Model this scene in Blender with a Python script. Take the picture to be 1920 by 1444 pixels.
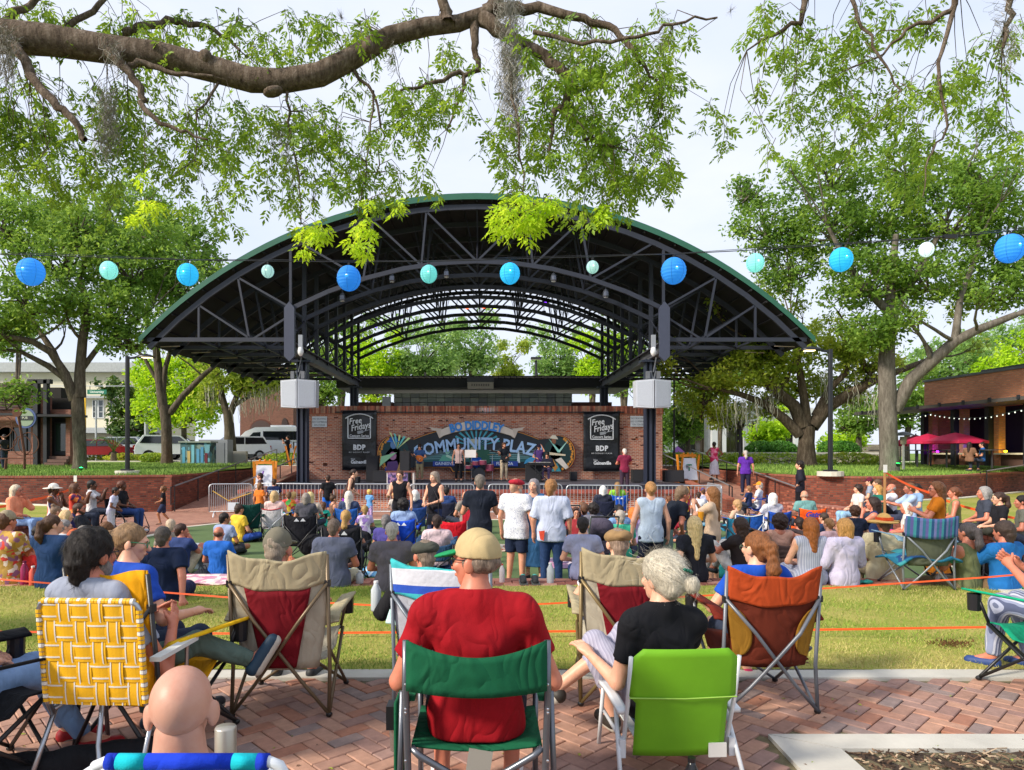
import bpy,math,random
import numpy as np
from mathutils import Vector,Matrix,Euler
random.seed(7); rng=np.random.default_rng(7)
PI=math.pi
scene=bpy.context.scene
for o in list(bpy.data.objects):
 bpy.data.objects.remove(o)
COL=scene.collection
# camera
FPX=1280.0
CAMZ=1.64
cam_d=bpy.data.cameras.new('camera')
cam_d.lens=24.0; cam_d.sensor_width=36.0
cam_d.shift_x=(960-912)/1920.0
cam_d.shift_y=(850-722)/1920.0
cam_d.clip_start=0.05; cam_d.clip_end=3000
cam=bpy.data.objects.new('camera',cam_d)
cam.location=(0,0,CAMZ); cam.rotation_euler=(PI/2,0,0)
COL.objects.link(cam); scene.camera=cam
# world, sun, exposure
SUN_EL,SUN_AZ=math.radians(33),math.radians(-118)
world=bpy.data.worlds.new('World'); scene.world=world; world.use_nodes=True
wn=world.node_tree; wn.nodes.clear()
w_out=wn.nodes.new('ShaderNodeOutputWorld'); w_bg=wn.nodes.new('ShaderNodeBackground')
w_sky=wn.nodes.new('ShaderNodeTexSky'); w_sky.sky_type='NISHITA'; w_sky.sun_disc=False
w_sky.sun_elevation=SUN_EL; w_sky.sun_rotation=SUN_AZ
w_tc=wn.nodes.new('ShaderNodeTexCoord'); w_map=wn.nodes.new('ShaderNodeMapping')
w_map.inputs['Scale'].default_value=(1.0,1.0,2.6)
w_no=wn.nodes.new('ShaderNodeTexNoise'); w_no.inputs['Scale'].default_value=2.2
w_no.inputs['Detail'].default_value=7; w_no.inputs['Roughness'].default_value=0.55
w_rmp=wn.nodes.new('ShaderNodeValToRGB')
w_rmp.color_ramp.elements[0].position=0.30; w_rmp.color_ramp.elements[0].color=(5.9,6.6,8.1,1)
w_rmp.color_ramp.elements[1].position=0.66; w_rmp.color_ramp.elements[1].color=(7.3,7.6,8.5,1)
w_mix=wn.nodes.new('ShaderNodeMixRGB'); w_mix.inputs[0].default_value=0.9
wn.links.new(w_tc.outputs['Generated'],w_map.inputs['Vector']); wn.links.new(w_map.outputs[0],w_no.inputs['Vector'])
wn.links.new(w_no.outputs['Fac'],w_rmp.inputs[0])
wn.links.new(w_sky.outputs[0],w_mix.inputs[1]); wn.links.new(w_rmp.outputs[0],w_mix.inputs[2])
wn.links.new(w_mix.outputs[0],w_bg.inputs[0]); w_bg.inputs[1].default_value=0.085
wn.links.new(w_bg.outputs[0],w_out.inputs[0])
sun_d=bpy.data.lights.new('sun','SUN'); sun_d.energy=3.4; sun_d.angle=math.radians(9); sun_d.color=(1.0,0.90,0.76)
sun=bpy.data.objects.new('sun',sun_d); COL.objects.link(sun)
_sd=Vector((math.sin(SUN_AZ)*math.cos(SUN_EL),math.cos(SUN_AZ)*math.cos(SUN_EL),math.sin(SUN_EL)))
sun.rotation_euler=_sd.to_track_quat('Z','Y').to_euler(); sun.location=(-20,-10,30)
vs=scene.view_settings
vs.view_transform='Standard'; vs.look='None'; vs.exposure=0.74; vs.gamma=1.0; vs.use_curve_mapping=False
scene.cycles.max_bounces=8; scene.cycles.transparent_max_bounces=8
scene.cycles.diffuse_bounces=3; scene.cycles.glossy_bounces=3
scene.cycles.use_denoising=True
# helpers
def W(px,py,d):
 return((px-912)/FPX*d,d,CAMZ-(py-850)/FPX*d)
def wx(px,d):return(px-912)/FPX*d
def wz(py,d):return CAMZ-(py-850)/FPX*d
def _lin(c):
 return tuple(x/12.92 if x<=0.04045 else((x+0.055)/1.055)**2.4 for x in c)
def hx(s):
 s=s.lstrip('#'); return _lin(tuple(int(s[i:i+2],16)/255 for i in(0,2,4)))
_MC={}
def new_mat(name):
 m=bpy.data.materials.new(name); m.use_nodes=True
 nt=m.node_tree; b=nt.nodes['Principled BSDF']
 return m,nt,b
def _noise(nt,scale,detail=4,rough=0.55,coord='Object',vec=None,mscale=None):
 n=nt.nodes.new('ShaderNodeTexNoise'); n.inputs['Scale'].default_value=scale
 n.inputs['Detail'].default_value=detail; n.inputs['Roughness'].default_value=rough
 if vec is None:
  tc=nt.nodes.new('ShaderNodeTexCoord'); vec=tc.outputs[coord]
 if mscale:
  mp=nt.nodes.new('ShaderNodeMapping'); mp.inputs['Scale'].default_value=mscale
  nt.links.new(vec,mp.inputs['Vector']); vec=mp.outputs[0]
 nt.links.new(vec,n.inputs['Vector']); return n
def _ramp(nt,fac,stops,interp='LINEAR'):
 r=nt.nodes.new('ShaderNodeValToRGB'); cr=r.color_ramp; cr.interpolation=interp
 while len(cr.elements)<len(stops):cr.elements.new(0.5)
 for e,(p,c)in zip(cr.elements,stops):
  e.position=p; e.color=(c[0],c[1],c[2],1)
 nt.links.new(fac,r.inputs[0]); return r
def _bump(nt,b,h,strength=0.3,dist=0.01):
 bp=nt.nodes.new('ShaderNodeBump'); bp.inputs['Strength'].default_value=strength
 bp.inputs['Distance'].default_value=dist
 nt.links.new(h,bp.inputs['Height']); nt.links.new(bp.outputs[0],b.inputs['Normal']); return bp
def mul(c,k):return tuple(max(0,min(1,x*k))for x in c)
def M(col,rough=0.6,var=0.12,scale=6,bump=0.15,bscale=60,metal=0.0,mscale=None,kind='plain',spec=0.5,bd=0.004):
 """General surface: base colour with a soft mottling and fine relief."""
 if isinstance(col,str):col=hx(col)
 key=(tuple(round(x,3)for x in col),rough,var,scale,bump,bscale,metal,mscale,kind,spec)
 if key in _MC:return _MC[key]
 m,nt,b=new_mat(kind+'_surface')
 n=_noise(nt,scale,5,0.6,mscale=mscale)
 r=_ramp(nt,n.outputs['Fac'],[(0.3,mul(col,1-var)),(0.7,mul(col,1+var))])
 nt.links.new(r.outputs[0],b.inputs['Base Color'])
 b.inputs['Roughness'].default_value=rough; b.inputs['Metallic'].default_value=metal
 b.inputs['Specular IOR Level'].default_value=spec
 if bump>0:
  n2=_noise(nt,bscale,3,0.6,mscale=mscale); h_=n2.outputs['Fac']
  if kind=='cloth':
   n2.inputs['Distortion'].default_value=1.1; n2.inputs['Detail'].default_value=1.5
   m1=nt.nodes.new('ShaderNodeMath'); m1.operation='MULTIPLY_ADD'; m1.inputs[1].default_value=2; m1.inputs[2].default_value=-1; m2=nt.nodes.new('ShaderNodeMath'); m2.operation='ABSOLUTE'; nt.links.new(h_,m1.inputs[0]); nt.links.new(m1.outputs[0],m2.inputs[0])
   n3=_noise(nt,260,2,.5); m3=nt.nodes.new('ShaderNodeMath'); m3.operation='MULTIPLY_ADD'; m3.inputs[1].default_value=.05; nt.links.new(n3.outputs['Fac'],m3.inputs[0]); nt.links.new(m2.outputs[0],m3.inputs[2]); h_=m3.outputs[0]
  _bump(nt,b,h_,bump,bd)
 _MC[key]=m; return m
def cloth(col,**k):
 k.setdefault('rough',0.85); k.setdefault('var',0.13); k.setdefault('scale',9); k.setdefault('bump',0.5)
 k.setdefault('bscale',5.0); k.setdefault('bd',0.05); k.setdefault('mscale',(1.25,1.25,.7)); k.setdefault('spec',0.2)
 return M(col,kind='cloth',**k)
def metal(col='#9a9ca0',rough=0.35,m=0.8):return M(col,rough=rough,var=0.06,bump=0.05,metal=m,kind='metal')
def plastic(col,rough=0.4):return M(col,rough=rough,var=0.04,bump=0.04,kind='plastic')
def skin(col):
 if('skin',col)in _MC:return _MC[('skin',col)]
 c=hx(col); m,nt,b=new_mat('skin')
 n=_noise(nt,16,8,0.7); r=_ramp(nt,n.outputs['Fac'],[(0.34,(c[0]*0.96,c[1]*0.87,c[2]*0.84)),(0.55,c),(0.8,(min(1,c[0]*1.08),c[1]*1.04,c[2]*1.02))])
 nt.links.new(r.outputs[0],b.inputs['Base Color']); b.inputs['Roughness'].default_value=0.45
 b.inputs['Subsurface Weight'].default_value=0.0
 b.inputs['Specular IOR Level'].default_value=0.4
 n2=_noise(nt,60,6,.7); _bump(nt,b,n2.outputs['Fac'],0.25,0.004)
 _MC[('skin',col)]=m; return m
def hairmat(col):
 if('hair',col)in _MC:return _MC[('hair',col)]
 c=hx(col); m,nt,b=new_mat('hair')
 n=_noise(nt,30,5,0.7,mscale=(3.5,3.5,0.45))
 r=_ramp(nt,n.outputs['Fac'],[(0.32,mul(c,0.5)),(0.5,c),(0.7,mul(c,1.55))])
 nt.links.new(r.outputs[0],b.inputs['Base Color']); b.inputs['Roughness'].default_value=0.5
 b.inputs['Specular IOR Level'].default_value=0.35
 _bump(nt,b,n.outputs['Fac'],0.8,0.012)
 _MC[('hair',col)]=m; return m
def multi(cols,scale=14,kind='pattern',voro=True,rough=0.85,base=None):
 """Printed cloth: irregular patches of several dyes."""
 key=(kind,tuple(cols),scale)
 if key in _MC:return _MC[key]
 m,nt,b=new_mat(kind+'_print')
 tc=nt.nodes.new('ShaderNodeTexCoord')
 v=nt.nodes.new('ShaderNodeTexVoronoi'); v.inputs['Scale'].default_value=scale
 nz=_noise(nt,6,3); mx=nt.nodes.new('ShaderNodeMixRGB'); mx.inputs[0].default_value=0.12
 nt.links.new(tc.outputs['Object'],mx.inputs[1]); nt.links.new(nz.outputs['Color'],mx.inputs[2])
 nt.links.new(mx.outputs[0],v.inputs['Vector'])
 sp=nt.nodes.new('ShaderNodeSeparateColor'); nt.links.new(v.outputs['Color'],sp.inputs[0])
 n=len(cols); r=_ramp(nt,sp.outputs[0],[(i/n,hx(c))for i,c in enumerate(cols)],'CONSTANT')
 nt.links.new(r.outputs[0],b.inputs['Base Color']); b.inputs['Roughness'].default_value=rough
 n2=_noise(nt,7,3); _bump(nt,b,n2.outputs['Fac'],0.5,0.03)
 _MC[key]=m; return m
def stripes(cols,freq=14,axis='X',kind='stripe',rough=0.85):
 key=(kind,tuple(cols),freq,axis)
 if key in _MC:return _MC[key]
 m,nt,b=new_mat(kind+'_cloth')
 tc=nt.nodes.new('ShaderNodeTexCoord'); s=nt.nodes.new('ShaderNodeSeparateXYZ')
 nt.links.new(tc.outputs['Object'],s.inputs[0])
 ma=nt.nodes.new('ShaderNodeMath'); ma.operation='MULTIPLY'; ma.inputs[1].default_value=freq
 nt.links.new(s.outputs[axis],ma.inputs[0])
 fr=nt.nodes.new('ShaderNodeMath'); fr.operation='FRACT'; nt.links.new(ma.outputs[0],fr.inputs[0])
 n=len(cols); r=_ramp(nt,fr.outputs[0],[(i/n,hx(c))for i,c in enumerate(cols)],'CONSTANT')
 nt.links.new(r.outputs[0],b.inputs['Base Color']); b.inputs['Roughness'].default_value=rough
 n2=_noise(nt,7,3); _bump(nt,b,n2.outputs['Fac'],0.5,0.03)
 _MC[key]=m; return m
def glow(col,strength=1.0,base=None):
 key=('glow',col,strength)
 if key in _MC:return _MC[key]
 m,nt,b=new_mat('lit_surface'); c=hx(col)
 b.inputs['Base Color'].default_value=(*c,1); b.inputs['Emission Color'].default_value=(*c,1)
 b.inputs['Emission Strength'].default_value=strength; b.inputs['Roughness'].default_value=0.5
 _MC[key]=m; return m
def glass(col='#20262a',rough=0.08):
 key=('glass',col)
 if key in _MC:return _MC[key]
 m,nt,b=new_mat('window_glass'); b.inputs['Base Color'].default_value=(*hx(col),1)
 b.inputs['Roughness'].default_value=rough; b.inputs['Specular IOR Level'].default_value=0.9
 _MC[key]=m; return m
def brickmat(cols,mortar='#8f8378',bw=0.21,bh=0.075,key=None,rough=0.85,mort=0.01,horiz=False,stain=0.25,bump=0.6):
 """Brick courses laid along any upright wall (or flat paving when horiz)."""
 k=('brick',tuple(cols),mortar,bw,bh,horiz)
 if k in _MC:return _MC[k]
 m,nt,b=new_mat('brick_courses')
 g=nt.nodes.new('ShaderNodeNewGeometry')
 s=nt.nodes.new('ShaderNodeSeparateXYZ'); nt.links.new(g.outputs['Position'],s.inputs[0])
 cb=nt.nodes.new('ShaderNodeCombineXYZ')
 if horiz:
  nt.links.new(s.outputs['X'],cb.inputs[0]); nt.links.new(s.outputs['Y'],cb.inputs[1])
 else:
  cr=nt.nodes.new('ShaderNodeVectorMath'); cr.operation='CROSS_PRODUCT'
  nt.links.new(g.outputs['True Normal'],cr.inputs[0]); cr.inputs[1].default_value=(0,0,1)
  dt=nt.nodes.new('ShaderNodeVectorMath'); dt.operation='DOT_PRODUCT'
  nt.links.new(g.outputs['Position'],dt.inputs[0]); nt.links.new(cr.outputs[0],dt.inputs[1])
  nt.links.new(dt.outputs['Value'],cb.inputs[0]); nt.links.new(s.outputs['Z'],cb.inputs[1])
 br=nt.nodes.new('ShaderNodeTexBrick'); nt.links.new(cb.outputs[0],br.inputs['Vector'])
 br.inputs['Scale'].default_value=1.0; br.inputs['Brick Width'].default_value=bw; br.inputs['Row Height'].default_value=bh
 br.inputs['Mortar Size'].default_value=mort; br.inputs['Mortar Smooth'].default_value=0.2; br.inputs['Bias'].default_value=0.0
 br.inputs['Color1'].default_value=(0,0,0,1); br.inputs['Color2'].default_value=(1,1,1,1); br.inputs['Mortar'].default_value=(0.5,0.5,0.5,1)
 n=len(cols); r=_ramp(nt,br.outputs['Color'],[(i/max(1,n-1),hx(c))for i,c in enumerate(cols)])
 nz=_noise(nt,1.3,5,0.65,vec=g.outputs['Position']); rs=_ramp(nt,nz.outputs['Fac'],[(0.3,(1-stain,)*3),(0.6,(1,1,1))])
 nz2=_noise(nt,40,4,0.7,vec=g.outputs['Position']); rs2=_ramp(nt,nz2.outputs['Fac'],[(0.3,(0.75,)*3),(0.7,(1.15,1.15,1.15))])
 m1=nt.nodes.new('ShaderNodeMixRGB'); m1.blend_type='MULTIPLY'; m1.inputs[0].default_value=1
 nt.links.new(r.outputs[0],m1.inputs[1]); nt.links.new(rs.outputs[0],m1.inputs[2])
 m3=nt.nodes.new('ShaderNodeMixRGB'); m3.blend_type='MULTIPLY'; m3.inputs[0].default_value=1
 nt.links.new(m1.outputs[0],m3.inputs[1]); nt.links.new(rs2.outputs[0],m3.inputs[2])
 m2=nt.nodes.new('ShaderNodeMixRGB'); nt.links.new(br.outputs['Fac'],m2.inputs[0])
 nt.links.new(m3.outputs[0],m2.inputs[1]); m2.inputs[2].default_value=(*hx(mortar),1)
 nt.links.new(m2.outputs[0],b.inputs['Base Color']); b.inputs['Roughness'].default_value=rough
 iv=nt.nodes.new('ShaderNodeMath'); iv.operation='SUBTRACT'; iv.inputs[0].default_value=1; nt.links.new(br.outputs['Fac'],iv.inputs[1])
 _bump(nt,b,iv.outputs[0],bump,0.008)
 _MC[k]=m; return m
class MB:
 """Collects shapes and links them as one mesh object."""
 def __init__(s):s.v=[]; s.f=[]; s.m=[]
 def add(s,vs,fs,mi=0):
  o=len(s.v); s.v+=[tuple(x)for x in vs]
  for f in fs:s.f.append(tuple(i+o for i in f)); s.m.append(mi)
  return s
 def box(s,c,sz,rz=0,mi=0,rot=None,taper=1.0):
  x,y,z=sz[0]/2,sz[1]/2,sz[2]/2
  P=[(-x,-y,-z),(x,-y,-z),(x,y,-z),(-x,y,-z),(-x*taper,-y*taper,z),(x*taper,-y*taper,z),(x*taper,y*taper,z),(-x*taper,y*taper,z)]
  R=rot if rot is not None else Matrix.Rotation(rz,3,'Z')
  C=Vector(c); P=[R@Vector(p)+C for p in P]
  return s.add(P,[(0,3,2,1),(4,5,6,7),(0,1,5,4),(1,2,6,5),(2,3,7,6),(3,0,4,7)],mi)
 def bar(s,p,q,w=0.05,h=None,mi=0,up=(0,0,1)):
  p,q=Vector(p),Vector(q); d=q-p; L=d.length
  if L<1e-6:return s
  d/=L; u=Vector(up)
  if abs(d.dot(u))>0.99:u=Vector((0,1,0))
  x=d.cross(u).normalized(); z=x.cross(d)
  R=Matrix((x,d,z)).transposed()
  return s.box((p+q)/2,(w,L,h or w),rot=R,mi=mi)
 def tube(s,pts,r,n=6,cap=True,mi=0):
  pts=[Vector(p)for p in pts]; N=len(pts)
  rr=r if isinstance(r,(list,tuple))else[r]*N
  up=None; rings=[]
  for i,p in enumerate(pts):
   t=(pts[min(i+1,N-1)]-pts[max(i-1,0)])
   if t.length<1e-9:t=Vector((0,0,1))
   t.normalize()
   if up is None:
    up=Vector((0,0,1))if abs(t.z)<0.9 else Vector((1,0,0))
   x=t.cross(up)
   if x.length<1e-4:x=t.orthogonal()
   x.normalize(); up=x.cross(t).normalized()
   rings.append([p+(x*math.cos(a)+up*math.sin(a))*rr[i]for a in[2*PI*k/n for k in range(n)]])
  V=[v for g in rings for v in g]; F=[]
  for i in range(N-1):
   for k in range(n):
    a,b=i*n+k,i*n+(k+1)%n
    F.append((a,b,b+n,a+n))
  if cap:
   F.append(tuple(range(n-1,-1,-1))); F.append(tuple((N-1)*n+k for k in range(n)))
  return s.add(V,F,mi)
 def lathe(s,prof,c=(0,0,0),n=12,mi=0,rot=None):
  V=[]; F=[]; C=Vector(c)
  for r,z in prof:
   for k in range(n):
    a=2*PI*k/n; p=Vector((r*math.cos(a),r*math.sin(a),z))
    V.append((rot@p if rot is not None else p)+C)
  for i in range(len(prof)-1):
   for k in range(n):
    a,b=i*n+k,i*n+(k+1)%n; F.append((a,b,b+n,a+n))
  F.append(tuple(range(n-1,-1,-1))); F.append(tuple((len(prof)-1)*n+k for k in range(n)))
  return s.add(V,F,mi)
 def ell(s,c,r,n=10,m=6,mi=0,rot=None):
  prof=[(math.sin(PI*j/m),-math.cos(PI*j/m))for j in range(m+1)]
  V=[]; F=[]; C=Vector(c)
  for a_,z_ in prof:
   for k in range(n):
    a=2*PI*k/n; p=Vector((a_*math.cos(a)*r[0],a_*math.sin(a)*r[1],z_*r[2]))
    V.append((rot@p if rot is not None else p)+C)
  for i in range(m):
   for k in range(n):
    a,b=i*n+k,i*n+(k+1)%n; F.append((a,b,b+n,a+n))
  return s.add(V,F,mi)
 def prism(s,poly,y0,y1,mi=0):
  """Outline in x,z pushed from y0 to y1."""
  n=len(poly); V=[(x,y0,z)for x,z in poly]+[(x,y1,z)for x,z in poly]
  F=[tuple(range(n)),tuple(range(2*n-1,n-1,-1))]+[(i,i+n,(i+1)%n+n,(i+1)%n)for i in range(n)]
  return s.add(V,F,mi)
 def slab(s,poly,z0,z1,mi=0):
  """Outline in x,y raised from z0 to z1."""
  n=len(poly); V=[(x,y,z0)for x,y in poly]+[(x,y,z1)for x,y in poly]
  F=[tuple(range(n-1,-1,-1)),tuple(range(n,2*n))]+[(i,(i+1)%n,(i+1)%n+n,i+n)for i in range(n)]
  return s.add(V,F,mi)
 def grid(s,P,mi=0,thick=0):
  """P[i][j] points; a cloth sheet with a little thickness."""
  a=len(P); b=len(P[0]); V=[Vector(p)for row in P for p in row]; F=[]
  for i in range(a-1):
   for j in range(b-1):F.append((i*b+j,(i+1)*b+j,(i+1)*b+j+1,i*b+j+1))
  if thick:
   nr=[]
   for i in range(a):
    for j in range(b):
     u=Vector(P[min(i+1,a-1)][j])-Vector(P[max(i-1,0)][j]); w=Vector(P[i][min(j+1,b-1)])-Vector(P[i][max(j-1,0)])
     c=u.cross(w); nr.append(c.normalized()if c.length>1e-9 else Vector((0,1,0)))
   n0=len(V); V+=[V[i]-nr[i]*thick for i in range(n0)]
   F+=[tuple(i+n0 for i in reversed(f))for f in list(F)]
   rim=[j for j in range(b)]+[i*b+b-1 for i in range(1,a)]+[(a-1)*b+j for j in range(b-2,-1,-1)]+[i*b for i in range(a-2,0,-1)]
   for k in range(len(rim)):
    p,q=rim[k],rim[(k+1)%len(rim)]; F.append((p,q,q+n0,p+n0))
  return s.add(V,F,mi)
 def build(s,name,mats,parent=None,smooth=False,w=False,**props):
  if w and parent is not None:
   L=Vector((0,0,0)); p=parent
   while p is not None:L+=p.location; p=p.parent
   V=[(x-L.x,y-L.y,z-L.z)for x,y,z in s.v]
  else:V=s.v
  me=bpy.data.meshes.new(name); me.from_pydata(V,[],s.f)
  if not isinstance(mats,(list,tuple)):mats=[mats]
  for m in mats:me.materials.append(m)
  if len(mats)>1:me.polygons.foreach_set('material_index',s.m)
  if smooth:me.polygons.foreach_set('use_smooth',[True]*len(s.f))
  me.update()
  o=bpy.data.objects.new(name,me); COL.objects.link(o)
  if parent is not None:o.parent=parent
  for k,v in props.items():o[k]=v
  return o
def mesh_np(name,V,F,mats,parent=None,smooth=True,mi=None,w=False,**props):
 """V (n,3) float, F (m,k) int: one mesh object."""
 V=np.asarray(V,dtype=np.float32); F=np.asarray(F,dtype=np.int32)
 if w and parent is not None:
  L=np.zeros(3,np.float32); p=parent
  while p is not None:L+=np.array(p.location,np.float32); p=p.parent
  V=V-L
 me=bpy.data.meshes.new(name); k=F.shape[1]
 me.vertices.add(len(V)); me.vertices.foreach_set('co',V.ravel())
 me.loops.add(F.size); me.loops.foreach_set('vertex_index',F.ravel())
 me.polygons.add(len(F)); me.polygons.foreach_set('loop_start',np.arange(0,F.size,k,dtype=np.int32))
 me.polygons.foreach_set('loop_total',np.full(len(F),k,np.int32))
 if not isinstance(mats,(list,tuple)):mats=[mats]
 for m in mats:me.materials.append(m)
 if mi is not None:me.polygons.foreach_set('material_index',np.asarray(mi,np.int32))
 me.polygons.foreach_set('use_smooth',np.full(len(F),smooth,bool))
 me.update(calc_edges=True)
 o=bpy.data.objects.new(name,me); COL.objects.link(o)
 if parent is not None:o.parent=parent
 for kk,v in props.items():o[kk]=v
 return o
def thing(name,label,cat,loc=(0,0,0),rz=0,group=None):
 o=bpy.data.objects.new(name,None); COL.objects.link(o); o.empty_display_size=0.1
 o.location=loc; o.rotation_euler=(0,0,rz); o['label']=label; o['category']=cat
 if group:o['group']=group
 return o
def tag(o,label,cat,group=None):
 o['label']=label; o['category']=cat
 if group:o['group']=group
 return o
def dup(root,loc,rz,label,group=None):
 r=root.copy(); COL.objects.link(r); r.location=loc; r.rotation_euler=(0,0,rz); r['label']=label
 if group:r['group']=group
 for ch in list(root.children):
  c=ch.copy(); COL.objects.link(c); c.parent=r
  for g in ch.children:
   d=g.copy(); COL.objects.link(d); d.parent=c
 return r
_CHK={}
def clone(o,name,parent,loc=None,rot=None):
 c=o.copy(); c.name=name; COL.objects.link(c); c.parent=parent
 if loc is not None:c.location=loc
 if rot is not None:c.rotation_euler=rot
 return c
def text_mesh(s,size,mat,parent,name,loc,rot=(PI/2,0,0),extrude=0.004,shear=0,space=1.0,bold=0.0,xscale=1.0,arc=None,align='CENTER'):
 """Lettering as a flat raised mesh; arc bends it along a circle of that radius."""
 cu=bpy.data.curves.new('lettering','FONT'); cu.body=s; cu.size=size; cu.extrude=extrude; cu.shear=shear
 cu.align_x=align; cu.align_y='CENTER'; cu.space_character=space; cu.offset=bold; cu.resolution_u=2
 to=bpy.data.objects.new('lettering',cu); COL.objects.link(to)
 dg=bpy.context.evaluated_depsgraph_get(); me=bpy.data.meshes.new_from_object(to.evaluated_get(dg))
 bpy.data.objects.remove(to); bpy.data.curves.remove(cu)
 for v in me.vertices:
  x=v.co.x*xscale; y=v.co.y
  if arc:a=x/arc; v.co.x=math.sin(a)*(arc+y); v.co.y=math.cos(a)*(arc+y)-arc
  else:v.co.x=x
 me.materials.clear(); me.materials.append(mat)
 o=bpy.data.objects.new(name,me); COL.objects.link(o); o.parent=parent; o.location=loc; o.rotation_euler=rot
 return o
 # the ground and terraces
def concrete(col='#b9b6ad',s=2.0):return M(col,rough=0.85,var=0.14,scale=s,bump=0.3,bscale=90,kind='concrete')
def struct(o):o['kind']='structure'; return o
def grassmat(cols,scale=1.0,fine=60):
 m,nt,b=new_mat('grass_ground'); g=nt.nodes.new('ShaderNodeNewGeometry')
 n=_noise(nt,scale,6,0.65,vec=g.outputs['Position']); n2=_noise(nt,fine,3,0.7,vec=g.outputs['Position'])
 mx=nt.nodes.new('ShaderNodeMixRGB'); mx.inputs[0].default_value=0.42
 nt.links.new(n.outputs['Fac'],mx.inputs[1]); nt.links.new(n2.outputs['Fac'],mx.inputs[2])
 k=len(cols); r=_ramp(nt,mx.outputs[0],[(0.3+0.4*i/(k-1),hx(c))for i,c in enumerate(cols)])
 nt.links.new(r.outputs[0],b.inputs['Base Color']); b.inputs['Roughness'].default_value=0.9
 b.inputs['Specular IOR Level'].default_value=0.15
 _bump(nt,b,n2.outputs['Fac'],0.8,0.03); return m
M_BANK=grassmat(['#4a5a26','#66802f','#839c42'],0.8,25)
M_LAWN=grassmat(['#6d7a30','#86903c','#a39a55','#b3a868'],0.9,30)
M_TURF=M('#50663a',rough=0.9,var=0.12,scale=1.5,bump=0.5,bscale=160,kind='turf')
M_PAVE=brickmat(['#8d5748','#a26a58','#b07a66','#99604f'],'#9a8474',0.2,0.1,horiz=True,stain=0.18,bump=0.3)
RED=['#5e2a1f','#7d3a29','#944a34','#6c3022','#a65a40']
M_BRICK_RET=brickmat(RED,'#5d463b',0.21,0.075,stain=0.35)
M_BRICK_STAGE=brickmat(['#98543f','#b5684e','#cc7d5c','#a55c47','#d89270'],'#c4b4a6',0.21,0.075,stain=0.2)
M_CONC=concrete(); M_CONC2=concrete('#c9c4b6')
M_SOIL=M('#3a2c22',rough=0.95,var=0.3,scale=12,bump=0.8,bscale=60,kind='soil')
M_ASPH=M('#5a5a5a',rough=0.9,var=0.1,scale=3,bump=0.3,bscale=80,kind='asphalt')
# one base sheet out to the horizon, sunk well below the plaza
g=MB(); g.slab([(-900,-300),(900,-300),(900,2200),(-900,2200)],-1.2,-0.9)
struct(g.build('ground',M_BANK))
# raised surroundings beyond the retaining walls
TOPZ=0.86
def bankz(x,y):
 """Height of the grass banks: rises gently away from the bowl."""
 return TOPZ+min(0.30,max(0,(y-24)*0.03))
def smooth_line(P,n=6):
 out=[]
 for i in range(len(P)-1):
  a,b,c,d=P[max(i-1,0)],P[i],P[i+1],P[min(i+2,len(P)-1)]
  for k in range(n):
   t=k/n; out.append(tuple(.5*(2*b[j]+(c[j]-a[j])*t+(2*a[j]-5*b[j]+4*c[j]-d[j])*t*t+(3*b[j]-a[j]-3*c[j]+d[j])*t**3)for j in(0,1)))
 return out+[P[-1]]
RET_L=[(-60,21.0),(-30,22.2)]+smooth_line([(-19.5,23.2),(-14.5,23.6),(-11.3,24.6)])
RET_R=smooth_line([(10.9,23.9),(13.0,22.9),(16.5,24.2),(21.5,28.0),(30,33)])+[(60,50)]
def wall_along(name,pts,z0f,z1f,th,mat,cop=None,side=1,label=None,cat='wall',capmat=None):
 """An upright wall following a polyline, with a coping course a little proud."""
 t=thing(name,label,cat,(pts[len(pts)//2][0],pts[len(pts)//2][1],0))if label else None
 m=MB(); c=MB(); n=len(pts); nm=[]
 for i in range(n):
  a=Vector(pts[max(i-1,0)]); b=Vector(pts[min(i+1,n-1)]); d=(b-a).normalized(); nm.append(Vector((-d.y,d.x))*side)
 for i in range(n-1):
  p,q=Vector(pts[i]),Vector(pts[i+1]); P,Q=p+nm[i]*th,q+nm[i+1]*th
  za,zb,ya,yb=z0f(*p),z0f(*q),z1f(*p),z1f(*q)
  V=[(p.x,p.y,za),(q.x,q.y,zb),(Q.x,Q.y,zb),(P.x,P.y,za),(p.x,p.y,ya),(q.x,q.y,yb),(Q.x,Q.y,yb),(P.x,P.y,ya)]
  fs=[(4,5,6,7),(0,1,5,4),(2,3,7,6)]+([(3,0,4,7)]if i==0 else[])+([(1,2,6,5)]if i==n-2 else[])
  m.add(V,fs)
  e=0.02; p2,q2,P2,Q2=p-nm[i]*e,q-nm[i+1]*e,P+nm[i]*e,Q+nm[i+1]*e
  V=[(p2.x,p2.y,ya+0.003),(q2.x,q2.y,yb+0.003),(Q2.x,Q2.y,yb+0.003),(P2.x,P2.y,ya+0.003),(p2.x,p2.y,ya+0.07),(q2.x,q2.y,yb+0.07),(Q2.x,Q2.y,yb+0.07),(P2.x,P2.y,ya+0.07)]
  c.add(V,[(0,3,2,1),(4,5,6,7),(0,1,5,4),(2,3,7,6)]+([(3,0,4,7)]if i==0 else[])+([(1,2,6,5)]if i==n-2 else[]))
 a=m.build('brickwork',mat,t,w=True); b=c.build('coping',capmat or mat,t,w=True)
 return t
M_COP=brickmat(['#8a4a38','#a3604a','#93523e'],'#7a6354',0.11,0.3,stain=0.2)
wall_along('retaining_wall',RET_L,lambda x,y:-0.9,lambda x,y:TOPZ-0.07,0.3,M_BRICK_RET,side=1,label='long red brick retaining wall below the grass bank, behind the wheelchair and the sun hat',capmat=M_COP)
wall_along('retaining_wall',RET_R,lambda x,y:-0.9,lambda x,y:TOPZ-0.07,0.3,M_BRICK_RET,side=1,label='curved sunlit red brick retaining wall below the bank with the pink umbrellas',capmat=M_COP)
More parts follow.
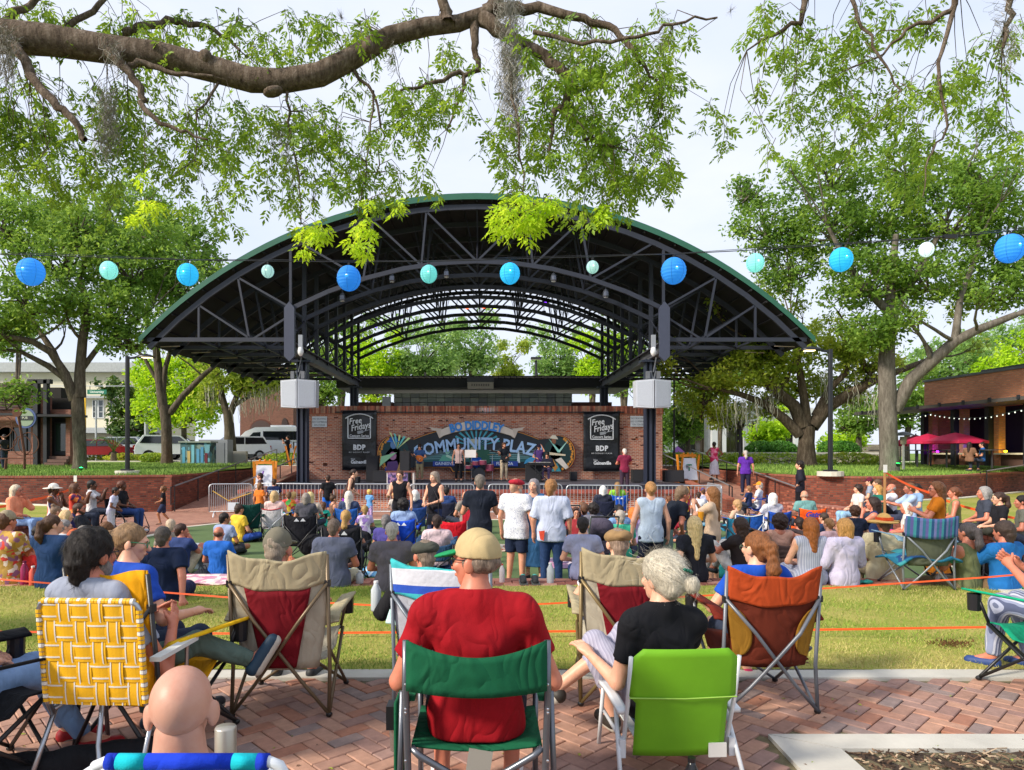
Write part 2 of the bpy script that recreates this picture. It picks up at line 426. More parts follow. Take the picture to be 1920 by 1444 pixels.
def bank(name,poly,zf,mat,nx=1):
 m=MB(); m.slab(poly,-0.9,0);
 m.v=[(x,y,zf(x,y)if z==0 else z)for x,y,z in m.v]
 return struct(m.build(name,mat))
def strip_bank(name,line,back,mat,z0,z1):
 """Ground from a front line back to a far line, n rows, height eased from z0 to z1."""
 P=[]; rows=8
 for k in range(rows+1):
  t=(k/rows)**1.6; P.append([(a[0]*(1-t)+b[0]*t,a[1]*(1-t)+b[1]*t,z0+(z1-z0)*min(1,t*6))for a,b in zip(line,back)])
 m=MB(); m.grid([list(r)for r in zip(*P)][::1],thick=0); m.f=[tuple(reversed(f))for f in m.f]
 return struct(m.build(name,mat,smooth=True))
strip_bank('grass_bank',[(x,y+0.3)for x,y in RET_L],[(-160+148.8*i/(len(RET_L)-1),150)for i in range(len(RET_L))],M_BANK,TOPZ-0.02,1.12)
strip_bank('grass_bank',[(x,y+0.3)for x,y in RET_R],[(10.8+209*(i/(len(RET_R)-1))**1.5,150)for i in range(len(RET_R))],M_BANK,TOPZ-0.02,1.12)
# level ground behind the stage and the street
m=MB(); m.slab([(-11.4,40),(11.0,40),(11.0,150),(-11.4,150)],-0.9,1.05); struct(m.build('pavement',M_CONC2))
m=MB(); m.slab([(-200,50),(-9.5,50),(-9.5,66),(-200,66)],0.4,1.135); struct(m.build('road',M_ASPH))
m=MB(); m.slab([(-200,44.4),(-11.42,44.4),(-11.42,50),(-200,50)],0.4,1.14); struct(m.build('pavement',M_CONC2))
m=MB(); m.slab([(12,38.5),(200,38.5),(200,43),(12,43)],0.4,1.135); struct(m.build('path',M_CONC2))
m=MB(); m.slab([(-900,150),(900,150),(900,2200),(-900,2200)],-0.89,1.12); struct(m.build('ground',M_BANK))
# ---- bowl floor: brick paving, artificial turf, white kerb
FL=-0.45
m=MB(); m.slab([(-25,8.94),(25,8.94),(25,34),(-25,34)],-0.88,FL); struct(m.build('paving',M_PAVE))
TX0,TX1,TY0,TY1=-8.5,8.6,8.94,21.4
m=MB(); m.slab([(TX0,TY0),(TX1,TY0),(TX1,TY1-2.2),(TX1-0.8,TY1-0.7),(TX1-2.4,TY1),(TX0+2.4,TY1),(TX0+0.8,TY1-0.7),(TX0,TY1-2.2)],FL-0.02,FL+0.006)
struct(m.build('turf',M_TURF))
m=MB(); ol=[(TX0,TY0),(TX0,TY1-2.2),(TX0+0.8,TY1-0.7),(TX0+2.4,TY1),(TX1-2.4,TY1),(TX1-0.8,TY1-0.7),(TX1,TY1-2.2),(TX1,TY0)]
for a,b in zip(ol[:-1],ol[1:]):m.bar((a[0],a[1],FL+0.004),(b[0],b[1],FL+0.004),0.16,0.03)
struct(m.build('kerb',M_CONC2))
# ---- near brick ledge (seat wall) with real bricks on top, from the lawn down to the turf
LY0,LY1=8.40,8.93
t=thing('brick_ledge','long low red brick ledge between the lawn and the turf, lined with seated people','ledge',(0,8.66,0))
m=MB(); m.slab([(-16,LY0),(16,LY0),(16,LY1),(-16,LY1)],-0.88,-0.035); m.build('core',brickmat(RED,'#6d5a4e',stain=0.2),t,w=True)
BR_M=[M(c,rough=0.85,var=0.22,scale=9,bump=0.5,bscale=70,kind='brick')for c in('#9a5d4c','#a96f5c','#8b5042','#b28070','#7f4a3f')]
def brick_mesh(L,Wd,H,mat,bev=0.004):
 b=MB(); x,y=L/2,Wd/2
 V=[(-x,-y,0),(x,-y,0),(x,y,0),(-x,y,0),(-x,-y,H-bev),(x,-y,H-bev),(x,y,H-bev),(-x,y,H-bev),(-x+bev,-y+bev,H),(x-bev,-y+bev,H),(x-bev,y-bev,H),(-x+bev,y-bev,H)]
 F=[(0,1,5,4),(1,2,6,5),(2,3,7,6),(3,0,4,7),(4,5,9,8),(5,6,10,9),(6,7,11,10),(7,4,8,11),(8,9,10,11)]
 me=bpy.data.meshes.new('brick'); me.from_pydata(V,[],F); me.materials.append(mat); me.update(); return me
led=[brick_mesh(0.212,0.165,0.045,mt)for mt in BR_M]
n=0; k=0
rest=MB()
for row,yy in enumerate((LY0+0.09,LY0+0.265,LY0+0.44)):
 x=-15.8+(row%2)*0.11
 while x<15.9:
  inview=abs(x-0.35)<7.2
  if inview and n<190:
   o=bpy.data.objects.new('brick',random.choice(led)); COL.objects.link(o); o.parent=t
   o.location=(x,yy-8.66,-0.038+random.uniform(-.003,.003)); o.rotation_euler=(0,0,random.uniform(-.012,.012)); n+=1
  else:rest.box((x,yy,-0.016),(0.212,0.165,0.045),mi=random.randrange(5))
  x+=0.224
rest.build('brick',BR_M,t,w=True,kind='stuff')
# ---- side seat walls of the bowl, courses of real bricks on the inner face
def seat_wall(pts,side,label,zt=0.1):
 t=thing('seat_wall',label,'seat wall',(pts[0][0],pts[0][1],0))
 m=MB(); n=len(pts)
 for i in range(n-1):
  p,q=Vector(pts[i]),Vector(pts[i+1]); d=(q-p).normalized(); nn=Vector((-d.y,d.x))*side
  m.add([(p.x,p.y,-.88),(q.x,q.y,-.88),(q.x+nn.x*.45,q.y+nn.y*.45,-.88),(p.x+nn.x*.45,p.y+nn.y*.45,-.88),(p.x,p.y,zt-.06),(q.x,q.y,zt-.06),(q.x+nn.x*.45,q.y+nn.y*.45,zt-.06),(p.x+nn.x*.45,p.y+nn.y*.45,zt-.06)],[(4,5,6,7),(0,1,5,4),(2,3,7,6),(3,0,4,7),(1,2,6,5)])
 m.build('core',M_BRICK_RET,t,w=True)
 face=[brick_mesh(0.205,0.05,0.066,mt,0.003)for mt in BR_M]; cap=[brick_mesh(0.105,0.47,0.062,mt)for mt in BR_M]
 cnt=0; rest=MB(); L0=Vector((pts[0][0],pts[0][1]))
 for i in range(n-1):
  p,q=Vector(pts[i]),Vector(pts[i+1]); d=(q-p); L=d.length; d/=L; nn=Vector((-d.y,d.x))*side; a=math.atan2(d.y,d.x)
  k=int(L/0.115)
  for j in range(k):
   c=p+d*(j+.5)*L/k+nn*.215
   if cnt<290:
    o=bpy.data.objects.new('brick',random.choice(cap)); COL.objects.link(o); o.parent=t; o.location=(c.x-L0.x,c.y-L0.y,zt-.06); o.rotation_euler=(0,0,a); cnt+=1
   else:rest.box((c.x,c.y,zt-.03),(.105,.47,.06),rz=a,mi=j%5)
  for r in range(6):
   z=zt-.075-.078*(r+1); k=int(L/0.22)
   for j in range(k):
    c=p+d*(j+.5+(.5 if r%2 else 0))*L/k+nn*(.012+random.uniform(0,.004))
    if(c-p).length>L:continue
    if cnt<290 and p.y<16:
     o=bpy.data.objects.new('brick',random.choice(face)); COL.objects.link(o); o.parent=t; o.location=(c.x-L0.x,c.y-L0.y,z); o.rotation_euler=(0,0,a); cnt+=1
    else:rest.box((c.x,c.y,z+.033),(.205,.05,.066),rz=a,mi=random.randrange(5))
 rest.build('brick',BR_M,t,w=True,kind='stuff')
 return t
seat_wall([(9.3,9.2),(9.75,12.0),(9.95,15.0),(10.05,18.0),(9.9,20.2),(9.3,21.6)],-1,'curved orange brick seat wall under the black tee woman sitting cross-legged')
seat_wall([(-9.9,9.2),(-9.9,12.0),(-9.85,15.2),(-9.75,17.2)],1,'brick seat wall under the woman in the coral top')
# lawns behind the seat walls
m=MB(); m.slab([(9.9,9.0),(60,9.0),(60,50),(21.5,28.0),(16.5,24.2),(13.0,22.6),(11.4,21.4),(10.4,19.0),(10.3,14.0)],-0.88,0.06); struct(m.build('lawn',M_LAWN))
m=MB(); m.slab([(-60,9.0),(-10.3,9.0),(-10.3,17.2),(-13.0,20.6),(-19.5,23.1),(-60,20.9)],-0.88,0.06); struct(m.build('lawn',M_LAWN))
m=MB()
for a,b in zip([(10.4,19.6),(12.0,21.5),(16.8,24.05),(21.8,27.8),(30.2,32.8)][:-1],[(12.0,21.5),(16.8,24.05),(21.8,27.8),(30.2,32.8)]):m.bar((a[0],a[1],.06),(b[0],b[1],.06),.22,.06)
for a,b in zip([(-10.3,17.3),(-13.0,20.5),(-19.5,22.9)][:-1],[(-13.0,20.5),(-19.5,22.9)]):m.bar((a[0],a[1],.06),(b[0],b[1],.06),.22,.06)
struct(m.build('kerb',M_CONC2))
# ---- lawn in front of the ledge with grass blades
m=MB(); P=[]
for i in range(49):
 x=-12+i*0.5; P.append([(x,y,0.012+0.008*math.sin(x*3.1+y*5))for y in np.linspace(5.14,LY0-0.003,12)])
m.grid(P,thick=0); m.f=[tuple(reversed(f))for f in m.f]; struct(m.build('lawn',M_LAWN,smooth=True))
m=MB(); m.slab([(-12,-2),(12,-2),(12,LY0+.01),(-12,LY0+.01)],-0.88,-0.055); struct(m.build('ground',M_SOIL))
def grass_blades(name,x0,x1,y0,y1,z,n,h,mats,hv=0.5,wd=0.004,clump=1.5):
 px=rng.uniform(x0,x1,n); py=rng.uniform(y0,y1,n)
 dens=0.5+0.5*np.sin(px*clump+np.sin(py*1.7)*2)*np.sin(py*clump*1.3+1)
 keep=rng.uniform(0,1,n)<0.45+0.55*dens; px,py=px[keep],py[keep]; n=len(px)
 a=rng.uniform(0,2*PI,n); hh=h*rng.uniform(1-hv,1+hv,n); ln=rng.uniform(-.8,.8,(n,2))*hh[:,None]
 ux,uy=np.cos(a)*wd,np.sin(a)*wd
 V=np.empty((n,3,3)); V[:,0]=np.stack([px-ux,py-uy,np.full(n,z)],1); V[:,1]=np.stack([px+ux,py+uy,np.full(n,z)],1)
 V[:,2]=np.stack([px+ln[:,0],py+ln[:,1],z+hh],1)
 patch=np.sin(px*1.1+2*np.sin(py*0.9))+np.sin(py*2.3+px*.7)+rng.normal(0,1.1,n)+(px>1.5)*.5
 mi=np.where(patch>1.2,2,np.where(patch>0.0,1,0))
 o=mesh_np(name,V.reshape(-1,3),np.arange(n*3).reshape(-1,3),mats,mi=mi,smooth=False,kind='stuff')
 return o
G1,G2,G3=[M(c,rough=0.8,var=0.2,scale=3,bump=0,kind='grass')for c in('#6f8f2c','#95a244','#b8ad6c')]
grass_blades('grass',-6.5,7.2,5.14,8.38,0.01,130000,0.028,[G1,G2,G3],wd=0.0028)
G4,G5=[M(c,rough=0.8,var=0.2,scale=1,bump=0,kind='grass')for c in('#5f8030','#86a444')]
def bank_blades(line,x0,x1,n):
 xs=rng.uniform(x0,x1,n); L=np.array(line); yf=np.interp(xs,L[:,0],L[:,1]); ys=yf+0.35+rng.uniform(0,1,n)**1.3*9
 zb=TOPZ+np.minimum(0.26,(ys-yf)*0.03)-.02; a=rng.uniform(0,PI,n); w_=0.012
 hh=rng.uniform(.04,.13,n); V=np.empty((n,3,3))
 V[:,0]=np.stack([xs-np.cos(a)*w_,ys-np.sin(a)*w_,zb],1); V[:,1]=np.stack([xs+np.cos(a)*w_,ys+np.sin(a)*w_,zb],1)
 V[:,2]=np.stack([xs+rng.uniform(-.05,.05,n),ys+rng.uniform(-.05,.05,n),zb+hh],1)
 mesh_np('grass',V.reshape(-1,3),np.arange(n*3).reshape(-1,3),[G4,G5],mi=(rng.uniform(0,1,n)>.5).astype(int),smooth=False,kind='stuff')
bank_blades(RET_L,-22,-11.2,26000); bank_blades(RET_R,11,31,34000)
# dead leaves, a dry patch and litter on the lawn
m=MB()
for i in range(150):
 x,y=random.uniform(-5,6.5),random.uniform(5.2,8.3); r=random.uniform(.008,.022); a=random.uniform(0,6)
 m.add([(x+r*math.cos(a),y+r*math.sin(a),.035),(x-r*.5*math.sin(a),y+r*.5*math.cos(a),.045),(x-r*math.cos(a),y-r*math.sin(a),.033),(x+r*.5*math.sin(a),y-r*.5*math.cos(a),.04)],[(0,1,2,3)])
for i in range(160):
 x,y=3.93+random.gauss(0,.09),5.78+random.gauss(0,.05); a=random.uniform(0,6); r=.03
 m.add([(x,y,.02),(x+r*math.cos(a),y+r*math.sin(a),.04+random.uniform(0,.02)),(x+r*math.cos(a)+.004,y+r*math.sin(a)+.006,.035)],[(0,1,2)])
m.build('fallen_leaves',M('#6b4c32',var=.35,scale=20,kind='leaf'),kind='stuff')
# ---- herringbone plaza of real bricks, concrete edging, mulch bed
m=MB(); m.slab([(-12,-2),(12,-2),(12,5.16),(-12,5.16)],-0.052,-0.018); struct(m.build('sand_bed',M('#6b6249',rough=.95,var=.35,scale=14,bump=.6,bscale=90,kind='joint')))
pav=bpy.data.objects.new('plaza_pavement',None); COL.objects.link(pav); pav['kind']='structure'
PB=[M(c,rough=0.8,var=0.2,scale=14,bump=0.45,bscale=110,kind='paver')for c in('#9c7767','#a67f6c','#917066','#ae8570','#96776d','#9c6b56','#86736e','#a67b68')]
BL,BW2=0.203,0.1015
pm=[brick_mesh(BL-.007,BW2-.007,0.055,mt,0.005)for mt in PB]
ang=math.radians(43); ca,sa=math.cos(ang),math.sin(ang); cand=[]
def corner_bed(x,y):
 return y<3.98 and x>1.64-(3.98-y)*0.04
u=BW2
for i in range(-110,111):
 for j in range(-110,111):
 # herringbone lattice: an H brick and a V brick every cell of the (1,1)/(2,-2) tiling
  bx=i*u+j*2*u; by=i*u-j*2*u
  for(cx,cy,a0)in((bx+u,by+u*.5,0),(bx+u*.5,by+2*u,PI/2)):
   x=cx*ca-cy*sa; y=cx*sa+cy*ca+3.2
   if not(-8<x<8.5 and 0.9<y<5.02):continue
   if corner_bed(x,y):continue
   if y>4.965:continue
   px=912+x/y*FPX; vis=-60<px<1980 and 850+CAMZ/y*FPX<1475
   cand.append((0 if vis else 1,-y if False else y,x,a0))
cand.sort(); rest=MB(); nb=0
vis=[c for c in cand if c[0]==0]
for c in cand:
 _,y,x,a0=c; z=-0.055+random.uniform(-.0025,.0025); a=a0+ang+random.uniform(-.012,.012)
 if c[0]==0 and nb<300:
  o=bpy.data.objects.new('brick',random.choice(pm)); COL.objects.link(o); o.parent=pav; o.location=(x,y,z); o.rotation_euler=(random.uniform(-.006,.006),random.uniform(-.006,.006),a); nb+=1
 else:
  b=pm[0]; H=0.055; l,w_=(BL-.007)/2,(BW2-.007)/2; e=.005
  P=[(-l,-w_,0),(l,-w_,0),(l,w_,0),(-l,w_,0),(-l,-w_,H-e),(l,-w_,H-e),(l,w_,H-e),(-l,w_,H-e),(-l+e,-w_+e,H),(l-e,-w_+e,H),(l-e,w_-e,H),(-l+e,w_-e,H)]
  R=Matrix.Rotation(a,3,'Z'); tx,ty=random.uniform(-.006,.006),random.uniform(-.006,.006)
  V=[R@Vector(p)+Vector((x,y,z+p[0]*tx+p[1]*ty))for p in P]
  rest.add(V,[(0,1,5,4),(1,2,6,5),(2,3,7,6),(3,0,4,7),(4,5,9,8),(5,6,10,9),(6,7,11,10),(7,4,8,11),(8,9,10,11)],random.randrange(8))
rest.build('brick',PB,pav,kind='stuff')
m=MB(); m.box((0,5.06,-.02),(24,.19,.06))
struct(m.build('kerb',M_CONC))
# concrete border round the mulch bed
t=thing('concrete_border','pale concrete edging slab with a pointed corner around the mulch bed','edging',(1.64,3.976,0))
m=MB(); m.slab([(1.642,3.976),(5.2,3.976),(5.2,3.78),(1.967,3.78)],-.05,.006); m.build('slab',M_CONC,t,w=True)
m=MB(); m.slab([(1.638,3.970),(1.963,3.774),(1.90,1.1),(1.56,1.1)],-.05,.006); m.build('slab',M_CONC,t,w=True)
m=MB(); P=[]
for i in range(30):
 P.append([(1.965+i*.11-.024*(3.78-y),y,-.02+.012*math.sin(i*2.3)*math.sin(y*17))for y in np.linspace(3.778,1.1,14)])
m.grid(P); struct(m.build('mulch_bed',M_SOIL,smooth=True))
m=MB(); mm=[M(c,rough=.9,var=.25,scale=20,bump=.3,kind='bark')for c in('#5a4332','#8a7058','#3c2c20','#b09a80')]
for i in range(2600):
 y=random.uniform(2.8,3.77); x=1.97+random.uniform(.01,2.6); a=random.uniform(0,PI); L=random.uniform(.01,.045); z=random.uniform(-.012,.012)
 R=Euler((random.uniform(-.4,.4),random.uniform(-.4,.4),a)).to_matrix(); m.box((x,y,z),(L,random.uniform(.004,.012),.004),rot=R,mi=random.choice([0,0,1,2,2,3]))
for i in range(26):
 y=random.uniform(2.9,3.7); x=2.0+random.uniform(.05,1.5); a=random.uniform(-.5,.5); L=random.uniform(.1,.3)
 m.tube([(x,y,.012),(x+L*.5*math.cos(a),y+L*.5*math.sin(a),.03),(x+L*math.cos(a),y+L*math.sin(a)+.02,.012)],.004,4,mi=random.choice([1,3]))
m.build('mulch',mm,kind='stuff')
# pale path at the end of the ledge
m=MB(); m.slab([(5.9,7.75),(9.9,7.9),(9.9,8.38),(6.2,8.38)],-.05,.035); struct(m.build('path',M_CONC2))
# small leaves fallen on the bricks
m=MB()
for i in range(150):
 x,y=random.uniform(-3,3.5),random.uniform(2.6,5); r=random.uniform(.008,.018); a=random.uniform(0,6)
 m.add([(x+r*math.cos(a),y+r*math.sin(a),.004),(x-r*.5*math.sin(a),y+r*.5*math.cos(a),.01),(x-r*math.cos(a),y-r*math.sin(a),.004),(x+r*.5*math.sin(a),y-r*.5*math.cos(a),.007)],[(0,1,2,3)],i%2)
m.build('fallen_leaves',[M('#8d9a2c',kind='leaf'),M('#5d4630',kind='leaf')],kind='stuff')
# the stage, its brick wall and the vaulted truss canopy
CX=-0.37
M_STEEL=M('#292d3b',rough=0.55,var=0.12,scale=2,bump=0.08,metal=0.15,kind='painted_steel')
M_DECK=M('#17181d',rough=0.8,var=0.2,scale=2,bump=0.2,bscale=20,kind='deck')
M_GREEN=M('#255c4a',rough=0.5,var=0.1,scale=2,bump=0.1,kind='green_metal')
M_GAL=M('#b9bdc4',rough=0.4,var=0.05,scale=6,bump=0.05,metal=0.6,kind='galvanised')
FS=0.36
t=thing('stage','low brick concert stage with red brick coping and dark front lip behind the barricades','stage',(CX,29,FL))
m=MB(); m.slab([(-9.3,25.9),(8.4,25.9),(8.4,34),(-9.3,34)],-.8,.12); m.build('base',M_BRICK_STAGE,t,w=True)
m=MB()
x=-9.35
while x<8.45:m.box((x,25.9,.19),(.105,.42,.135),mi=random.randrange(5)); x+=.116
m.build('coping',[M(c,rough=.85,var=.2,scale=9,kind='brick')for c in('#8f4a3e','#a15a4b','#7c3f35','#995044','#8a4a44')],t,w=True,kind='stuff')
m=MB(); m.box((CX,30.9,.18),(17.2,5.6,.33)); m.build('platform',M('#3a3f52',rough=.6,var=.1,kind='stage_paint'),t,w=True)
m=MB(); m.box((CX,30.85,.353),(17.3,5.8,.03)); m.build('floor',M('#4a4a55',rough=.5,var=.15,kind='stage_floor'),t,w=True)
# wall
WY=33.2
t=thing('stage_wall','wide red brick wall behind the band with upright brick coping','wall',(CX,WY,FL))
wl,wr=wx(575,33.2),wx(1242,33.2); wt=wz(775,33.2)
m=MB(); m.box(((wl+wr)/2,WY+.2,(wt-.5)/2),(wr-wl,.4,wt+.5)); m.build('brickwork',M_BRICK_STAGE,t,w=True)
m=MB(); x=wl+.04
CM=[M(c,rough=.85,var=.25,scale=9,bump=.3,kind='brick')for c in('#93513f','#ab654e','#7d493d','#bd8a70','#a07a64','#c4745a')]
i=0
while x<wr+.02:m.box((x,WY+.17,wt+.17),(.068,.5,.36),mi=random.randrange(6)); x+=.077; i+=1
m.box(((wl+wr)/2,WY+.18,wt-.03),(wr-wl+.02,.46,.05),mi=1); m.build('coping',CM,t,w=True,kind='stuff')
# old brick pieces of other colours, wall boxes, pipe and rail
m=MB()
for i in range(240):
 x=random.uniform(wl+.2,wr-.2); z=round(random.uniform(.6,wt-.2)/.075)*.075
 m.box((x,WY-.004,z),(random.choice([.1,.2,.2]),.02,.062),mi=random.randrange(3))
m.build('odd_brick',[M(c,rough=.85,var=.2,kind='brick')for c in('#b9694a','#c9a58e','#5c3a33')],t,w=True,kind='stuff')
m=MB(); m.bar((wx(628,33.1),33.08,wz(773,33.1)),(wx(1170,33.1),33.08,wz(773,33.1)),.05);
for px in(640,760,905,1050,1160):m.box((wx(px,33.1),33.15,wz(772,33.1)),(.05,.12,.1))
m.build('rail',plastic('#15161a'),t,w=True)
m=MB()
for px in(655,738,838,945,1050,1100):m.box((wx(px,33.1),33.16,wz(788,33.1)),(.09,.08,.06))
m.build('junction_box',plastic('#222226'),t,w=True,kind='stuff')
for px in(599,1196):
 s=tag(MB().box((0,0,0),(.72,.03,.52)).build('notice_board',plastic('#c9cfd6')),'small white notice plate on the stage wall, %s'%('the one nearer the white van' if px<900 else 'the one nearer the maroon shirted man'),'sign')
 s.location=(wx(px,33.1),33.12,wz(791 if px<900 else 790,33.1))
 for k,tx in enumerate(('NO SKATING','NO CLIMBING','ON STAGE')):text_mesh(tx,.11,plastic('#4a5568'),s,'lettering',(0,-.018,.14-k*.15))
for px,zz in((674,826),(1128,828)):
 d=32.9; X=wx(px,d); w_=1.66 if px<900 else 1.76
 b=thing('banner','hanging black concert series banner with white print, %s'%('partly behind the tall black speaker' if px<900 else 'beside the maroon shirted man'),'banner',(X,d,wz(zz,d)))
 H=2.85; P=[]
 for i in range(13):
  u_=i/12-.5; P.append([(u_*w_,.03*math.sin(u_*9+v*5)+.02*math.sin(v*14+u_*5),(v-.5)*H)for v in np.linspace(0,1,15)])
 m=MB().grid(P,thick=.01); m.build('fabric',M('#14161c',rough=.35,var=.3,scale=1.5,bump=.5,bscale=3,bd=.08,kind='vinyl'),b,smooth=True)
 Wt=plastic('#dfe3e8',.6); m=MB()
 y0=-.07
 arch=[(math.sin(a)*1.15,y0,.42+math.cos(a)*1.15-.35+.05)for a in np.linspace(-.62,.62,14)]
 m.tube(arch,.028,4)
 for sx in(-.54,.54):m.box((sx,y0,.62),(.045,.03,1.02))
 m.box((0,y0,.11),(1.1,.03,.045)); m.build('logo_frame',Wt,b)
 text_mesh('Free',.40,Wt,b,'lettering',(-.2,y0,.93),rot=(PI/2,-.12,0),shear=.25,bold=.006,xscale=.85)
 text_mesh('Fridays',.42,Wt,b,'lettering',(.06,y0,.66),rot=(PI/2,-.2,0),shear=.25,bold=.006,xscale=.8)
 m=MB(); m.box((.05,y0,.40),(.28,.03,.14),rot=Matrix.Rotation(-.2,3,'Y')); m.bar((.15,y0,.42),(.5,y0,.52),.03); m.box((.5,y0,.52),(.08,.03,.06)); m.build('guitar_mark',plastic('#9aa0a8'),b)
 text_mesh('Concert Series',.18,Wt,b,'lettering',(0,y0,.22),bold=.003,xscale=.85)
 text_mesh('BDP',.34,Wt,b,'lettering',(0,y0,-.34),bold=.016,xscale=.9,space=1.1)
 text_mesh('BO DIDDLEY PLAZA',.085,Wt,b,'lettering',(0,y0,-.57),space=1.35)
 text_mesh('Visit',.12,Wt,b,'lettering',(-.3,y0,-.9)); text_mesh('Gainesville',.23,Wt,b,'lettering',(.02,y0,-1.04),bold=.008,xscale=.85)
 m=MB(); m.bar((-w_/2-.05,-.01,H/2+.01),(w_/2+.05,-.01,H/2+.01),.04); m.bar((-w_/2,-.01,-H/2),(w_/2,-.01,-H/2),.035); m.build('rod',plastic('#1a1a1e'),b)
 # ---- painted plaza sign on the wall
SD=32.95
def S(px,py):return(wx(px,SD),wz(py,SD))
sgn=thing('plaza_sign','large painted cut-out sign with a cream ribbon and blue arched lettering on the stage wall','sign',(wx(893,SD),SD,wz(840,SD)))
def arc_pts(p0,p1,p2,n=14):
 out=[]
 for i in range(n+1):
  t_=i/n; out.append(((1-t_)**2*p0[0]+2*t_*(1-t_)*p1[0]+t_**2*p2[0],(1-t_)**2*p0[1]+2*t_*(1-t_)*p1[1]+t_**2*p2[1]))
 return out
left_oval=[(740+31*math.cos(a),851-34*math.sin(a))for a in np.linspace(PI*1.35,PI*.32,14)]
right_oval=[(1046-31*math.cos(a),851-34*math.sin(a))for a in np.linspace(PI*.32,PI*1.35,14)]
outline=left_oval+arc_pts((776,824),(893,774),(1010,824),16)[0:]+right_oval+[(1018,878),(955,879),(925,878),(905,884),(880,884),(850,884),(845,876),(800,876),(764,878)]
def outl(sc,cx=893,cy=845,dx=0):
 o_=[]
 for x_,y_ in outline:
  vx,vy=x_-cx,y_-cy; L=math.hypot(vx,vy); o_.append(S(x_+vx/L*sc,y_+vy/L*sc))
 return o_
LX,LZ=sgn.location.x,sgn.location.z
def sprism(poly,y,th,mat,name,wd=True,px=True):
 q=[S(*p)for p in poly]if px else poly
 m_=MB(); m_.prism(q,SD+y-th,SD+y); return m_.build(name,mat,sgn,w=True)
def tri_outline(sc,y,th,mat,name):
 return sprism(outl(sc),y,th,mat,name,px=False)
tri_outline(3.5,.03,.05,plastic('#5c1f24',.5),'edge_board')
tri_outline(1.2,-.02,.012,plastic('#c8842a',.5),'gold_line')
tri_outline(-.8,-.033,.012,M('#101a26',rough=.5,var=.3,scale=1.5,kind='sign_paint'),'field')
yb=-.047
# rays and painted scene
for i,(x0,x1)in enumerate(((778,806),(812,838),(905,925),(935,972))):
 pass
ray=plastic('#3f9fb5',.6); teal=plastic('#1f5a60',.6); pale=plastic('#a8d5d8',.6)
m=MB()
for a in np.linspace(-1.25,1.25,11):
 c=(893,838); r0,r1=8,46; w0=.025;
 m.prism([S(c[0]+math.sin(a-w0)*r0,c[1]-math.cos(a)*r0*.8),S(c[0]+math.sin(a+w0)*r0,c[1]-math.cos(a)*r0*.8),S(c[0]+math.sin(a+.05)*r1,c[1]-math.cos(a+.05)*r1*.8),S(c[0]+math.sin(a-.05)*r1,c[1]-math.cos(a-.05)*r1*.8)],SD+yb-.004,SD+yb)
m.build('painted_ray',ray,sgn,w=True)
m=MB()
for k in range(5):m.prism([S(782,846+k*3.6),S(1002,844+k*3.6),S(1002,844.6+k*3.6),S(782,846.6+k*3.6)],SD+yb-.008,SD+yb-.005)
m.build('music_line',pale,sgn,w=True)
m=MB(); m.prism([S(790,866),S(1010,866),S(1000,857),S(950,850),S(893,846),S(830,851),S(800,857)],SD+yb-.004,SD+yb-.0008); m.build('painted_hill',teal,sgn,w=True)
# painted musicians (plain flat figures)
def fig(parts_,nm):
 for k,(poly,c)in enumerate(parts_):
  m_=MB(); m_.prism([S(*p)for p in poly],SD+yb-.012-k*.006,SD+yb-.008-k*.006); m_.build(nm,plastic(c,.6),sgn,w=True)
def blob(cx,cy,rx,ry,n=10):return[(cx+rx*math.cos(2*PI*i/n),cy-ry*math.sin(2*PI*i/n))for i in range(n)]
fig([(blob(740,851,29,31),'#123a40')]+[([(745,842),(770-k*9,822-k*2.5),(766-k*9,820-k*2.5)],'#6fd0cf' if k%2 else '#d6e6a0')for k in range(5)]+[([(712,875),(715,856),(745,848)],'#9fd8a8')],'painted_panel')
fig([([(722,884),(724,850),(734,838),(748,842),(756,852),(752,884)],'#1d4fb0'),(blob(738,834,6,8),'#5c86b8'),([(728,827),(748,827),(744,820),(733,819)],'#1f63b8'),([(726,829),(751,829),(751,827),(726,827)],'#2f7fd0'),(blob(737,855,7,8),'#b07aa0'),([(724,884),(727,866),(745,864),(750,884)],'#5f3f7c'),([(744,884),(752,860),(757,862),(752,884)],'#c79a5a')],'painted_guitarist')
fig([(blob(1046,851,29,31),'#0f3436'),([(1028,822),(1050,846),(1046,849)],'#8fd6c8'),([(1066,824),(1046,846),(1049,849)],'#a7dccf'),([(1032,884),(1044,868),(1052,884)],'#2f8fa0')],'painted_panel')
fig([([(1030,850),(1035,836),(1044,833),(1052,838),(1054,852),(1046,862),(1034,862)],'#c08a34'),(blob(1038,827,4.5,6),'#8a5a40'),([(1030,822),(1046,824),(1045,821),(1041,816),(1035,816)],'#d8d2c0'),([(1030,848),(1060,852),(1060,855),(1030,853)],'#e2d3b5'),([(1040,862),(1060,880),(1066,876),(1052,858)],'#ded6cc'),([(1028,862),(1040,884),(1046,876),(1036,860)],'#b5813c')],'painted_guitarist')
fig([(blob(839,846,5,6),'#8fc7b4'),([(822,866),(830,854),(844,853),(852,866)],'#5fae96'),([(838,852),(858,862),(857,865),(836,856)],'#b7dcc8')],'painted_player')
fig([([(880,868),(878,836),(892,826),(908,838),(918,846),(918,868)],'#225c4a'),(blob(889,828,13,5),'#b9b49a'),(blob(889,842,7,5),'#9fa08a'),(blob(890,834,8,3),'#8f9c80')],'painted_drummer')
fig([([(969,868),(971,844),(973,844),(975,868)],'#d8e6ea'),([(982,870),(986,862),(1003,853),(1012,855),(1000,866)],'#3f9ad0'),([(998,868),(1004,858),(1018,856),(1020,862)],'#a33a33')],'painted_instrument')
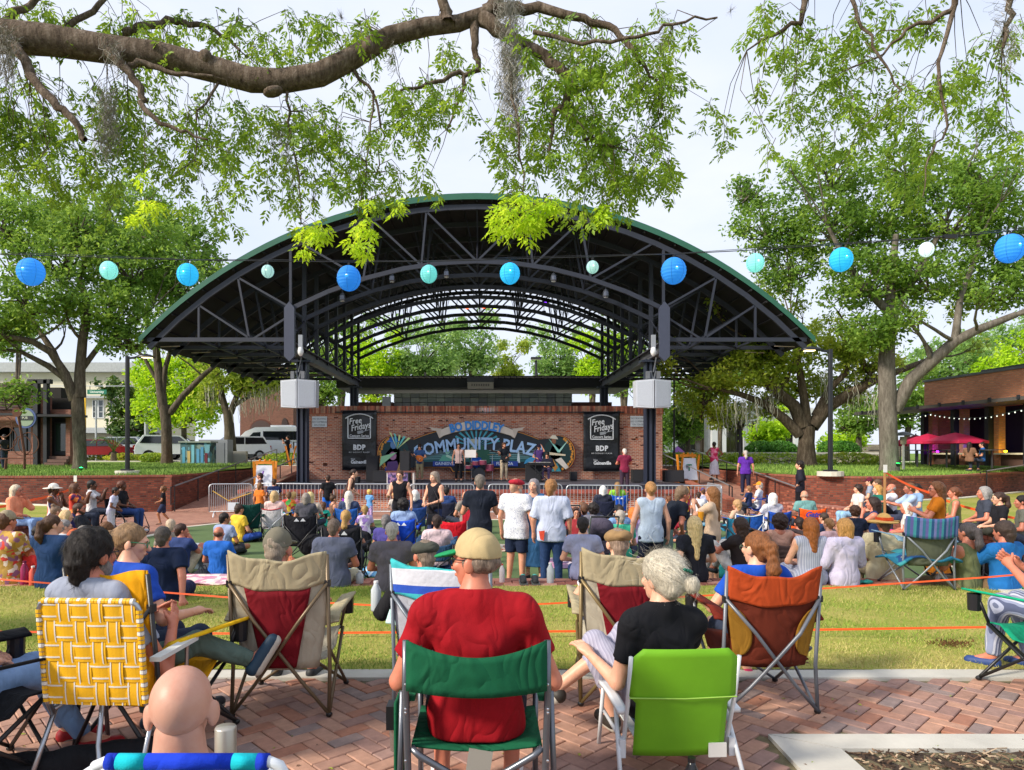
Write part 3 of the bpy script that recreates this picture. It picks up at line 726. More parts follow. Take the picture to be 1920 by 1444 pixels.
# gold scrolls at both ends
m=MB()
for cx_,sg in((712,1),(1074,-1)):
 for k in range(15):
  a=-1.1+k*.16; x_=(740 if sg>0 else 1046)-sg*29*math.cos(a); y_=851+31*math.sin(a)
  m.prism([S(*p)for p in blob(x_+sg*(1.5+(k%3)),y_,2.3,2.6,8)],SD-.06,SD-.048)
m.build('scroll',plastic('#cf8a2c',.5),sgn,w=True,kind='stuff')
# lettering
T1=plastic('#a4c8f2',.5)
ctr=S(893,842)
R1=11.5
text_mesh('COMMUNITY PLAZA',.80,T1,sgn,'lettering',(ctr[0]+.12-LX,-.09,S(0,833)[1]-LZ),extrude=.02,bold=.022,xscale=.84,arc=R1,space=1.02)
# ribbon
rib=[]
for e_,y_,c_,nm_ in((0,-.115,'#6d5f55','ribbon_edge'),(1.2,-.14,'#dccfc2','ribbon')):
 up_=arc_pts((826+e_,805+e_),(892,773+e_),(962-e_,805+e_),16); lo_=arc_pts((824+e_,821-e_),(893,793-e_),(966-e_,821-e_),16)
 MB().grid([[(S(*a)[0],SD+y_,S(*a)[1]),(S(*b)[0],SD+y_,S(*b)[1])]for a,b in zip(up_,lo_)],thick=-.02).build(nm_,plastic(c_,.7),sgn,w=True)
for sg,cx_ in((-1,826),(1,963)):
 e=lambda x_,y_:(cx_+sg*x_,y_)
 sprism([e(-2,804),e(22,801),e(16,805),e(19,807),e(8,808),e(2,822),e(-4,819)][::sg],-.118,.012,plastic('#cdbfb2',.7),'ribbon_tail')
c2=S(893,799)
text_mesh('BO DIDDLEY',.56,plastic('#2f86d8',.5),sgn,'lettering',(S(893,0)[0]-LX,-.17,S(0,798.5)[1]-LZ),extrude=.02,bold=.024,arc=4.9,xscale=.80)
for px,tx,wd in((838,'GAINESVILLE',52),(946,'FLORIDA',50)):
 a_,b_=S(px-wd/2,874),S(px+wd/2,865)
 m=MB(); m.box(((a_[0]+b_[0])/2,SD-.10,(a_[1]+b_[1])/2),(b_[0]-a_[0],.02,.24)); m.build('name_plate',plastic('#1f3f9a',.5),sgn,w=True)
 text_mesh(tx,.2,plastic('#cfe0f5'),sgn,'lettering',((a_[0]+b_[0])/2-LX,-.118,(a_[1]+b_[1])/2-LZ),bold=.003)
 # ---- canopy
DF,DB=27.0,41.3
t=thing('stage_canopy','huge arched black steel truss canopy with a green roof edge over the stage','canopy',(CX,34,FL))
R0,HT,ZT=18.3,13.22,6.15
def arcz(x,off=0):return 11.8-R0+math.sqrt(max(0,(R0-off)**2-x*x))
m=MB()
N=48; rows=[DF-.14,DF+3,DF+7,DF+11,DB+.3]
xs=[HT*math.sin(a)/math.sin(1.0)for a in np.linspace(-1.0,1.0,N+1)]
xs=[-HT+2*HT*i/N for i in range(N+1)]
for off,flip in((0.0,0),(0.16,1)):
 P=[[(CX+x,y,arcz(x)-off)for y in rows]for x in xs]
 m.grid(P,thick=0)
 if not flip:pass
m.build('roof_deck',[M_DECK],t,w=True)
m=MB()
P=[[(CX+x*1.004,y,arcz(x)+.05)for y in(DF-.2,DB+.35)]for x in xs]; m.grid(P,thick=.035)
P=[[(CX+x*1.004,DF-.2,arcz(x)+o_)for o_ in(.052,-.19)]for x in xs]; m.grid(P,thick=.03)
m.build('roof_edge',M_GREEN,t,w=True)
# corrugation ribs under the deck
m=MB()
for y in np.arange(DF-.3,DB,.42):
 pass
for i,x in enumerate(np.linspace(-12.6,12.6,43)):
 m.box((CX+x,(DF+DB)/2,arcz(x)-.21),(.06,DB-DF+.3,.09),rot=Matrix.Rotation(math.asin(x/R0),3,'Y'))
m.build('purlin',M_DECK,t,w=True,kind='stuff')
PX=7.37
nodes_top=[-12.6,-10.8,-7.9,-5.0,-2.5,0,2.5,5.0,7.9,10.8,12.6]
def botz(x):
 return 7.35+1.88*(1-(x/PX)**2)
def truss(y,fw,name):
 m=MB(); ww=fw; N2=22
 for i in range(N2):
  a,b=-HT+.25+(2*HT-.5)*i/N2,-HT+.25+(2*HT-.5)*(i+1)/N2
  m.bar((CX+a,y,arcz(a,.42)),(CX+b,y,arcz(b,.42)),ww,.2)
 for i in range(10):
  a,b=-PX+2*PX*i/10,-PX+2*PX*(i+1)/10
  m.bar((CX+a,y,botz(a)),(CX+b,y,botz(b)),ww,.17)
 for s in(-1,1):
  m.bar((CX+s*PX,y,6.13),(CX+s*(HT-.2),y,6.13),ww,.16)
  m.bar((CX+s*PX,y,5.9),(CX+s*PX,y,arcz(PX,.42)),.16 if name=='back' else .1)
  segs=[((12.0,6.13),(12.0,0)),((11.2,0),(9.0,6.13)),((9.15,6.13),(9.75,0)),((9.75,0),(PX,7.5)),((9.0,6.13),(PX,7.3)),((PX-.1,7.4),(5.6,0)),((5.6,0),(4.42,-1)),((4.42,-1),(3.4,0)),((3.4,0),(1.6,-1)),((1.6,-1),(0.0,0))]
  segs=[((11.0,6.13),(11.0,0)),((11.0,0),(8.9,6.13)),((9.0,6.13),(9.45,0)),((9.45,0),(PX,7.4)),((8.9,6.13),(PX,7.1)),((PX-.1,7.45),(7.25,0)),((7.0,0),(4.42,-1)),((4.42,-1),(4.0,0)),((3.9,0),(1.75,-1)),((1.75,-1),(0.9,0)),((0.0,-1),(0.9,0))]
  segs=[((11.0,6.13),(11.0,0)),((11.0,0),(8.9,6.13)),((9.0,6.13),(9.45,0)),((9.45,0),(PX,7.4)),((8.9,6.13),(PX,7.1)),((6.9,0),(4.5,-1)),((4.5,-1),(4.1,0)),((4.1,0),(2.2,-1)),((2.2,-1),(2.0,0)),((2.0,0),(0.0,-1))]
  for(a,za),(b,zb)in segs:
   f=lambda q,z_:arcz(q,.5)if z_==0 else(botz(q)if z_==-1 else z_)
   m.bar((CX+s*a,y,f(a,za)),(CX+s*b,y,f(b,zb)),.078)
 return m.build('truss',M_STEEL,t,w=True)
NT=8
for i in range(NT):
 y=DF+(DB-DF)*i/(NT-1); truss(y,.105,'front' if i==0 else 'back')
 # pointed plates at the front, side girders, posts, bracing, columns
for s in(-1,1):
 m=MB(); x=CX+s*PX; m.prism([(x-.2,5.45),(x,5.25),(x+.2,5.45),(x+.2,7.35),(x,7.6),(x-.2,7.35)],DF-.22,DF-.02); m.build('gusset_plate',M('#3b4054',rough=.5,var=.06,kind='painted_steel'),t,w=True)
 m=MB()
 for zc,w_,h_ in((5.62,.34,.04),(6.02,.34,.04),(5.82,.03,.40)):m.box((x,(DF+DB)/2,zc),(w_,DB-DF+.2,h_))
 m.build('girder',M('#4a4a52',rough=.55,var=.2,scale=1,kind='painted_steel'),t,w=True)
 m=MB()
 for i in range(NT-1):
  y0,y1=DF+(DB-DF)*i/(NT-1),DF+(DB-DF)*(i+1)/(NT-1)
  for(xa,za,xb,zb)in((x,6.1,x,7.3),(x,7.3,x,6.1)):m.tube([(xa,y0,za),(xb,y1,zb)],.03,4)
  for q in(2.2,4.5,0.0):
   if s<0 and q==0:continue
   xx=CX+s*q; m.tube([(xx,y0,arcz(q,.5)),(xx,y1,botz(q))],.025,4); m.tube([(xx,y1,arcz(q,.5)),(xx,y0,botz(q))],.025,4)
   ym=(y0+y1)/2
   m.tube([(xx-.5,ym,arcz(q-.5,.3)),(xx,ym,botz(q)),(xx+.5,ym,arcz(q+.5,.3))],.02,4)
  for q in(9.0,11.0):m.bar((CX+s*q,y0,6.13),(CX+s*q,y1,6.13),.08)
  m.bar((CX+s*9,y0,6.13),(CX+s*11,y1,6.13),.06)
 m.build('bracing',M_STEEL,t,w=True,kind='stuff')
 for yc in(28.8,40.0):
  cxx=wx(568,28.8)if s<0 else wx(1218,28.8); z0=FS if yc<30 else-.5
  m=MB(); m.box((cxx,yc,(z0+5.6)/2),(.10,.42,5.6-z0)); m.box((cxx-.19,yc,(z0+5.6)/2),(.05,.42,5.6-z0)); m.box((cxx+.19,yc,(z0+5.6)/2),(.05,.42,5.6-z0)); m.box((cxx,yc,(z0+5.6)/2),(.36,.09,5.58-z0))
  m.box((cxx,yc,z0+.03),(.6,.6,.06)); m.box((cxx,yc,5.5),(.8,.6,.08)); m.build('column',M('#22293c',rough=.5,var=.1,kind='painted_steel'),t,w=True)
  # light soffit strips on the wing underside
m=MB()
for s in(-1,1):
 for i in range(7):
  q=8.2+i*.75; y=DF+1+i*1.7; m.box((CX+s*(12.6-i*.55),y,6.02),(.9,.05,.03),rz=s*.2)
m.build('conduit',M('#9a8d88',rough=.6),t,w=True,kind='stuff')
# speakers: two tilted grey panels each side, hung under the girder
for px,tt in((558,'near the white van'),(1226,'near the orange trees and path')):
 d=27.6; X=wx(px,d); Z=wz(739,d)
 b=thing('hanging_speaker','pale grey double speaker cabinet hung from the canopy %s'%('over the a-frame and white van' if px<900 else 'above the maroon shirted man'),'speaker',(X,d,Z))
 for s in(-1,1):
  m=MB(); m.prism([(s*.02,-.56),(s*.02,.6),(s*.72,.56),(s*.70,-.52)][::s],-.1,.45); m.v=[(x,y+abs(x)*.25,z)for x,y,z in m.v]; c=m.build('cabinet',M('#b4bac6',rough=.45,var=.06,scale=3,bump=.1,kind='grille'),b)
  m=MB(); m.prism([(s*.07,-.50),(s*.07,.53),(s*.66,.50),(s*.64,-.46)][::s],-.112,-.10); m.v=[(x,y+abs(x)*.25,z)for x,y,z in m.v]; m.build('grille',M('#a6adba',rough=.6,var=.1,scale=40,bump=.5,bscale=200,kind='grille'),c)
 m=MB(); m.bar((0,.1,.55),(.1,.1,.95),.05); m.bar((0,.1,.55),(-.1,.1,.95),.05); m.bar((0,.1,.9),(.12,.1,1.5),.04); m.box((-.22,.1,.78),(.14,.2,.3)); m.box((.2,.1,.78),(.14,.2,.3)); m.build('bracket',M('#6d7078',rough=.5,metal=.3),b)
 # white cameras at the inner wing ends
for s in(-1,1):
 b=thing('security_camera','white dome camera under the canopy wing %s'%('nearer the forked oak' if s<0 else 'nearer the pink umbrellas'),'camera',(CX+s*PX-s*.42*1,DF-.1,5.95))
 MB().box((0,0,.1),(.16,.12,.5)).build('bracket',plastic('#8d929c'),b)
 MB().lathe([(.03,.0),(.09,-.05),(.12,-.2),(.1,-.3),(.04,-.38),(.01,-.39)],(0,0,-.1)).build('dome',plastic('#d8dade'),b,smooth=True)
 # coloured stage lights on the rear trusses
k=0
for px,py,c,nm in((678,597,'#5a30ff','violet'),(704,612,'#6a4aff','blue violet'),(764,592,'#20d0e0','turquoise'),(768,571,'#a040e0','purple'),(857,577,'#f0f040','yellow'),(876,577,'#ff6030','orange'),(907,576,'#ff5a20','orange'),(928,577,'#d0f040','lime'),(1020,588,'#20e0c8','teal'),(1022,566,'#7030e0','purple'),(1088,609,'#5030ff','violet blue'),(1105,593,'#6030e0','indigo')):
 d=36.0; x,y,z=W(px,py,d)
 b=thing('stage_light','small black lantern glowing %s under the canopy arch, %s'%(nm,['outermost of the low pair','inner of the low pair','just above the ribbon end','high beside a web bar','first of the middle four','second of the middle four','third of the middle four','last of the middle four','over the sign','high near a node','low toward the column','beside the low violet one'][k]),'stage light',(x,d,z),group='coloured stage lights under the canopy'); k+=1
 MB().lathe([(.10,.14),(.11,.0),(.09,-.02)],(0,0,0),8).build('housing',plastic('#111114'),b); MB().lathe([(.085,0),(.085,-.03)],(0,0,-.025),8).build('lens',glow(c,2.5),b)
 MB().bar((0,0,.14),(0,0,.5),.03).build('yoke',plastic('#111114'),b)
for px,py in((735,521),(837,512),(642,557),(1038,520),(1136,550)):
 d=28.6; x,y,z=W(px,py,d); b=thing('floodlight','glass fronted floodlight clamped under the second arch, %s'%{735:'between two round lanterns',837:'right above the pale green lantern side',642:'hidden behind the blue lantern',1038:'near the arch crown',1136:'toward the far column'}[px],'floodlight',(x,y,z),group='floodlights on the arch')
 MB().lathe([(.06,.16),(.12,.05),(.13,-.12),(.1,-.16)],(0,0,0),8).build('housing',M('#6c7280',rough=.25,metal=.5),b); MB().lathe([(.1,0),(.08,-.02)],(0,0,-.17),8).build('lens',M('#c8d2e0',rough=.1),b); MB().bar((0,0,.15),(0,0,.45),.03).build('bracket',M_STEEL,b)
 # ---- low building behind the stage
t=thing('backstage_building','low flat-roofed brick building with a grey block band behind the stage wall','building',(0,43,1.0))
d=43.0; X0,X1=wx(635,d),wx(1176,d)
m=MB(); m.box(((X0+X1)/2,d+1.6,wz(718,d)),(X1-X0,4.6,wz(712,d)-wz(734,d))); m.build('fascia',M('#1e1f24',rough=.6,kind='painted_steel'),t,w=True)
m=MB();
for i in range(46):m.box((X0+.8+i*(X1-X0-1.2)/45,d+1,wz(712,d)+.04),(.32,4.2,.05),rot=Matrix.Rotation(.08,3,'Y'))
m.build('roof_sheet',M('#9c9590',rough=.5,var=.2,kind='tin'),t,w=True,kind='stuff')
m=MB(); m.box((wx(698,d),d+1.5,2.7),(wx(735,d)-wx(662,d),2,4.4)); m.box((wx(1112,d),d+1.5,2.7),(wx(1152,d)-wx(1076,d),2,4.4)); m.build('brickwork',brickmat(['#4a2a26','#5d332c','#6c3a30'],'#4c3a36',stain=.3),t,w=True)
m=MB(); nx,nz_=21,3; a,b_=wx(735,d),wx(1076,d); z0,z1=wz(762,d),wz(735,d)
for i in range(nx):
 for j in range(nz_):m.box((a+(i+.5)*(b_-a)/nx,d+.9+random.uniform(0,.01),z0+(j+.5)*(z1-z0)/nz_),((b_-a)/nx-.03,.3,(z1-z0)/nz_-.03),mi=random.randrange(3))
m.build('block',[M(c,rough=.85,var=.12,kind='block')for c in('#8e9490','#9aa09a','#82878a')],t,w=True,kind='stuff')
m=MB(); m.box(((a+b_)/2,d+1.2,(z0+z1)/2),(b_-a,.3,z1-z0)); m.box(((a+b_)/2,d+1.5,1.9),(b_-a,1,2.9)); m.build('wall',M('#5d6160',rough=.9),t,w=True)
m=MB(); m.box((wx(724,42),42.2,wz(755,42)),(.5,.3,.75)); m.build('meter_box',plastic('#a9b0ba'),t,w=True)
b=thing('roof_unit','beige and black air unit on the edge of the low roof behind the stage','air conditioner',(wx(901,41),41,wz(720,41)))
MB().box((0,0,-.1),(1.55,.8,.35)).build('casing',plastic('#a39a8a'),b); MB().box((0,-.01,.22),(1.6,.84,.3)).build('fan_box',plastic('#1c1e22'),b)
m=MB()
for i in range(8):m.box((-.5+i*.14,-.41,-.1),(.08,.02,.12))
m.build('vent',plastic('#5f5a50'),b,kind='stuff')
for px,py in((703,706),(796,697),(1008,700),(1114,702)):
 tag(MB().tube([wx(px,42)and(wx(px,42),42.4,wz(716,42)),(wx(px,42),42.4,wz(py,42))],.07,6).build('vent_pipe',M('#9c968e',rough=.6)),'short grey vent pipe standing on the low roof, %s'%{703:'nearest the left girder',796:'tallest one',1008:'next to the black lamp pole',1114:'nearest the other girder'}[px],'pipe','vent pipes on the roof')
b=thing('area_lamp','black flat-topped lamp pole rising behind the low roof','lamp',(wx(1005,50),50,1.1))
MB().tube([(0,0,0),(0,0,wz(676,50)-1.1)],.1,8).build('pole',plastic('#23262c'),b); MB().box((0,0,wz(672,50)-1.1),(.75,.5,.14)).build('head',plastic('#23262c'),b)
# trees
def leafmat(dark,mid,light,trans=0.35,scale=0.8,key=None):
 m,nt,b=new_mat('foliage'); g=nt.nodes.new('ShaderNodeNewGeometry')
 n=_noise(nt,scale,3,0.6,vec=g.outputs['Position']); n2=_noise(nt,scale*9,2,0.6,vec=g.outputs['Position'])
 mx=nt.nodes.new('ShaderNodeMixRGB'); mx.inputs[0].default_value=0.5
 nt.links.new(n.outputs['Fac'],mx.inputs[1]); nt.links.new(n2.outputs['Fac'],mx.inputs[2])
 r=_ramp(nt,mx.outputs[0],[(0.36,hx(dark)),(0.5,hx(mid)),(0.64,hx(light))])
 nt.links.new(r.outputs[0],b.inputs['Base Color']); b.inputs['Roughness'].default_value=0.5; b.inputs['Specular IOR Level'].default_value=0.35
 tr=nt.nodes.new('ShaderNodeBsdfTranslucent'); hs=nt.nodes.new('ShaderNodeHueSaturation'); hs.inputs['Hue'].default_value=0.485; hs.inputs['Value'].default_value=1.5
 nt.links.new(r.outputs[0],hs.inputs['Color']); nt.links.new(hs.outputs[0],tr.inputs['Color'])
 ms=nt.nodes.new('ShaderNodeMixShader'); ms.inputs[0].default_value=trans
 out=nt.nodes['Material Output']; nt.links.new(b.outputs[0],ms.inputs[1]); nt.links.new(tr.outputs[0],ms.inputs[2]); nt.links.new(ms.outputs[0],out.inputs[0])
 return m
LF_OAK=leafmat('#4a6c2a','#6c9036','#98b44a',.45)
LF_OAKY=leafmat('#66822c','#92a83a','#bcc450',.5)
LF_LIME=leafmat('#6f9a18','#9cc222','#c4dc3c',.5)
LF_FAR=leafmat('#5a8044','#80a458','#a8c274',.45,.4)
LF_MAG=leafmat('#2f4a22','#4c6c2c','#7d9440',.2)
def barkmat(c1,c2,c3,sc=5):
 m,nt,b=new_mat('bark'); n=_noise(nt,sc,7,0.75,mscale=(2.2,2.2,.5)); n2=_noise(nt,sc*5,4,.7)
 r=_ramp(nt,n.outputs['Fac'],[(.32,hx(c1)),(.52,hx(c2)),(.72,hx(c3))]); nt.links.new(r.outputs[0],b.inputs['Base Color']); b.inputs['Roughness'].default_value=.92
 b.inputs['Specular IOR Level'].default_value=.15
 mx=nt.nodes.new('ShaderNodeMixRGB'); mx.inputs[0].default_value=.4; nt.links.new(n.outputs['Fac'],mx.inputs[1]); nt.links.new(n2.outputs['Fac'],mx.inputs[2])
 _bump(nt,b,mx.outputs[0],1.0,.05); return m
BARK=barkmat('#3c362e','#5e554a','#7f766a'); BARK_D=barkmat('#3a322a','#5f5346','#85786a')
def leaf_cards(C,rad,per,size,squash=0.8,out_bias=0.3):
 """Leaf quads in clusters: C (k,3) centres, rad (k,)."""
 k=len(C); n=k*per; ci=np.repeat(np.arange(k),per)
 d=rng.normal(0,1,(n,3)); d/=np.linalg.norm(d,axis=1)[:,None]
 r=rad[ci]*rng.uniform(0.15,1,n)**0.6; P=C[ci]+d*r[:,None]*np.array([1,1,squash])
 nrm=rng.normal(0,1,(n,3))+np.array([0,0,1.0])+d*out_bias; nrm/=np.linalg.norm(nrm,axis=1)[:,None]
 a=np.cross(nrm,rng.normal(0,1,(n,3))); a/=np.linalg.norm(a,axis=1)[:,None]; b=np.cross(nrm,a)
 s=size*rng.uniform(.6,1.3,n)[:,None]
 V=np.stack([P+a*s,P+b*s*.5+nrm*s*.12,P-a*s,P-b*s*.5+nrm*s*.12],1)
 return V.reshape(-1,3)
def tree_limbs(mb,p,d,L,r,depth,ends,spread=.6,up=.12,nseg=3):
 pts=[Vector(p)]; rr=[r]; dd=Vector(d).normalized()
 for i in range(nseg):
  dd=(dd+Vector((random.gauss(0,.16),random.gauss(0,.16),random.gauss(up,.10)))).normalized()
  pts.append(pts[-1]+dd*L/nseg); rr.append(r*(1-.35*(i+1)/nseg))
 mb.tube(pts,rr,7 if r>.08 else 5,cap=False)
 if depth<=0:ends.append(pts[-1]); ends.append(pts[-2]); return
 for k in range(random.choice([2,3,3])):
  nd=(dd+Vector((random.gauss(0,spread),random.gauss(0,spread),random.gauss(0.05,spread*.55)))).normalized()
  tree_limbs(mb,pts[-1]if k else pts[-1],nd,L*random.uniform(.62,.82),rr[-1]*random.uniform(.6,.75),depth-1,ends,spread,up,nseg)
def tree(name,label,base,trunk,limbs,blobs,leaf,bark,lsize=.13,per=26,dens=.62,group=None,depth=2,crad=.5,rs=1):
 """trunk: [(x,y,z,r)..] world; limbs: list of polylines; blobs: [(x,y,z,rx,ry,rz,n)] crown volumes."""
 t=thing(name,label,'tree',base,group=group)
 mb=MB(); mb.tube([q[:3]for q in trunk],[q[3]*rs for q in trunk],14,cap=False); trk=mb.build('trunk',bark,t,smooth=True,w=True)
 br=MB(); ends=[]
 for lm in limbs:
  lm=[(q[0],q[1],q[2],q[3]*(rs*.5+.5 if rs>.7 else rs*1.15))for q in lm]; br.tube([q[:3]for q in lm],[q[3]for q in lm],9,cap=False)
  e=Vector(lm[-1][:3]); dd=(e-Vector(lm[-2][:3])).normalized()
  for k in range(3):tree_limbs(br,e,(dd+Vector((random.gauss(0,.5),random.gauss(0,.5),random.gauss(.1,.3)))).normalized(),random.uniform(1.2,2.0),lm[-1][3]*.7,depth-1,ends)
  for q in lm[2:-1]:
   tree_limbs(br,Vector(q[:3]),Vector((random.gauss(0,1),random.gauss(0,1),random.uniform(.1,.9))),random.uniform(1.0,1.8),q[3]*.4,depth-1,ends)
 C=[]
 for(x,y,z,rx,ry,rz_,n)in blobs:
  n=int(n*dens); d=rng.normal(0,1,(n,3)); d/=np.linalg.norm(d,axis=1)[:,None]
  rr=rng.uniform(.25,1,n)**.5; q=d*rr[:,None]*np.array([rx,ry,rz_])+np.array([x,y,z]); C.append(q)
  # twigs from the nearest branch out to some clusters
  for v in q[::max(1,n//14)]:
   s0=Vector((x,y,z-rz_*.5)); br.tube([s0,(s0+Vector(v))/2+Vector((random.gauss(0,.2),0,random.gauss(0,.2))),Vector(v)],[.05,.035,.012],4,cap=False)
 br.build('limb',bark,t,smooth=True,w=True)
 C=np.concatenate(C+([np.array([list(e)for e in ends])]if ends else[]))
 V=leaf_cards(C,crad*rng.uniform(.5,1.25,len(C)),per,lsize)
 mesh_np('crown',V,np.arange(len(V)).reshape(-1,4),leaf,t,smooth=False,w=True,kind='stuff')
 return t
def px_limb(pts,d0):
 """Polyline given where it stands: (px, py, depth, radius)."""
 return[(*W(a,b,c),r)for a,b,c,r in pts]
def pblob(px,py,d,rxp,ryp,n,ry=None):
 x,y,z=W(px,py,d); k=d/FPX; return(x,y,z,rxp*k,ry or rxp*k*.8,ryp*k,n)
 # big oak on the left bank with green up-light
d=27.5
tree('oak_tree','large oak forking low on the grass bank, green light at its foot',W(148,882,d),px_limb([(148,884,d,.60),(150,872,d,.50),(150,850,d,.46),(148,800,d,.47),(145,740,d,.45)],d),[px_limb([(150,745,d,.40),(150,700,d,.34),(155,640,d,.30),(165,580,d,.24),(150,520,d+.5,.18),(170,470,d+1,.1)],d),px_limb([(140,750,d,.36),(122,700,d-.3,.28),(95,660,d-.6,.24),(60,640,d-1,.2),(10,630,d-1.4,.15)],d),px_limb([(122,712,d,.24),(100,660,d+.6,.22),(60,600,d+.8,.16),(40,540,d+1,.1)],d),px_limb([(148,700,d,.2),(185,650,d+.4,.17),(230,620,d+.6,.13),(270,590,d+.6,.08)],d),px_limb([(124,712,d-.2,.2),(90,686,d-.3,.2),(40,660,d-.6,.14),(0,655,d-.9,.1)],d)],[pblob(60,560,d-1,90,60,210),pblob(200,580,d,80,55,200),pblob(120,480,d+.5,110,55,230),pblob(250,500,d+1,90,60,200),pblob(330,520,d+1.5,55,60,110),pblob(20,420,d,60,60,130),pblob(150,420,d+1,80,40,120),pblob(270,440,d+1.5,80,40,120),pblob(0,620,d-1,60,35,90),pblob(230,640,d,45,25,60),pblob(30,740,d-1.5,40,22,34)],LF_OAK,BARK,.10,26,rs=.52)
d=37
tree('oak_tree','tall leafy oak whose trunk forks above the painted utility box',W(313,880,d),px_limb([(313,880,d,.8),(313,850,d,.62),(312,800,d,.6),(308,760,d,.62)],d),[px_limb([(306,765,d,.5),(300,720,d,.45),(296,680,d,.4),(290,640,d,.3),(270,590,d,.2)],d),px_limb([(318,775,d,.36),(345,740,d,.32),(380,705,d,.26),(410,680,d-.5,.2),(440,650,d,.12)],d),px_limb([(305,740,d,.3),(310,690,d,.26),(325,640,d,.2),(350,580,d,.12)],d),px_limb([(298,720,d,.2),(270,670,d,.18),(240,640,d,.1)],d)],[pblob(300,480,d,90,90,240),pblob(210,420,d,110,70,260),pblob(120,440,d+1,80,60,150),pblob(360,440,d+2,60,50,120),pblob(330,590,d,80,60,130),pblob(260,380,d,60,40,80),pblob(60,400,d+3,60,60,110),pblob(360,640,d+1,40,35,50),pblob(395,500,d+1,28,35,40)],LF_OAK,BARK,.13,24,rs=.45)
# lime-green young tree and others beyond the left wing
d=47
tree('maple_tree','bright lime green young tree beside the oak and the utility box',W(320,850,d),px_limb([(345,850,d,.2),(345,780,d,.16),(340,720,d,.1)],d),[px_limb([(342,760,d,.1),(360,720,d,.07),(370,690,d,.05)],d),px_limb([(343,770,d,.1),(310,730,d,.07),(300,690,d,.04)],d)],[pblob(300,760,d,50,50,150),pblob(360,770,d,55,45,170),pblob(340,715,d,75,45,200),pblob(280,700,d,40,35,90),pblob(390,740,d,30,40,60),pblob(350,690,d,50,25,60)],LF_LIME,BARK,.15,24,crad=.6)
d=52
tree('magnolia_tree','dark glossy magnolia between the lamp post and the pale building',W(235,855,d),px_limb([(258,855,d,.15),(255,800,d,.12),(250,740,d,.06)],d),[px_limb([(256,820,d,.08),(240,800,d,.06),(230,780,d,.04)],d)],[pblob(245,800,d,42,42,130),pblob(240,750,d,32,35,90),pblob(262,830,d,40,18,50)],LF_MAG,BARK_D,.2,20,crad=.5)
d=44
tree('oak_tree','grey forked oak draped with moss in front of the arched brick church',W(430,850,d),px_limb([(432,850,d,.8),(430,800,d,.62),(427,770,d,.6)],d),[px_limb([(425,775,d,.42),(415,740,d,.36),(410,710,d,.3),(400,690,d,.2)],d),px_limb([(432,775,d,.4),(445,740,d,.3),(460,710,d,.22),(475,690,d,.14)],d),px_limb([(440,760,d,.25),(480,735,d,.2),(520,722,d,.12)],d)],[pblob(420,705,d,60,28,120),pblob(480,720,d,50,24,90),pblob(530,712,d,40,18,60),pblob(390,740,d,22,24,30)],LF_OAKY,BARK,.16,20,crad=.7,rs=.5)
# beyond the stage, seen through the arch
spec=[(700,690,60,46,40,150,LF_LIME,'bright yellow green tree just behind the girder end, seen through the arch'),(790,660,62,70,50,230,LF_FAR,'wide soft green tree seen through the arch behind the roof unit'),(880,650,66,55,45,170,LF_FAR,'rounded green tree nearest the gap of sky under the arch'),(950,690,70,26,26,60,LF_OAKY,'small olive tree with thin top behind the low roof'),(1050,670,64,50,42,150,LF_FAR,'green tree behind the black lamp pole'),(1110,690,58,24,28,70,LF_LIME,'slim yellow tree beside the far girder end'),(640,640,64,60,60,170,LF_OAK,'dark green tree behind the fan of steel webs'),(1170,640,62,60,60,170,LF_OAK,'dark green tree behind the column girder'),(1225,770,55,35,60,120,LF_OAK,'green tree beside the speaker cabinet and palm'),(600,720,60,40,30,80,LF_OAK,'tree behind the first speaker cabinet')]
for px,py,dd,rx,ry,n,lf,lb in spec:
 tree('broadleaf_tree',lb,(wx(px,dd),dd,1.1),[(wx(px,dd),dd,1.05,.3),(wx(px,dd),dd,3.5,.24),(wx(px+4,dd),dd,wz(py+ry*.5,dd),.16)],[[(wx(px,dd),dd,4,.16),(wx(px+rx*.2,dd),dd,wz(py+10,dd),.1),(wx(px+rx*.4,dd),dd,wz(py-5,dd),.05)],[(wx(px,dd),dd,4,.16),(wx(px-rx*.2,dd),dd,wz(py+10,dd),.1),(wx(px-rx*.4,dd),dd,wz(py-5,dd),.05)]],[pblob(px,py,dd,rx,ry,n),pblob(px-rx*.5,py+ry*.5,dd,rx*.6,ry*.6,n*.4),pblob(px+rx*.5,py+ry*.55,dd,rx*.6,ry*.6,n*.4),pblob(px,py+ry*1.1,dd,rx*.8,ry*.6,n*.3)],lf,BARK,.2,20,group='trees beyond the stage',crad=.8)
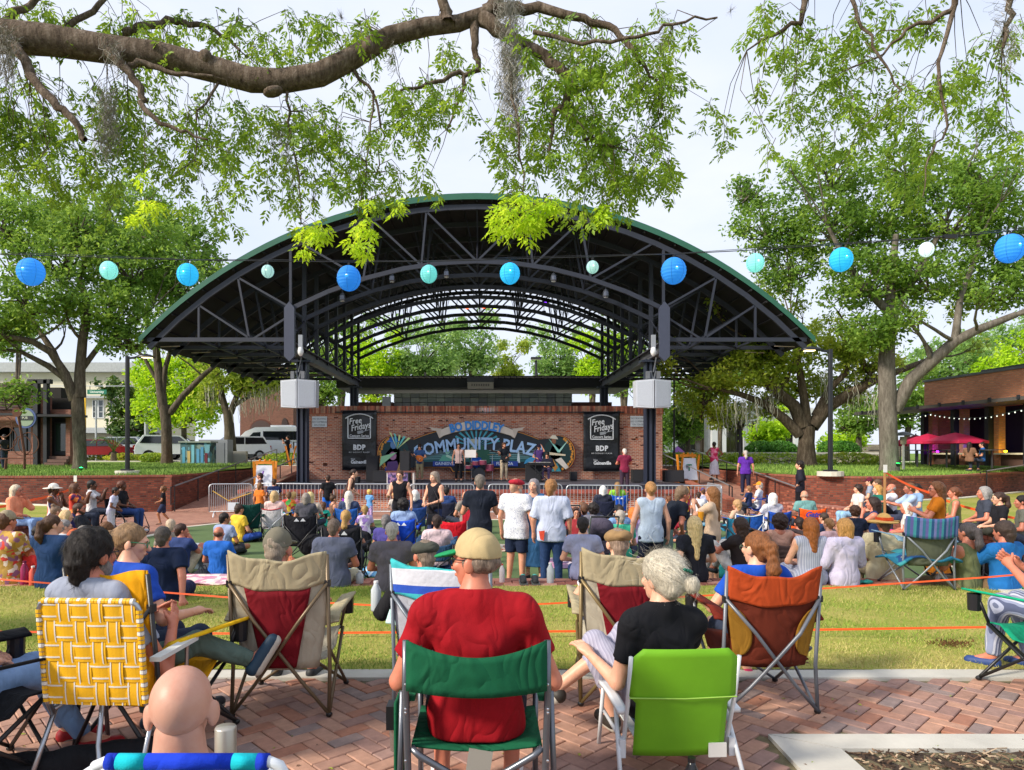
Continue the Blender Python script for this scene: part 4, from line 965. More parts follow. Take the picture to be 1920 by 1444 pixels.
 # right: tall pale trunk with green light
d=26.5
tree('oak_tree','tall pale straight-trunked oak on the bank by the pink umbrellas, green light at its foot',W(1666,882,d),px_limb([(1667,884,d,.60),(1668,872,d,.53),(1665,800,d,.50),(1664,740,d,.50),(1662,680,d,.46),(1666,600,d,.36),(1672,520,d,.26),(1680,440,d,.16)],d),[px_limb([(1676,770,d,.36),(1710,710,d-.3,.33),(1745,680,d-.6,.3),(1790,640,d-.9,.27),(1830,620,d-1,.22),(1905,590,d-1,.16)],d),px_limb([(1664,620,d,.26),(1690,560,d,.2),(1730,500,d,.16),(1760,440,d,.12),(1790,380,d,.07)],d),px_limb([(1662,580,d,.24),(1620,540,d,.18),(1580,480,d,.14),(1550,420,d,.08)],d),px_limb([(1790,640,d-.9,.2),(1800,560,d-.8,.15),(1830,480,d-.8,.1)],d)],[pblob(1560,420,d+1,90,60,210),pblob(1660,400,d+1,100,70,260),pblob(1780,400,d,110,80,280),pblob(1880,440,d,70,80,190),pblob(1620,520,d,80,60,190),pblob(1740,520,d,100,50,210),pblob(1860,540,d,80,45,150),pblob(1640,620,d-.5,60,34,110),pblob(1440,420,d+2,70,60,150),pblob(1480,500,d+2,60,60,130),pblob(1560,330,d+1,80,40,110),pblob(1700,310,d+1,90,40,120),pblob(1840,330,d,80,45,120),pblob(1400,360,d+2,40,25,40)],LF_OAK,barkmat('#4c463e','#6c665e','#8a847a',4),.10,26,rs=.64)
# spreading live oak
d=31
tree('live_oak','broad spreading live oak with dark forking limbs behind the black lamp post',W(1512,880,d),px_limb([(1512,882,d,.95),(1512,866,d,.78),(1512,830,d,.62),(1514,800,d,.6)],d),[px_limb([(1506,800,d,.5),(1488,760,d,.42),(1450,730,d,.36),(1425,700,d,.28),(1420,672,d,.2),(1405,640,d,.12)],d),px_limb([(1500,815,d,.4),(1470,785,d,.34),(1430,755,d,.26),(1390,740,d,.2),(1350,730,d,.12)],d),px_limb([(1512,800,d,.4),(1508,750,d,.3),(1500,700,d,.24),(1490,640,d,.16),(1485,600,d,.1)],d),px_limb([(1522,800,d,.5),(1550,765,d,.42),(1590,740,d,.36),(1640,712,d,.3),(1700,690,d+.5,.22),(1750,670,d+.7,.12)],d),px_limb([(1530,780,d,.34),(1555,730,d,.26),(1585,700,d,.2),(1600,650,d,.12)],d)],[pblob(1400,700,d,80,38,150),pblob(1320,740,d+1,50,36,90),pblob(1460,660,d,80,40,130),pblob(1560,640,d+.6,80,45,150),pblob(1620,680,d,60,28,80),pblob(1360,780,d+1,50,22,60),pblob(1500,720,d+1.5,60,30,70),pblob(1580,730,d+1,60,24,50),pblob(1440,760,d+1.4,40,22,36)],LF_OAKY,BARK_D,.11,24,rs=.56,dens=.8)
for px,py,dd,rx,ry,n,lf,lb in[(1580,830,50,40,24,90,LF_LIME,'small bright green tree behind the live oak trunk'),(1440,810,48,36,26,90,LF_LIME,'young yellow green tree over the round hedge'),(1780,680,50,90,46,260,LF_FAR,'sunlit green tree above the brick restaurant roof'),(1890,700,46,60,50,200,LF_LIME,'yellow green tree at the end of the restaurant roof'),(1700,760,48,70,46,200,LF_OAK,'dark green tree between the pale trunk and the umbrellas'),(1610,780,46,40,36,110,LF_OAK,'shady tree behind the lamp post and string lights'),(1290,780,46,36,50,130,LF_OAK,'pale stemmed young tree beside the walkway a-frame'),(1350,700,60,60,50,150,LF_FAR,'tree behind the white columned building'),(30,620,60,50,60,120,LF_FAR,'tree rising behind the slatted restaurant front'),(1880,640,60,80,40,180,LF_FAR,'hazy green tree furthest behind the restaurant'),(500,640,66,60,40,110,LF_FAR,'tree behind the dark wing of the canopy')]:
 tree('broadleaf_tree',lb,(wx(px,dd),dd,1.1),[(wx(px,dd),dd,1.05,.22),(wx(px,dd),dd,2.5,.18),(wx(px+3,dd),dd,wz(py+ry*.3,dd),.1)],[[(wx(px,dd),dd,2.4,.12),(wx(px+rx*.2,dd),dd,wz(py+10,dd),.08),(wx(px+rx*.4,dd),dd,wz(py-5,dd),.05)]],[pblob(px,py,dd,rx,ry,n),pblob(px-rx*.5,py+ry*.4,dd,rx*.6,ry*.6,n*.4),pblob(px+rx*.5,py-ry*.1,dd,rx*.6,ry*.6,n*.4)],lf,BARK,.16,20,group='trees around the square',crad=.6)
 # spanish moss on the far oaks
def moss_strands(spots,mat,n,L,w_=.006,name='spanish_moss',label=None,sp=.12,parent=None):
 V=[];
 for(x,y,z)in spots:
  for k in range(n):
   l=L*random.uniform(.35,1); px_,py_=x+random.gauss(0,sp),y+random.gauss(0,sp); zz=z+random.uniform(-.05,.1); ns=7; prev=None
   ph=random.uniform(0,6); a=random.uniform(0,PI); dx,dy=math.cos(a)*w_,math.sin(a)*w_
   for i in range(ns+1):
    t_=i/ns; cx=px_*(1-.35*t_)+x*.35*t_+.03*math.sin(ph+i*1.7)+random.gauss(0,.012); cy=py_+.02*math.cos(ph+i*2.1); cz=zz-l*t_
    cur=((cx-dx,cy-dy,cz),(cx+dx,cy+dy,cz))
    if prev:V+=[prev[0],prev[1],cur[1],cur[0]]
    prev=cur
    # side curls
 V=np.array(V,dtype=np.float32); return mesh_np(name,V,np.arange(len(V)).reshape(-1,4),mat,parent,smooth=False,kind='stuff')
MOSS=M('#a3a394',rough=.95,var=.15,bump=0,kind='moss')
moss_strands([W(px,py,dd)for px,py,dd in[(470,735,43),(455,750,43),(500,730,43),(520,725,43),(490,740,43),(395,720,43),(1390,745,31),(1410,750,31),(1370,755,31),(1540,700,31),(1590,730,31),(1640,740,30.5),(1440,730,31),(1290,735,33),(1620,700,31)]],MOSS,26,1.6,.012,sp=.4)
# buildings
def window(parent,x,y,z,w_,h,frame,gl,nx=1,nz=1,dep=.08,axis='y'):
 m=MB(); fw=.06
 m.box((x,y,z+h/2),(w_+fw,dep,fw)); m.box((x,y,z-h/2),(w_+fw,dep,fw)); m.box((x-w_/2,y,z),(fw,dep,h-.06)); m.box((x+w_/2,y,z),(fw,dep,h-.06))
 for i in range(1,nx):m.box((x-w_/2+w_*i/nx,y,z),(.035,dep*.8,h-.06))
 for j in range(1,nz):m.box((x,y+.002,z-h/2+h*j/nz),(w_-.06,dep*.6,.035))
 wdw=m.build('window',frame,parent,w=True)
 MB().box((x,y+.03,z),(w_-.05,.02,h-.05)).build('pane',gl,wdw,w=True)if False else None
 p=MB().box((x,y+.03,z),(w_-.05,.02,h-.05)); p.build('pane',gl,wdw,w=True)
 return wdw
 # brick restaurant, left
d=31; t=thing('brick_restaurant','brick restaurant with brown slatted upper band and dark posts behind the forked oak','building',(wx(60,d),d,1.1))
MBR=brickmat(['#8a5344','#a06555','#8f5a4a','#b07a68'],'#7d6256',stain=.2); DK=M('#23252c',rough=.5,kind='painted_steel'); BRN=M('#4c3434',rough=.7,var=.2,scale=3,kind='timber')
xl=wx(-120,d); x1=wx(68,d); m=MB(); m.box(((xl+x1)/2,d+.3,wz(785,d)),(x1-xl,.3,wz(768,d)-wz(800,d))); m.box(((xl+wx(20,d))/2-1,d+.3,wz(860,d)),(4,.3,wz(848,d)-wz(885,d))); m.box((wx(60,d),d+.3,wz(835,d)),(wx(68,d)-wx(55,d),.3,wz(800,d)-wz(890,d)))
m.box((wx(81.5,d),d+.2,wz(815,d)),(wx(87,d)-wx(76,d),.4,wz(745,d)-wz(885,d))); m.box((wx(110,d),d+.3,wz(775,d)),(wx(130,d)-wx(93,d),.3,wz(768,d)-wz(783,d))); m.box((wx(126,d),d+.25,wz(830,d)),(.2,.4,wz(783,d)-wz(885,d)))
m.box((wx(30,d),d+.3,wz(865,d)),(wx(56,d)-wx(10,d),.3,wz(850,d)-wz(888,d)))
m.build('brickwork',MBR,t,w=True)
m=MB(); m.box((wx(0,d),d+1.0,2.9),(4.6,.5,3.6)); m.box((wx(105,d),d+.8,2.6),(1.3,.3,3.2)); m.build('inner_wall',M('#1d1a1a',rough=.8),t,w=True)
for i in range(11):
 z=wz(766-i*4.6,d);
 MB().box(((xl+x1)/2,d,z),(x1-xl,.05,.085)).build('slat',BRN,t,w=True)
m=MB(); m.box(((xl+x1)/2,d+.12,wz(742,d)),(x1-xl,.04,wz(720,d)-wz(768,d))); m.build('backing',M('#2c2222',rough=.8),t,w=True)
m=MB(); m.box((wx(72,d),d-.1,wz(800,d)),(.2,.25,wz(716,d)-wz(888,d))); m.box((wx(90,d),d-.1,wz(800,d)),(.16,.25,wz(712,d)-wz(886,d))); m.box((wx(78,d),d-.1,wz(716,d)),(1.0,.25,.2)); m.build('post',DK,t,w=True)
m=MB(); m.box((wx(20,d),d-.3,wz(778,d)),(wx(66,d)-wx(-60,d),.5,.1)); m.box((wx(128,d),d-.4,wz(781,d)),(1.7,.9,.1)); m.build('awning',DK,t,w=True)
window(t,wx(28,d),d+.32,wz(825,d),1.9,1.5,DK,glass('#1d2224'),3,1); window(t,wx(-30,d),d+.32,wz(825,d),2.0,1.5,DK,glass('#1d2224'),2,1)
dr=MB().box((wx(109,d),d+.35,wz(822,d)),(.75,.06,1.5)).build('door',DK,t,w=True); MB().box((wx(109,d),d+.30,wz(820,d)),(.55,.03,1.25)).build('pane',glass('#2a3a36'),dr,w=True)
for i in range(5):MB().box((wx(111,d),d+.1-i*.16,wz(858+i*6.0,d)),(.9,.3,.13)).build('step',M('#6b5148',rough=.8),t,w=True)
m=MB(); m.box((wx(107,d),d-.4,3.3),(.8,.06,.9)); MB()
b=thing('round_sign','round pub sign with a blue rim hanging over the restaurant window','sign',(wx(50,29.5),29.5,wz(784,29.5)))
MB().lathe([(.44,0),(.44,.07)],rot=Matrix.Rotation(PI/2,3,'X'),n=24).build('rim',plastic('#4d5f95'),b); MB().lathe([(.36,0),(.36,.085)],rot=Matrix.Rotation(PI/2,3,'X'),n=24).build('face',plastic('#8fa08a'),b); MB().box((0,-.10,.0),(.62,.02,.17)).build('name_band',plastic('#2c3038'),b); text_mesh('PUB',.14,plastic('#d8dcc8'),b,'lettering',(0,-.115,0)); MB().bar((0,0,.4),(0,0,1.0),.03).build('hanger',DK,b)
b=thing('iron_sculpture','rusty welded sculpture of rings and a disc standing by the restaurant','sculpture',(wx(30,27),27,1.0))
RU=M('#5a3424',rough=.8,var=.3,scale=12,kind='rust'); m=MB(); z=lambda py:wz(py,27)-1.0; x=lambda px:wx(px,27)-wx(30,27)
m.tube([(x(46),0,0),(x(46),0,z(850)),(x(34),0,z(775))],.05,6); m.tube([(x(10),0,0),(x(12),0,z(860))],.05,6); m.bar((x(-5),0,z(860)),(x(64),0,z(859)),.05); m.build('stand',RU,b)
MB().lathe([(.19,0),(.19,.05)],(x(33),0,z(773)),16,rot=Matrix.Rotation(PI/2,3,'X')).build('disc',RU,b)
for cx,cy,r in((10,822,.42),(40,836,.36),(52,832,.4),(4,800,.38)):
 MB().tube([(x(cx)+r*math.cos(a),.05,z(cy)+r*1.1*math.sin(a))for a in np.linspace(0,2*PI,20)],.02,5).build('ring',RU,b)
 # pale two storey building
d=66; t=thing('pale_building','pale cream two storey building with tall paired windows beyond the street','building',(wx(170,d),d,1.1)); CRM=M('#d8d2bc',rough=.85,var=.06,scale=.5,kind='render'); WHT=plastic('#dfe2e4',.6)
m=MB(); m.box((wx(130,d),d+4,wz(760,d)),(wx(300,d)-wx(-40,d),8,wz(690,d)-wz(825,d))); m.build('wall',CRM,t,w=True)
m=MB(); m.box((wx(130,d),d+4,wz(843,d)),(wx(300,d)-wx(-40,d),7.6,wz(822,d)-wz(862,d))); m.build('ground_floor',M('#a79c84',rough=.85),t,w=True)
m=MB(); m.box((wx(130,d),d-.3,wz(690,d)),(wx(302,d)-wx(-42,d),.8,.9)); m.box((wx(130,d),d-.4,wz(745,d)),(wx(302,d)-wx(-42,d),.5,.22)); m.box((wx(130,d),d-.9,wz(808,d)),(wx(302,d)-wx(-42,d),1.8,.5)); m.build('cornice',M('#a9aeb0',rough=.7),t,w=True)
for px in(179,190,211,221,240,250,130,120,60,50,270,280):window(t,wx(px,d),d-.05,wz(767,d),.45,1.7,WHT,glass('#3a4648'),1,3)
for px in(182,215,245,125):window(t,wx(px,d),d+.18,wz(838,d),1.2,1.4,plastic('#27423c'),glass('#24383a'),2,1)
b=tag(MB().box((wx(156,58),58,wz(776,58)),(.45,.1,2.7)).build('yellow_banner',M('#e0b010',rough=.6)),'tall yellow vertical banner sign by the oak trunk','sign')
# arched brick church
d=62; t=thing('brick_church','red brown brick hall with a round arched window behind the white van','building',(wx(500,d),d,1.1)); MCH=brickmat(['#7a4a3c','#8b5848','#6d4236'],'#7a6252',stain=.15)
m=MB(); m.box((wx(500,d),d+4,wz(770,d)),(wx(552,d)-wx(452,d),8,wz(690,d)-wz(862,d))); m.build('brickwork',MCH,t,w=True)
ac=[(wx(490,d)+.95*math.cos(a),wz(808,d)+.95*math.sin(a))for a in np.linspace(0,PI,12)]
m=MB(); m.prism([(q[0]+(q[0]-wx(490,d))*.12,q[1]+(q[1]-wz(808,d))*.12)for q in ac],d-.08,d-.01); aw=m.build('window',M('#5c3428',rough=.8),t,w=True)
m=MB(); m.prism(ac,d-.10,d-.085); m.build('pane',M('#4c3a36',rough=.5),aw,w=True)
m=MB(); m.prism([(wx(534,d)+.3*math.cos(a),wz(800,d)+.8*math.sin(a))for a in np.linspace(0,2*PI,14)][:-1],d-.06,d-.01); m.build('window',M('#3d2e2c',rough=.5),t,w=True)
# white columned building
d=62; t=thing('columned_building','low dark building with tall white columns beyond the round hedge','building',(wx(1370,d),d,1.1))
m=MB(); m.box((wx(1385,d),d+3,wz(818,d)),(wx(1500,d)-wx(1255,d),5,wz(780,d)-wz(856,d))); m.build('wall',M('#332f30',rough=.8),t,w=True)
m=MB(); m.box((wx(1385,d),d+1.2,wz(778,d)),(wx(1510,d)-wx(1245,d),4,1.2)); m.build('fascia',M('#c4c6ca',rough=.7),t,w=True)
for px in(1250,1262,1336,1352,1397,1418,1490,1500):MB().box((wx(px,d),d-.4,wz(818,d)),(.5,.5,wz(784,d)-wz(852,d))).build('column',plastic('#c8ccd4',.6),t,w=True)
for px in(1318,1372,1440,1460):window(t,wx(px,d),d+.44,wz(828,d),1.1,2.1,plastic('#5a5048'),glass('#4a4038'),2,1)
# brick restaurant, right (wall runs away at an angle)
A=Vector((wx(1733,33.5),33.5)); B=Vector((wx(1933,27.5),27.5)); dv=(B-A).normalized(); B=A+dv*9.5; nv=Vector((-dv.y,dv.x)); an=math.atan2(dv.y,dv.x)
t=thing('brick_restaurant','brick restaurant with tall dark windows, coloured lights and black canopy edge behind the umbrellas','building',(A.x,A.y,1.1)); t.rotation_euler=(0,0,an)
Lw=(B-A).length; zt0=1.64+(850-738)/FPX*33.5-1.1
MBO=brickmat(['#c47c5a','#d68e68','#bb7455','#cf8660'],'#a4846c',stain=.1)
def lb(name,c,s,mat,par=None):return MB().box(c,s).build(name,mat,par or t)
lb('brickwork',(Lw/2,1.2,3.35),(Lw,2.4,1.35),MBO)
lb('end_wall',(.12,1.1,1.34),(.2,1.6,2.66),MBO); lb('parapet',(Lw/2,1.2,4.07),(Lw+.1,2.5,.1),M('#5a5d60',rough=.5)); lb('roof',(Lw/2,4,3.9),(Lw,4,.2),DK)
for i in range(7):lb('rail',(.6+i*.8,3,4.3),(.08,.08,.5),plastic('#7d7c84'))
lb('rail',(3,3,4.58),(6,.1,.14),DK)
lb('awning',(Lw/2-1.2,-1.0,2.62),(Lw+2.6,2.0,.14),M('#4b4745',rough=.6))
for i in range(9):lb('bracket',(-1.8+i*1.35,-2.02,2.66),(.12,.06,.16),DK)
lb('inner_wall',(Lw/2,2.0,1.34),(Lw,.2,2.66),M('#1a1512',rough=.8))
xs_=[0,1.95,3.9,5.85,7.8,9.3]
for i,x in enumerate(xs_):
 lb('column',(x+.12,-.05,1.27),(.22,.3,2.54),DK); lb('pier',(x+.38,.18,1.27),(.26,.3,2.54),MBO)
for i in range(5):
 x=xs_[i]+1.2; w_=window(t,0,0,0,1.2,1.75,DK,glass('#15181c'),2,3); w_.location=(x,.3,1.5)
 # contents placed local
 lb('sill',(x,-.02,.52),(1.5,.34,.07),M('#d8cfb0',rough=.6)); lb('lower_wall',(x,.22,.25),(1.5,.2,.48),M('#5a4238',rough=.8))
 col=('#a020e0','#2a20ff','#e8d020','#ff2018','#ff7020')[i]
 e=MB().ell((x-.25,-.05,.62),(.06,.06,.05),8,5).build('uplight',glow(col,6),t)
 ld=bpy.data.lights.new('uplight','POINT'); ld.energy=8; ld.color=_lin(tuple(int(col[j:j+2],16)/255 for j in(1,3,5))); ld.shadow_soft_size=.08
 lo=bpy.data.objects.new('uplight_lamp',ld); COL.objects.link(lo); lo.parent=t; lo.location=(x-.3,-.1,.72)
def tree_light(px,py,d,col,lbl):
 x,y,z=W(px,py,d); b=thing('ground_light',lbl,'light',(x,y,z)); MB().lathe([(.05,-.06),(.08,0),(.09,.06)],n=8).build('housing',plastic('#1c1c1c'),b); MB().ell((0,0,.06),(.07,.07,.02),8,4).build('lens',glow(col,3),b)
 ld=bpy.data.lights.new('ground_light','POINT'); ld.energy=5; ld.color=hx(col); ld.shadow_soft_size=.06; lo=bpy.data.objects.new('ground_light_lamp',ld); COL.objects.link(lo); lo.parent=b; lo.location=(-.1 if px>900 else .1,-.15,.16)
tree_light(1684,872,25.6,'#20ff60','green glowing ground light at the foot of the pale oak')
tree_light(152,880,26.6,'#30ff80','green ground light at the foot of the forked oak'); tree_light(314,874,35.8,'#ff3020','red ground light at the foot of the tree by the utility box')
# string lights under the awning
t=thing('string_lights','string of small round bulbs slung under the restaurant awning','string lights',(wx(1640,30),30,4.0))
m=MB(); m2=MB()
for(a,b_,n,sag)in((W(1600,778,31),W(1745,776,31),16,.2),(W(1745,776,31),W(1915,768,26),18,.25)):
 pts=[(a[0]*(1-s)+b_[0]*s,a[1]*(1-s)+b_[1]*s,a[2]*(1-s)+b_[2]*s-sag*math.sin(PI*s))for s in np.linspace(0,1,n)]
 m.tube(pts,.012,4)
 for p in pts:m2.ell((p[0],p[1],p[2]-.05),(.024,.024,.03),6,4)
m.build('wire',plastic('#17332c'),t,w=True); m2.build('bulb',glow('#e8f4e8',.7),t,w=True,kind='stuff')
# low stone wall, hedges, steps in the distance
d=40; t=thing('stone_wall','low rubble stone wall with pale coping behind the path and the live oak','wall',(wx(1400,d),d,1.1))
m=MB(); X0,X1=wx(1240,d),wx(1660,d); m.box(((X0+X1)/2,d,wz(850,d)),(X1-X0,.5,.12)); m.build('coping',M_CONC,t,w=True); m=MB()
x=X0
while x<X1:
 w_=random.uniform(.16,.4)
 for j in range(3):m.box((x+w_/2,d+random.uniform(-.02,.02),1.12+.14*j+.07),(w_-.03,.42,.12),rot=Euler((0,random.uniform(-.1,.1),random.uniform(-.05,.05))).to_matrix(),mi=random.randrange(4))
 x+=w_
m.build('stone',[M(c,rough=.9,var=.2,kind='stone')for c in('#8d8578','#a39a88','#6f6a62','#b0a898')],t,w=True,kind='stuff')
d=56; t=thing('block_wall','long grey brown stone wall beyond the tree trunks near the restaurant','wall',(wx(1640,d),d,1.1)); MB().box((wx(1630,d),d,wz(845,d)),(wx(1700,d)-wx(1570,d),.5,1.0)).build('masonry',brickmat(['#9a8f84','#847a70','#aaa094'],'#6a6058',.4,.15),t,w=True)
def shrub(label,x,y,z,rx,ry,rz_,lf,n=900,ls=.06,name='round_hedge',cat='hedge',group=None):
 t=thing(name,label,cat,(x,y,z),group=group); dd=rng.normal(0,1,(n,3)); dd/=np.linalg.norm(dd,axis=1)[:,None]
 C=dd*(rng.uniform(.75,1,n)**.5)[:,None]*np.array([rx,ry,rz_])+np.array([0,0,rz_*.75]); C=C[C[:,2]>0]
 V=leaf_cards(C,np.full(len(C),ls*1.6),4,ls); mesh_np('foliage',V,np.arange(len(V)).reshape(-1,4),lf,t,smooth=False,kind='stuff')
 m=MB()
 for k in range(5):m.tube([(random.gauss(0,rx*.2),random.gauss(0,ry*.2),0),(random.gauss(0,rx*.4),random.gauss(0,ry*.3),rz_*1.1)],.02,4)
 m.build('stem',BARK_D,t); return t
LF_HEDGE=leafmat('#2f5a1c','#447a24','#6a9a34',.2)
for px,w_,lbl in((1428,1.7,'paler clipped round hedge'),(1462,1.9,'clipped round hedge nearest the live oak trunk'),(1556,1.0,'small clipped hedge between the trunks'),(1583,1.5,'clipped hedge past the black lamp post')):shrub(lbl+' in front of the columned building',wx(px,45),45,1.35,w_*.62,.9,.62,LF_HEDGE,1500,.07,group='clipped hedges')
LF_GC=leafmat('#6a8a2a','#9ab43a','#d0c848',.3)
for px,dd,w_,lbl in((200,47,2.2,'yellow green ground shrubs beside the palm'),(250,46,2.0,'low shrub bed under the magnolia'),(290,44,1.0,'small shrub near the utility box'),(1276,35,1.6,'yellow flowering shrub bed behind the walkway'),(1340,36,2.6,'low green planting behind the woman in pink'),(1450,36.5,2.6,'low green planting by the stone wall'),(1590,33,1.6,'lilac flowered shrubs beyond the lamp base'),(660,60,1,'green bush in front of the brick church, behind the ramp'),(545,43,1.8,'low bright hedge behind the a-frame sign')):
 shrub(lbl,wx(px,dd),dd,1.1,w_,.7,.32,LF_GC,700,.06,name='shrub_bed',cat='shrub')
b=thing('palm','small sago palm with arching fronds in the bed by the parked cars','palm',(wx(213,45),45,1.1))
MB().tube([(0,0,0),(0,0,.6)],[.22,.16],8).build('trunk',BARK_D,b)
for k in range(16):
 a=k*.39; m=MB(); pts=[(math.cos(a)*r,math.sin(a)*r,.6+1.0*math.sin(r*1.9))for r in np.linspace(0,1.3,7)]; m.tube(pts,.015,4)
 for p in pts[1:]:
  for s in(-1,1):m.add([(p[0],p[1],p[2]),(p[0]+s*math.sin(a)*.22+math.cos(a)*.1,p[1]-s*math.cos(a)*.22+math.sin(a)*.1,p[2]-.04),(p[0]+math.cos(a)*.07,p[1]+math.sin(a)*.07,p[2])],[(0,1,2)])
 m.build('frond',LF_MAG,b)
 # street things
def lamp_post(px,d,py_top,side,base_z,label):
 x=wx(px,d); zt=wz(py_top,d)-base_z; b=thing('lamp_post',label,'lamp post',(x,d,base_z))
 BK=plastic('#16181e',.35)
 m=MB(); m.tube([(0,0,.12),(0,0,zt)],[.085,.075],10); m.box((0,0,.15),(.34,.34,.06)); m.build('pole',BK,b)
 MB().lathe([(.42,-.04),(.42,.12)],n=16).build('base',M_CONC2,b)
 m=MB(); pts=[(0,0,zt-.08),(side*.3,0,zt-.05)]; m.bar(pts[0],pts[1],.07); m.build('bracket',BK,b)
 m=MB(); s=side
 m.grid([[(s*xx,yy*ww,zt-.02+hh*(1-(yy**2))-.02)for yy in np.linspace(-1,1,7)]for xx,ww,hh in((.28,.05,.03),(.45,.13,.10),(.65,.18,.13),(.85,.16,.10),(1.0,.05,.02))],thick=.02); m.build('head',BK,b,smooth=True)
 MB().box((s*.72,0,zt-.05),(.32,.2,.03)).build('lamp',glow('#ffe2a8',2.2),b)
lamp_post(239,25.2,668,1,.88,'black lamp post with curved lit head on the bank beside the large oak')
lamp_post(1557,23.4,655,-1,.9,'black lamp post with curved head in front of the live oak')
b=thing('lantern_post','short black post with finial beyond the ramp, behind the purple shirted woman','lamp post',(wx(1388,32),32,.9))
MB().tube([(0,0,0),(0,0,1.9)],.08,8).build('pole',plastic('#1c1c20'),b); MB().lathe([(.1,1.9),(.2,2.0),(.24,2.5),(.1,2.7),(.03,2.85)],n=8).build('lantern',plastic('#2b2724'),b)
for px,dd,zt,r,c,lbl in((275,48,740,.16,'#9da3aa','grey steel utility pole behind the lime tree'),(180,50,752,.07,'#a8adb2','thin grey sign pole in front of the cream building'),(1264,34,700,.05,'#24262b','thin dark pole beside the speaker and the young trees'),(1326,44,745,.2,'#c9c6be','pale round pole near the columned building')):
 tag(MB().tube([(wx(px,dd),dd,1.0),(wx(px,dd),dd,wz(zt,dd))],r,8).build('pole',M(c,rough=.5)),lbl,'pole')
b=thing('street_sign','green street name sign hanging over the road by the cream building','sign',(wx(182,48),48,wz(735,48))); MB().box((0,0,0),(1.35,.05,.32)).build('plate',plastic('#12705a'),b); text_mesh('University',.24,plastic('#e6f2ee'),b,'lettering',(0,-.03,0),bold=.004)
MB().bar((-.5,0,.16),(-.5,0,.4),.03).build('hanger',DK,b); MB().bar((-3.5,.02,.42),(2.8,.02,.42),.05).build('mast_arm',M_GAL,b)
def car(label,loc,rz,col,kind='suv',sc=1.0):
 b=thing('parked_car' if kind!='van' else 'passenger_van',label,'car' if kind!='van' else 'van',loc,rz)
 L,Wd=(4.7,1.85)if kind!='van' else(5.9,2.05)
 if kind=='van':prof=[(-2.95,.45),(-2.9,1.2),(-2.2,1.35),(-1.35,2.15),(-.6,2.45),(2.7,2.5),(2.93,2.3),(2.95,.45)]
 elif kind=='suv':prof=[(-2.3,.45),(-2.35,.85),(-2.1,1.05),(-1.1,1.15),(-.45,1.7),(1.8,1.72),(2.2,1.15),(2.32,.9),(2.3,.45)]
 else:prof=[(-2.3,.4),(-2.35,.72),(-1.9,.88),(-1.0,.95),(-.3,1.42),(1.0,1.42),(1.7,1.0),(2.25,.92),(2.3,.4)]
 m=MB(); n=len(prof); sl=[(-Wd/2,.93),(-Wd/2+.06,1.0),(Wd/2-.06,1.0),(Wd/2,.93)]
 V=[];
 for y,k in sl:V+=[(x*(.985 if k<1 else 1),y,z)for x,z in prof]
 F=[tuple(range(n)),tuple(range(4*n-1,3*n-1,-1))]
 for r in range(3):
  for i in range(n):F.append((r*n+i,(r+1)*n+i,(r+1)*n+(i+1)%n,r*n+(i+1)%n))
 m.add(V,F); body=m.build('body',M(col,rough=.25,var=.02,bump=0,kind='car_paint'),b)
 GL=glass('#1a2026')
 if kind=='van':sidew=[[(-.9,1.45),(-.2,1.5),(-.2,2.1),(-.75,2.05),(-1.2,1.6)],[(0,1.5),(2.6,1.5),(2.6,2.15),(0,2.15)]]; ws=[(-1.42,2.05),(-2.12,1.4)]
 elif kind=='suv':sidew=[[(-.95,1.15),(-.4,1.62),(.35,1.63),(.35,1.15)],[(.42,1.15),(.42,1.63),(1.7,1.63),(2.0,1.18)]]; ws=[(-.5,1.63),(-1.06,1.2)]
 else:sidew=[[(-.85,.98),(-.25,1.36),(.4,1.36),(.4,.98)],[(.46,.98),(.46,1.36),(.95,1.36),(1.5,1.02)]]; ws=[(-.33,1.37),(-.94,.98)]
 for s in(-1,1):
  for q in sidew:
   m=MB(); yy=s*(Wd/2-.005); m.prism(q,min(yy,yy+s*.012),max(yy,yy+s*.012)); m.v=[(x,y+s*.012,z)for x,y,z in m.v]; m.build('window',GL,b)
 (xa,za),(xb,zb)=ws; m=MB(); m.grid([[(xa,-Wd*.42,za),(xb,-Wd*.45,zb)],[(xa,Wd*.42,za),(xb,Wd*.45,zb)]],thick=0); m.v=[(x-.03,y,z+.03)for x,y,z in m.v]; m.build('windscreen',GL,b)
 wr=.36 if kind!='sedan' else .33
 for x in(-L*.31,L*.31):
  for s in(-1,1):
   tm=MB().lathe([(wr*.6,-.1),(wr,-.11),(wr,.11),(wr*.6,.1)],n=20,rot=Matrix.Rotation(PI/2,3,'X')); w_=tm.build('wheel',plastic('#18181a',.8),b); w_.location=(x,s*(Wd/2-.08),wr)
   MB().lathe([(.02,-.12),(wr*.58,-.115),(wr*.6,.115),(.02,.12)],n=14,rot=Matrix.Rotation(PI/2,3,'X')).build('rim',M_GAL,w_)
 for s in(-1,1):
  z=.85 if kind!='van' else 1.0
  MB().ell((-L/2+.10,s*Wd*.37,z),(.14,.2,.1),8,5).build('headlight',M('#d6dde4',rough=.1),b); MB().box((L/2-.04,s*Wd*.42,z+.05),(.09,.2,.3)).build('taillight',M('#9c1414',rough=.2),b)
 MB().box((-L/2-.0,0,.62),(.1,Wd*.55,.2)).build('grille',plastic('#1a1c20'),b); MB().box((-L/2+.02,0,.42),(.14,Wd*.94,.16)).build('bumper',plastic('#2a2c30'),b)
 if kind=='van':MB().box((1.2,0,2.55),(1.6,1.1,.16)).build('roof_unit',plastic('#dfe2e6'),b)
 b.scale=(sc,sc,sc); return b
car('white high-roof passenger van with dark side windows behind the stage wing',(wx(500,52),52.2,1.14),0,'#eceff4','van')
car('white patrol style suv with black push bar in front of the van',(wx(440,49),49,1.14),math.radians(40),'#e8eaee','suv')
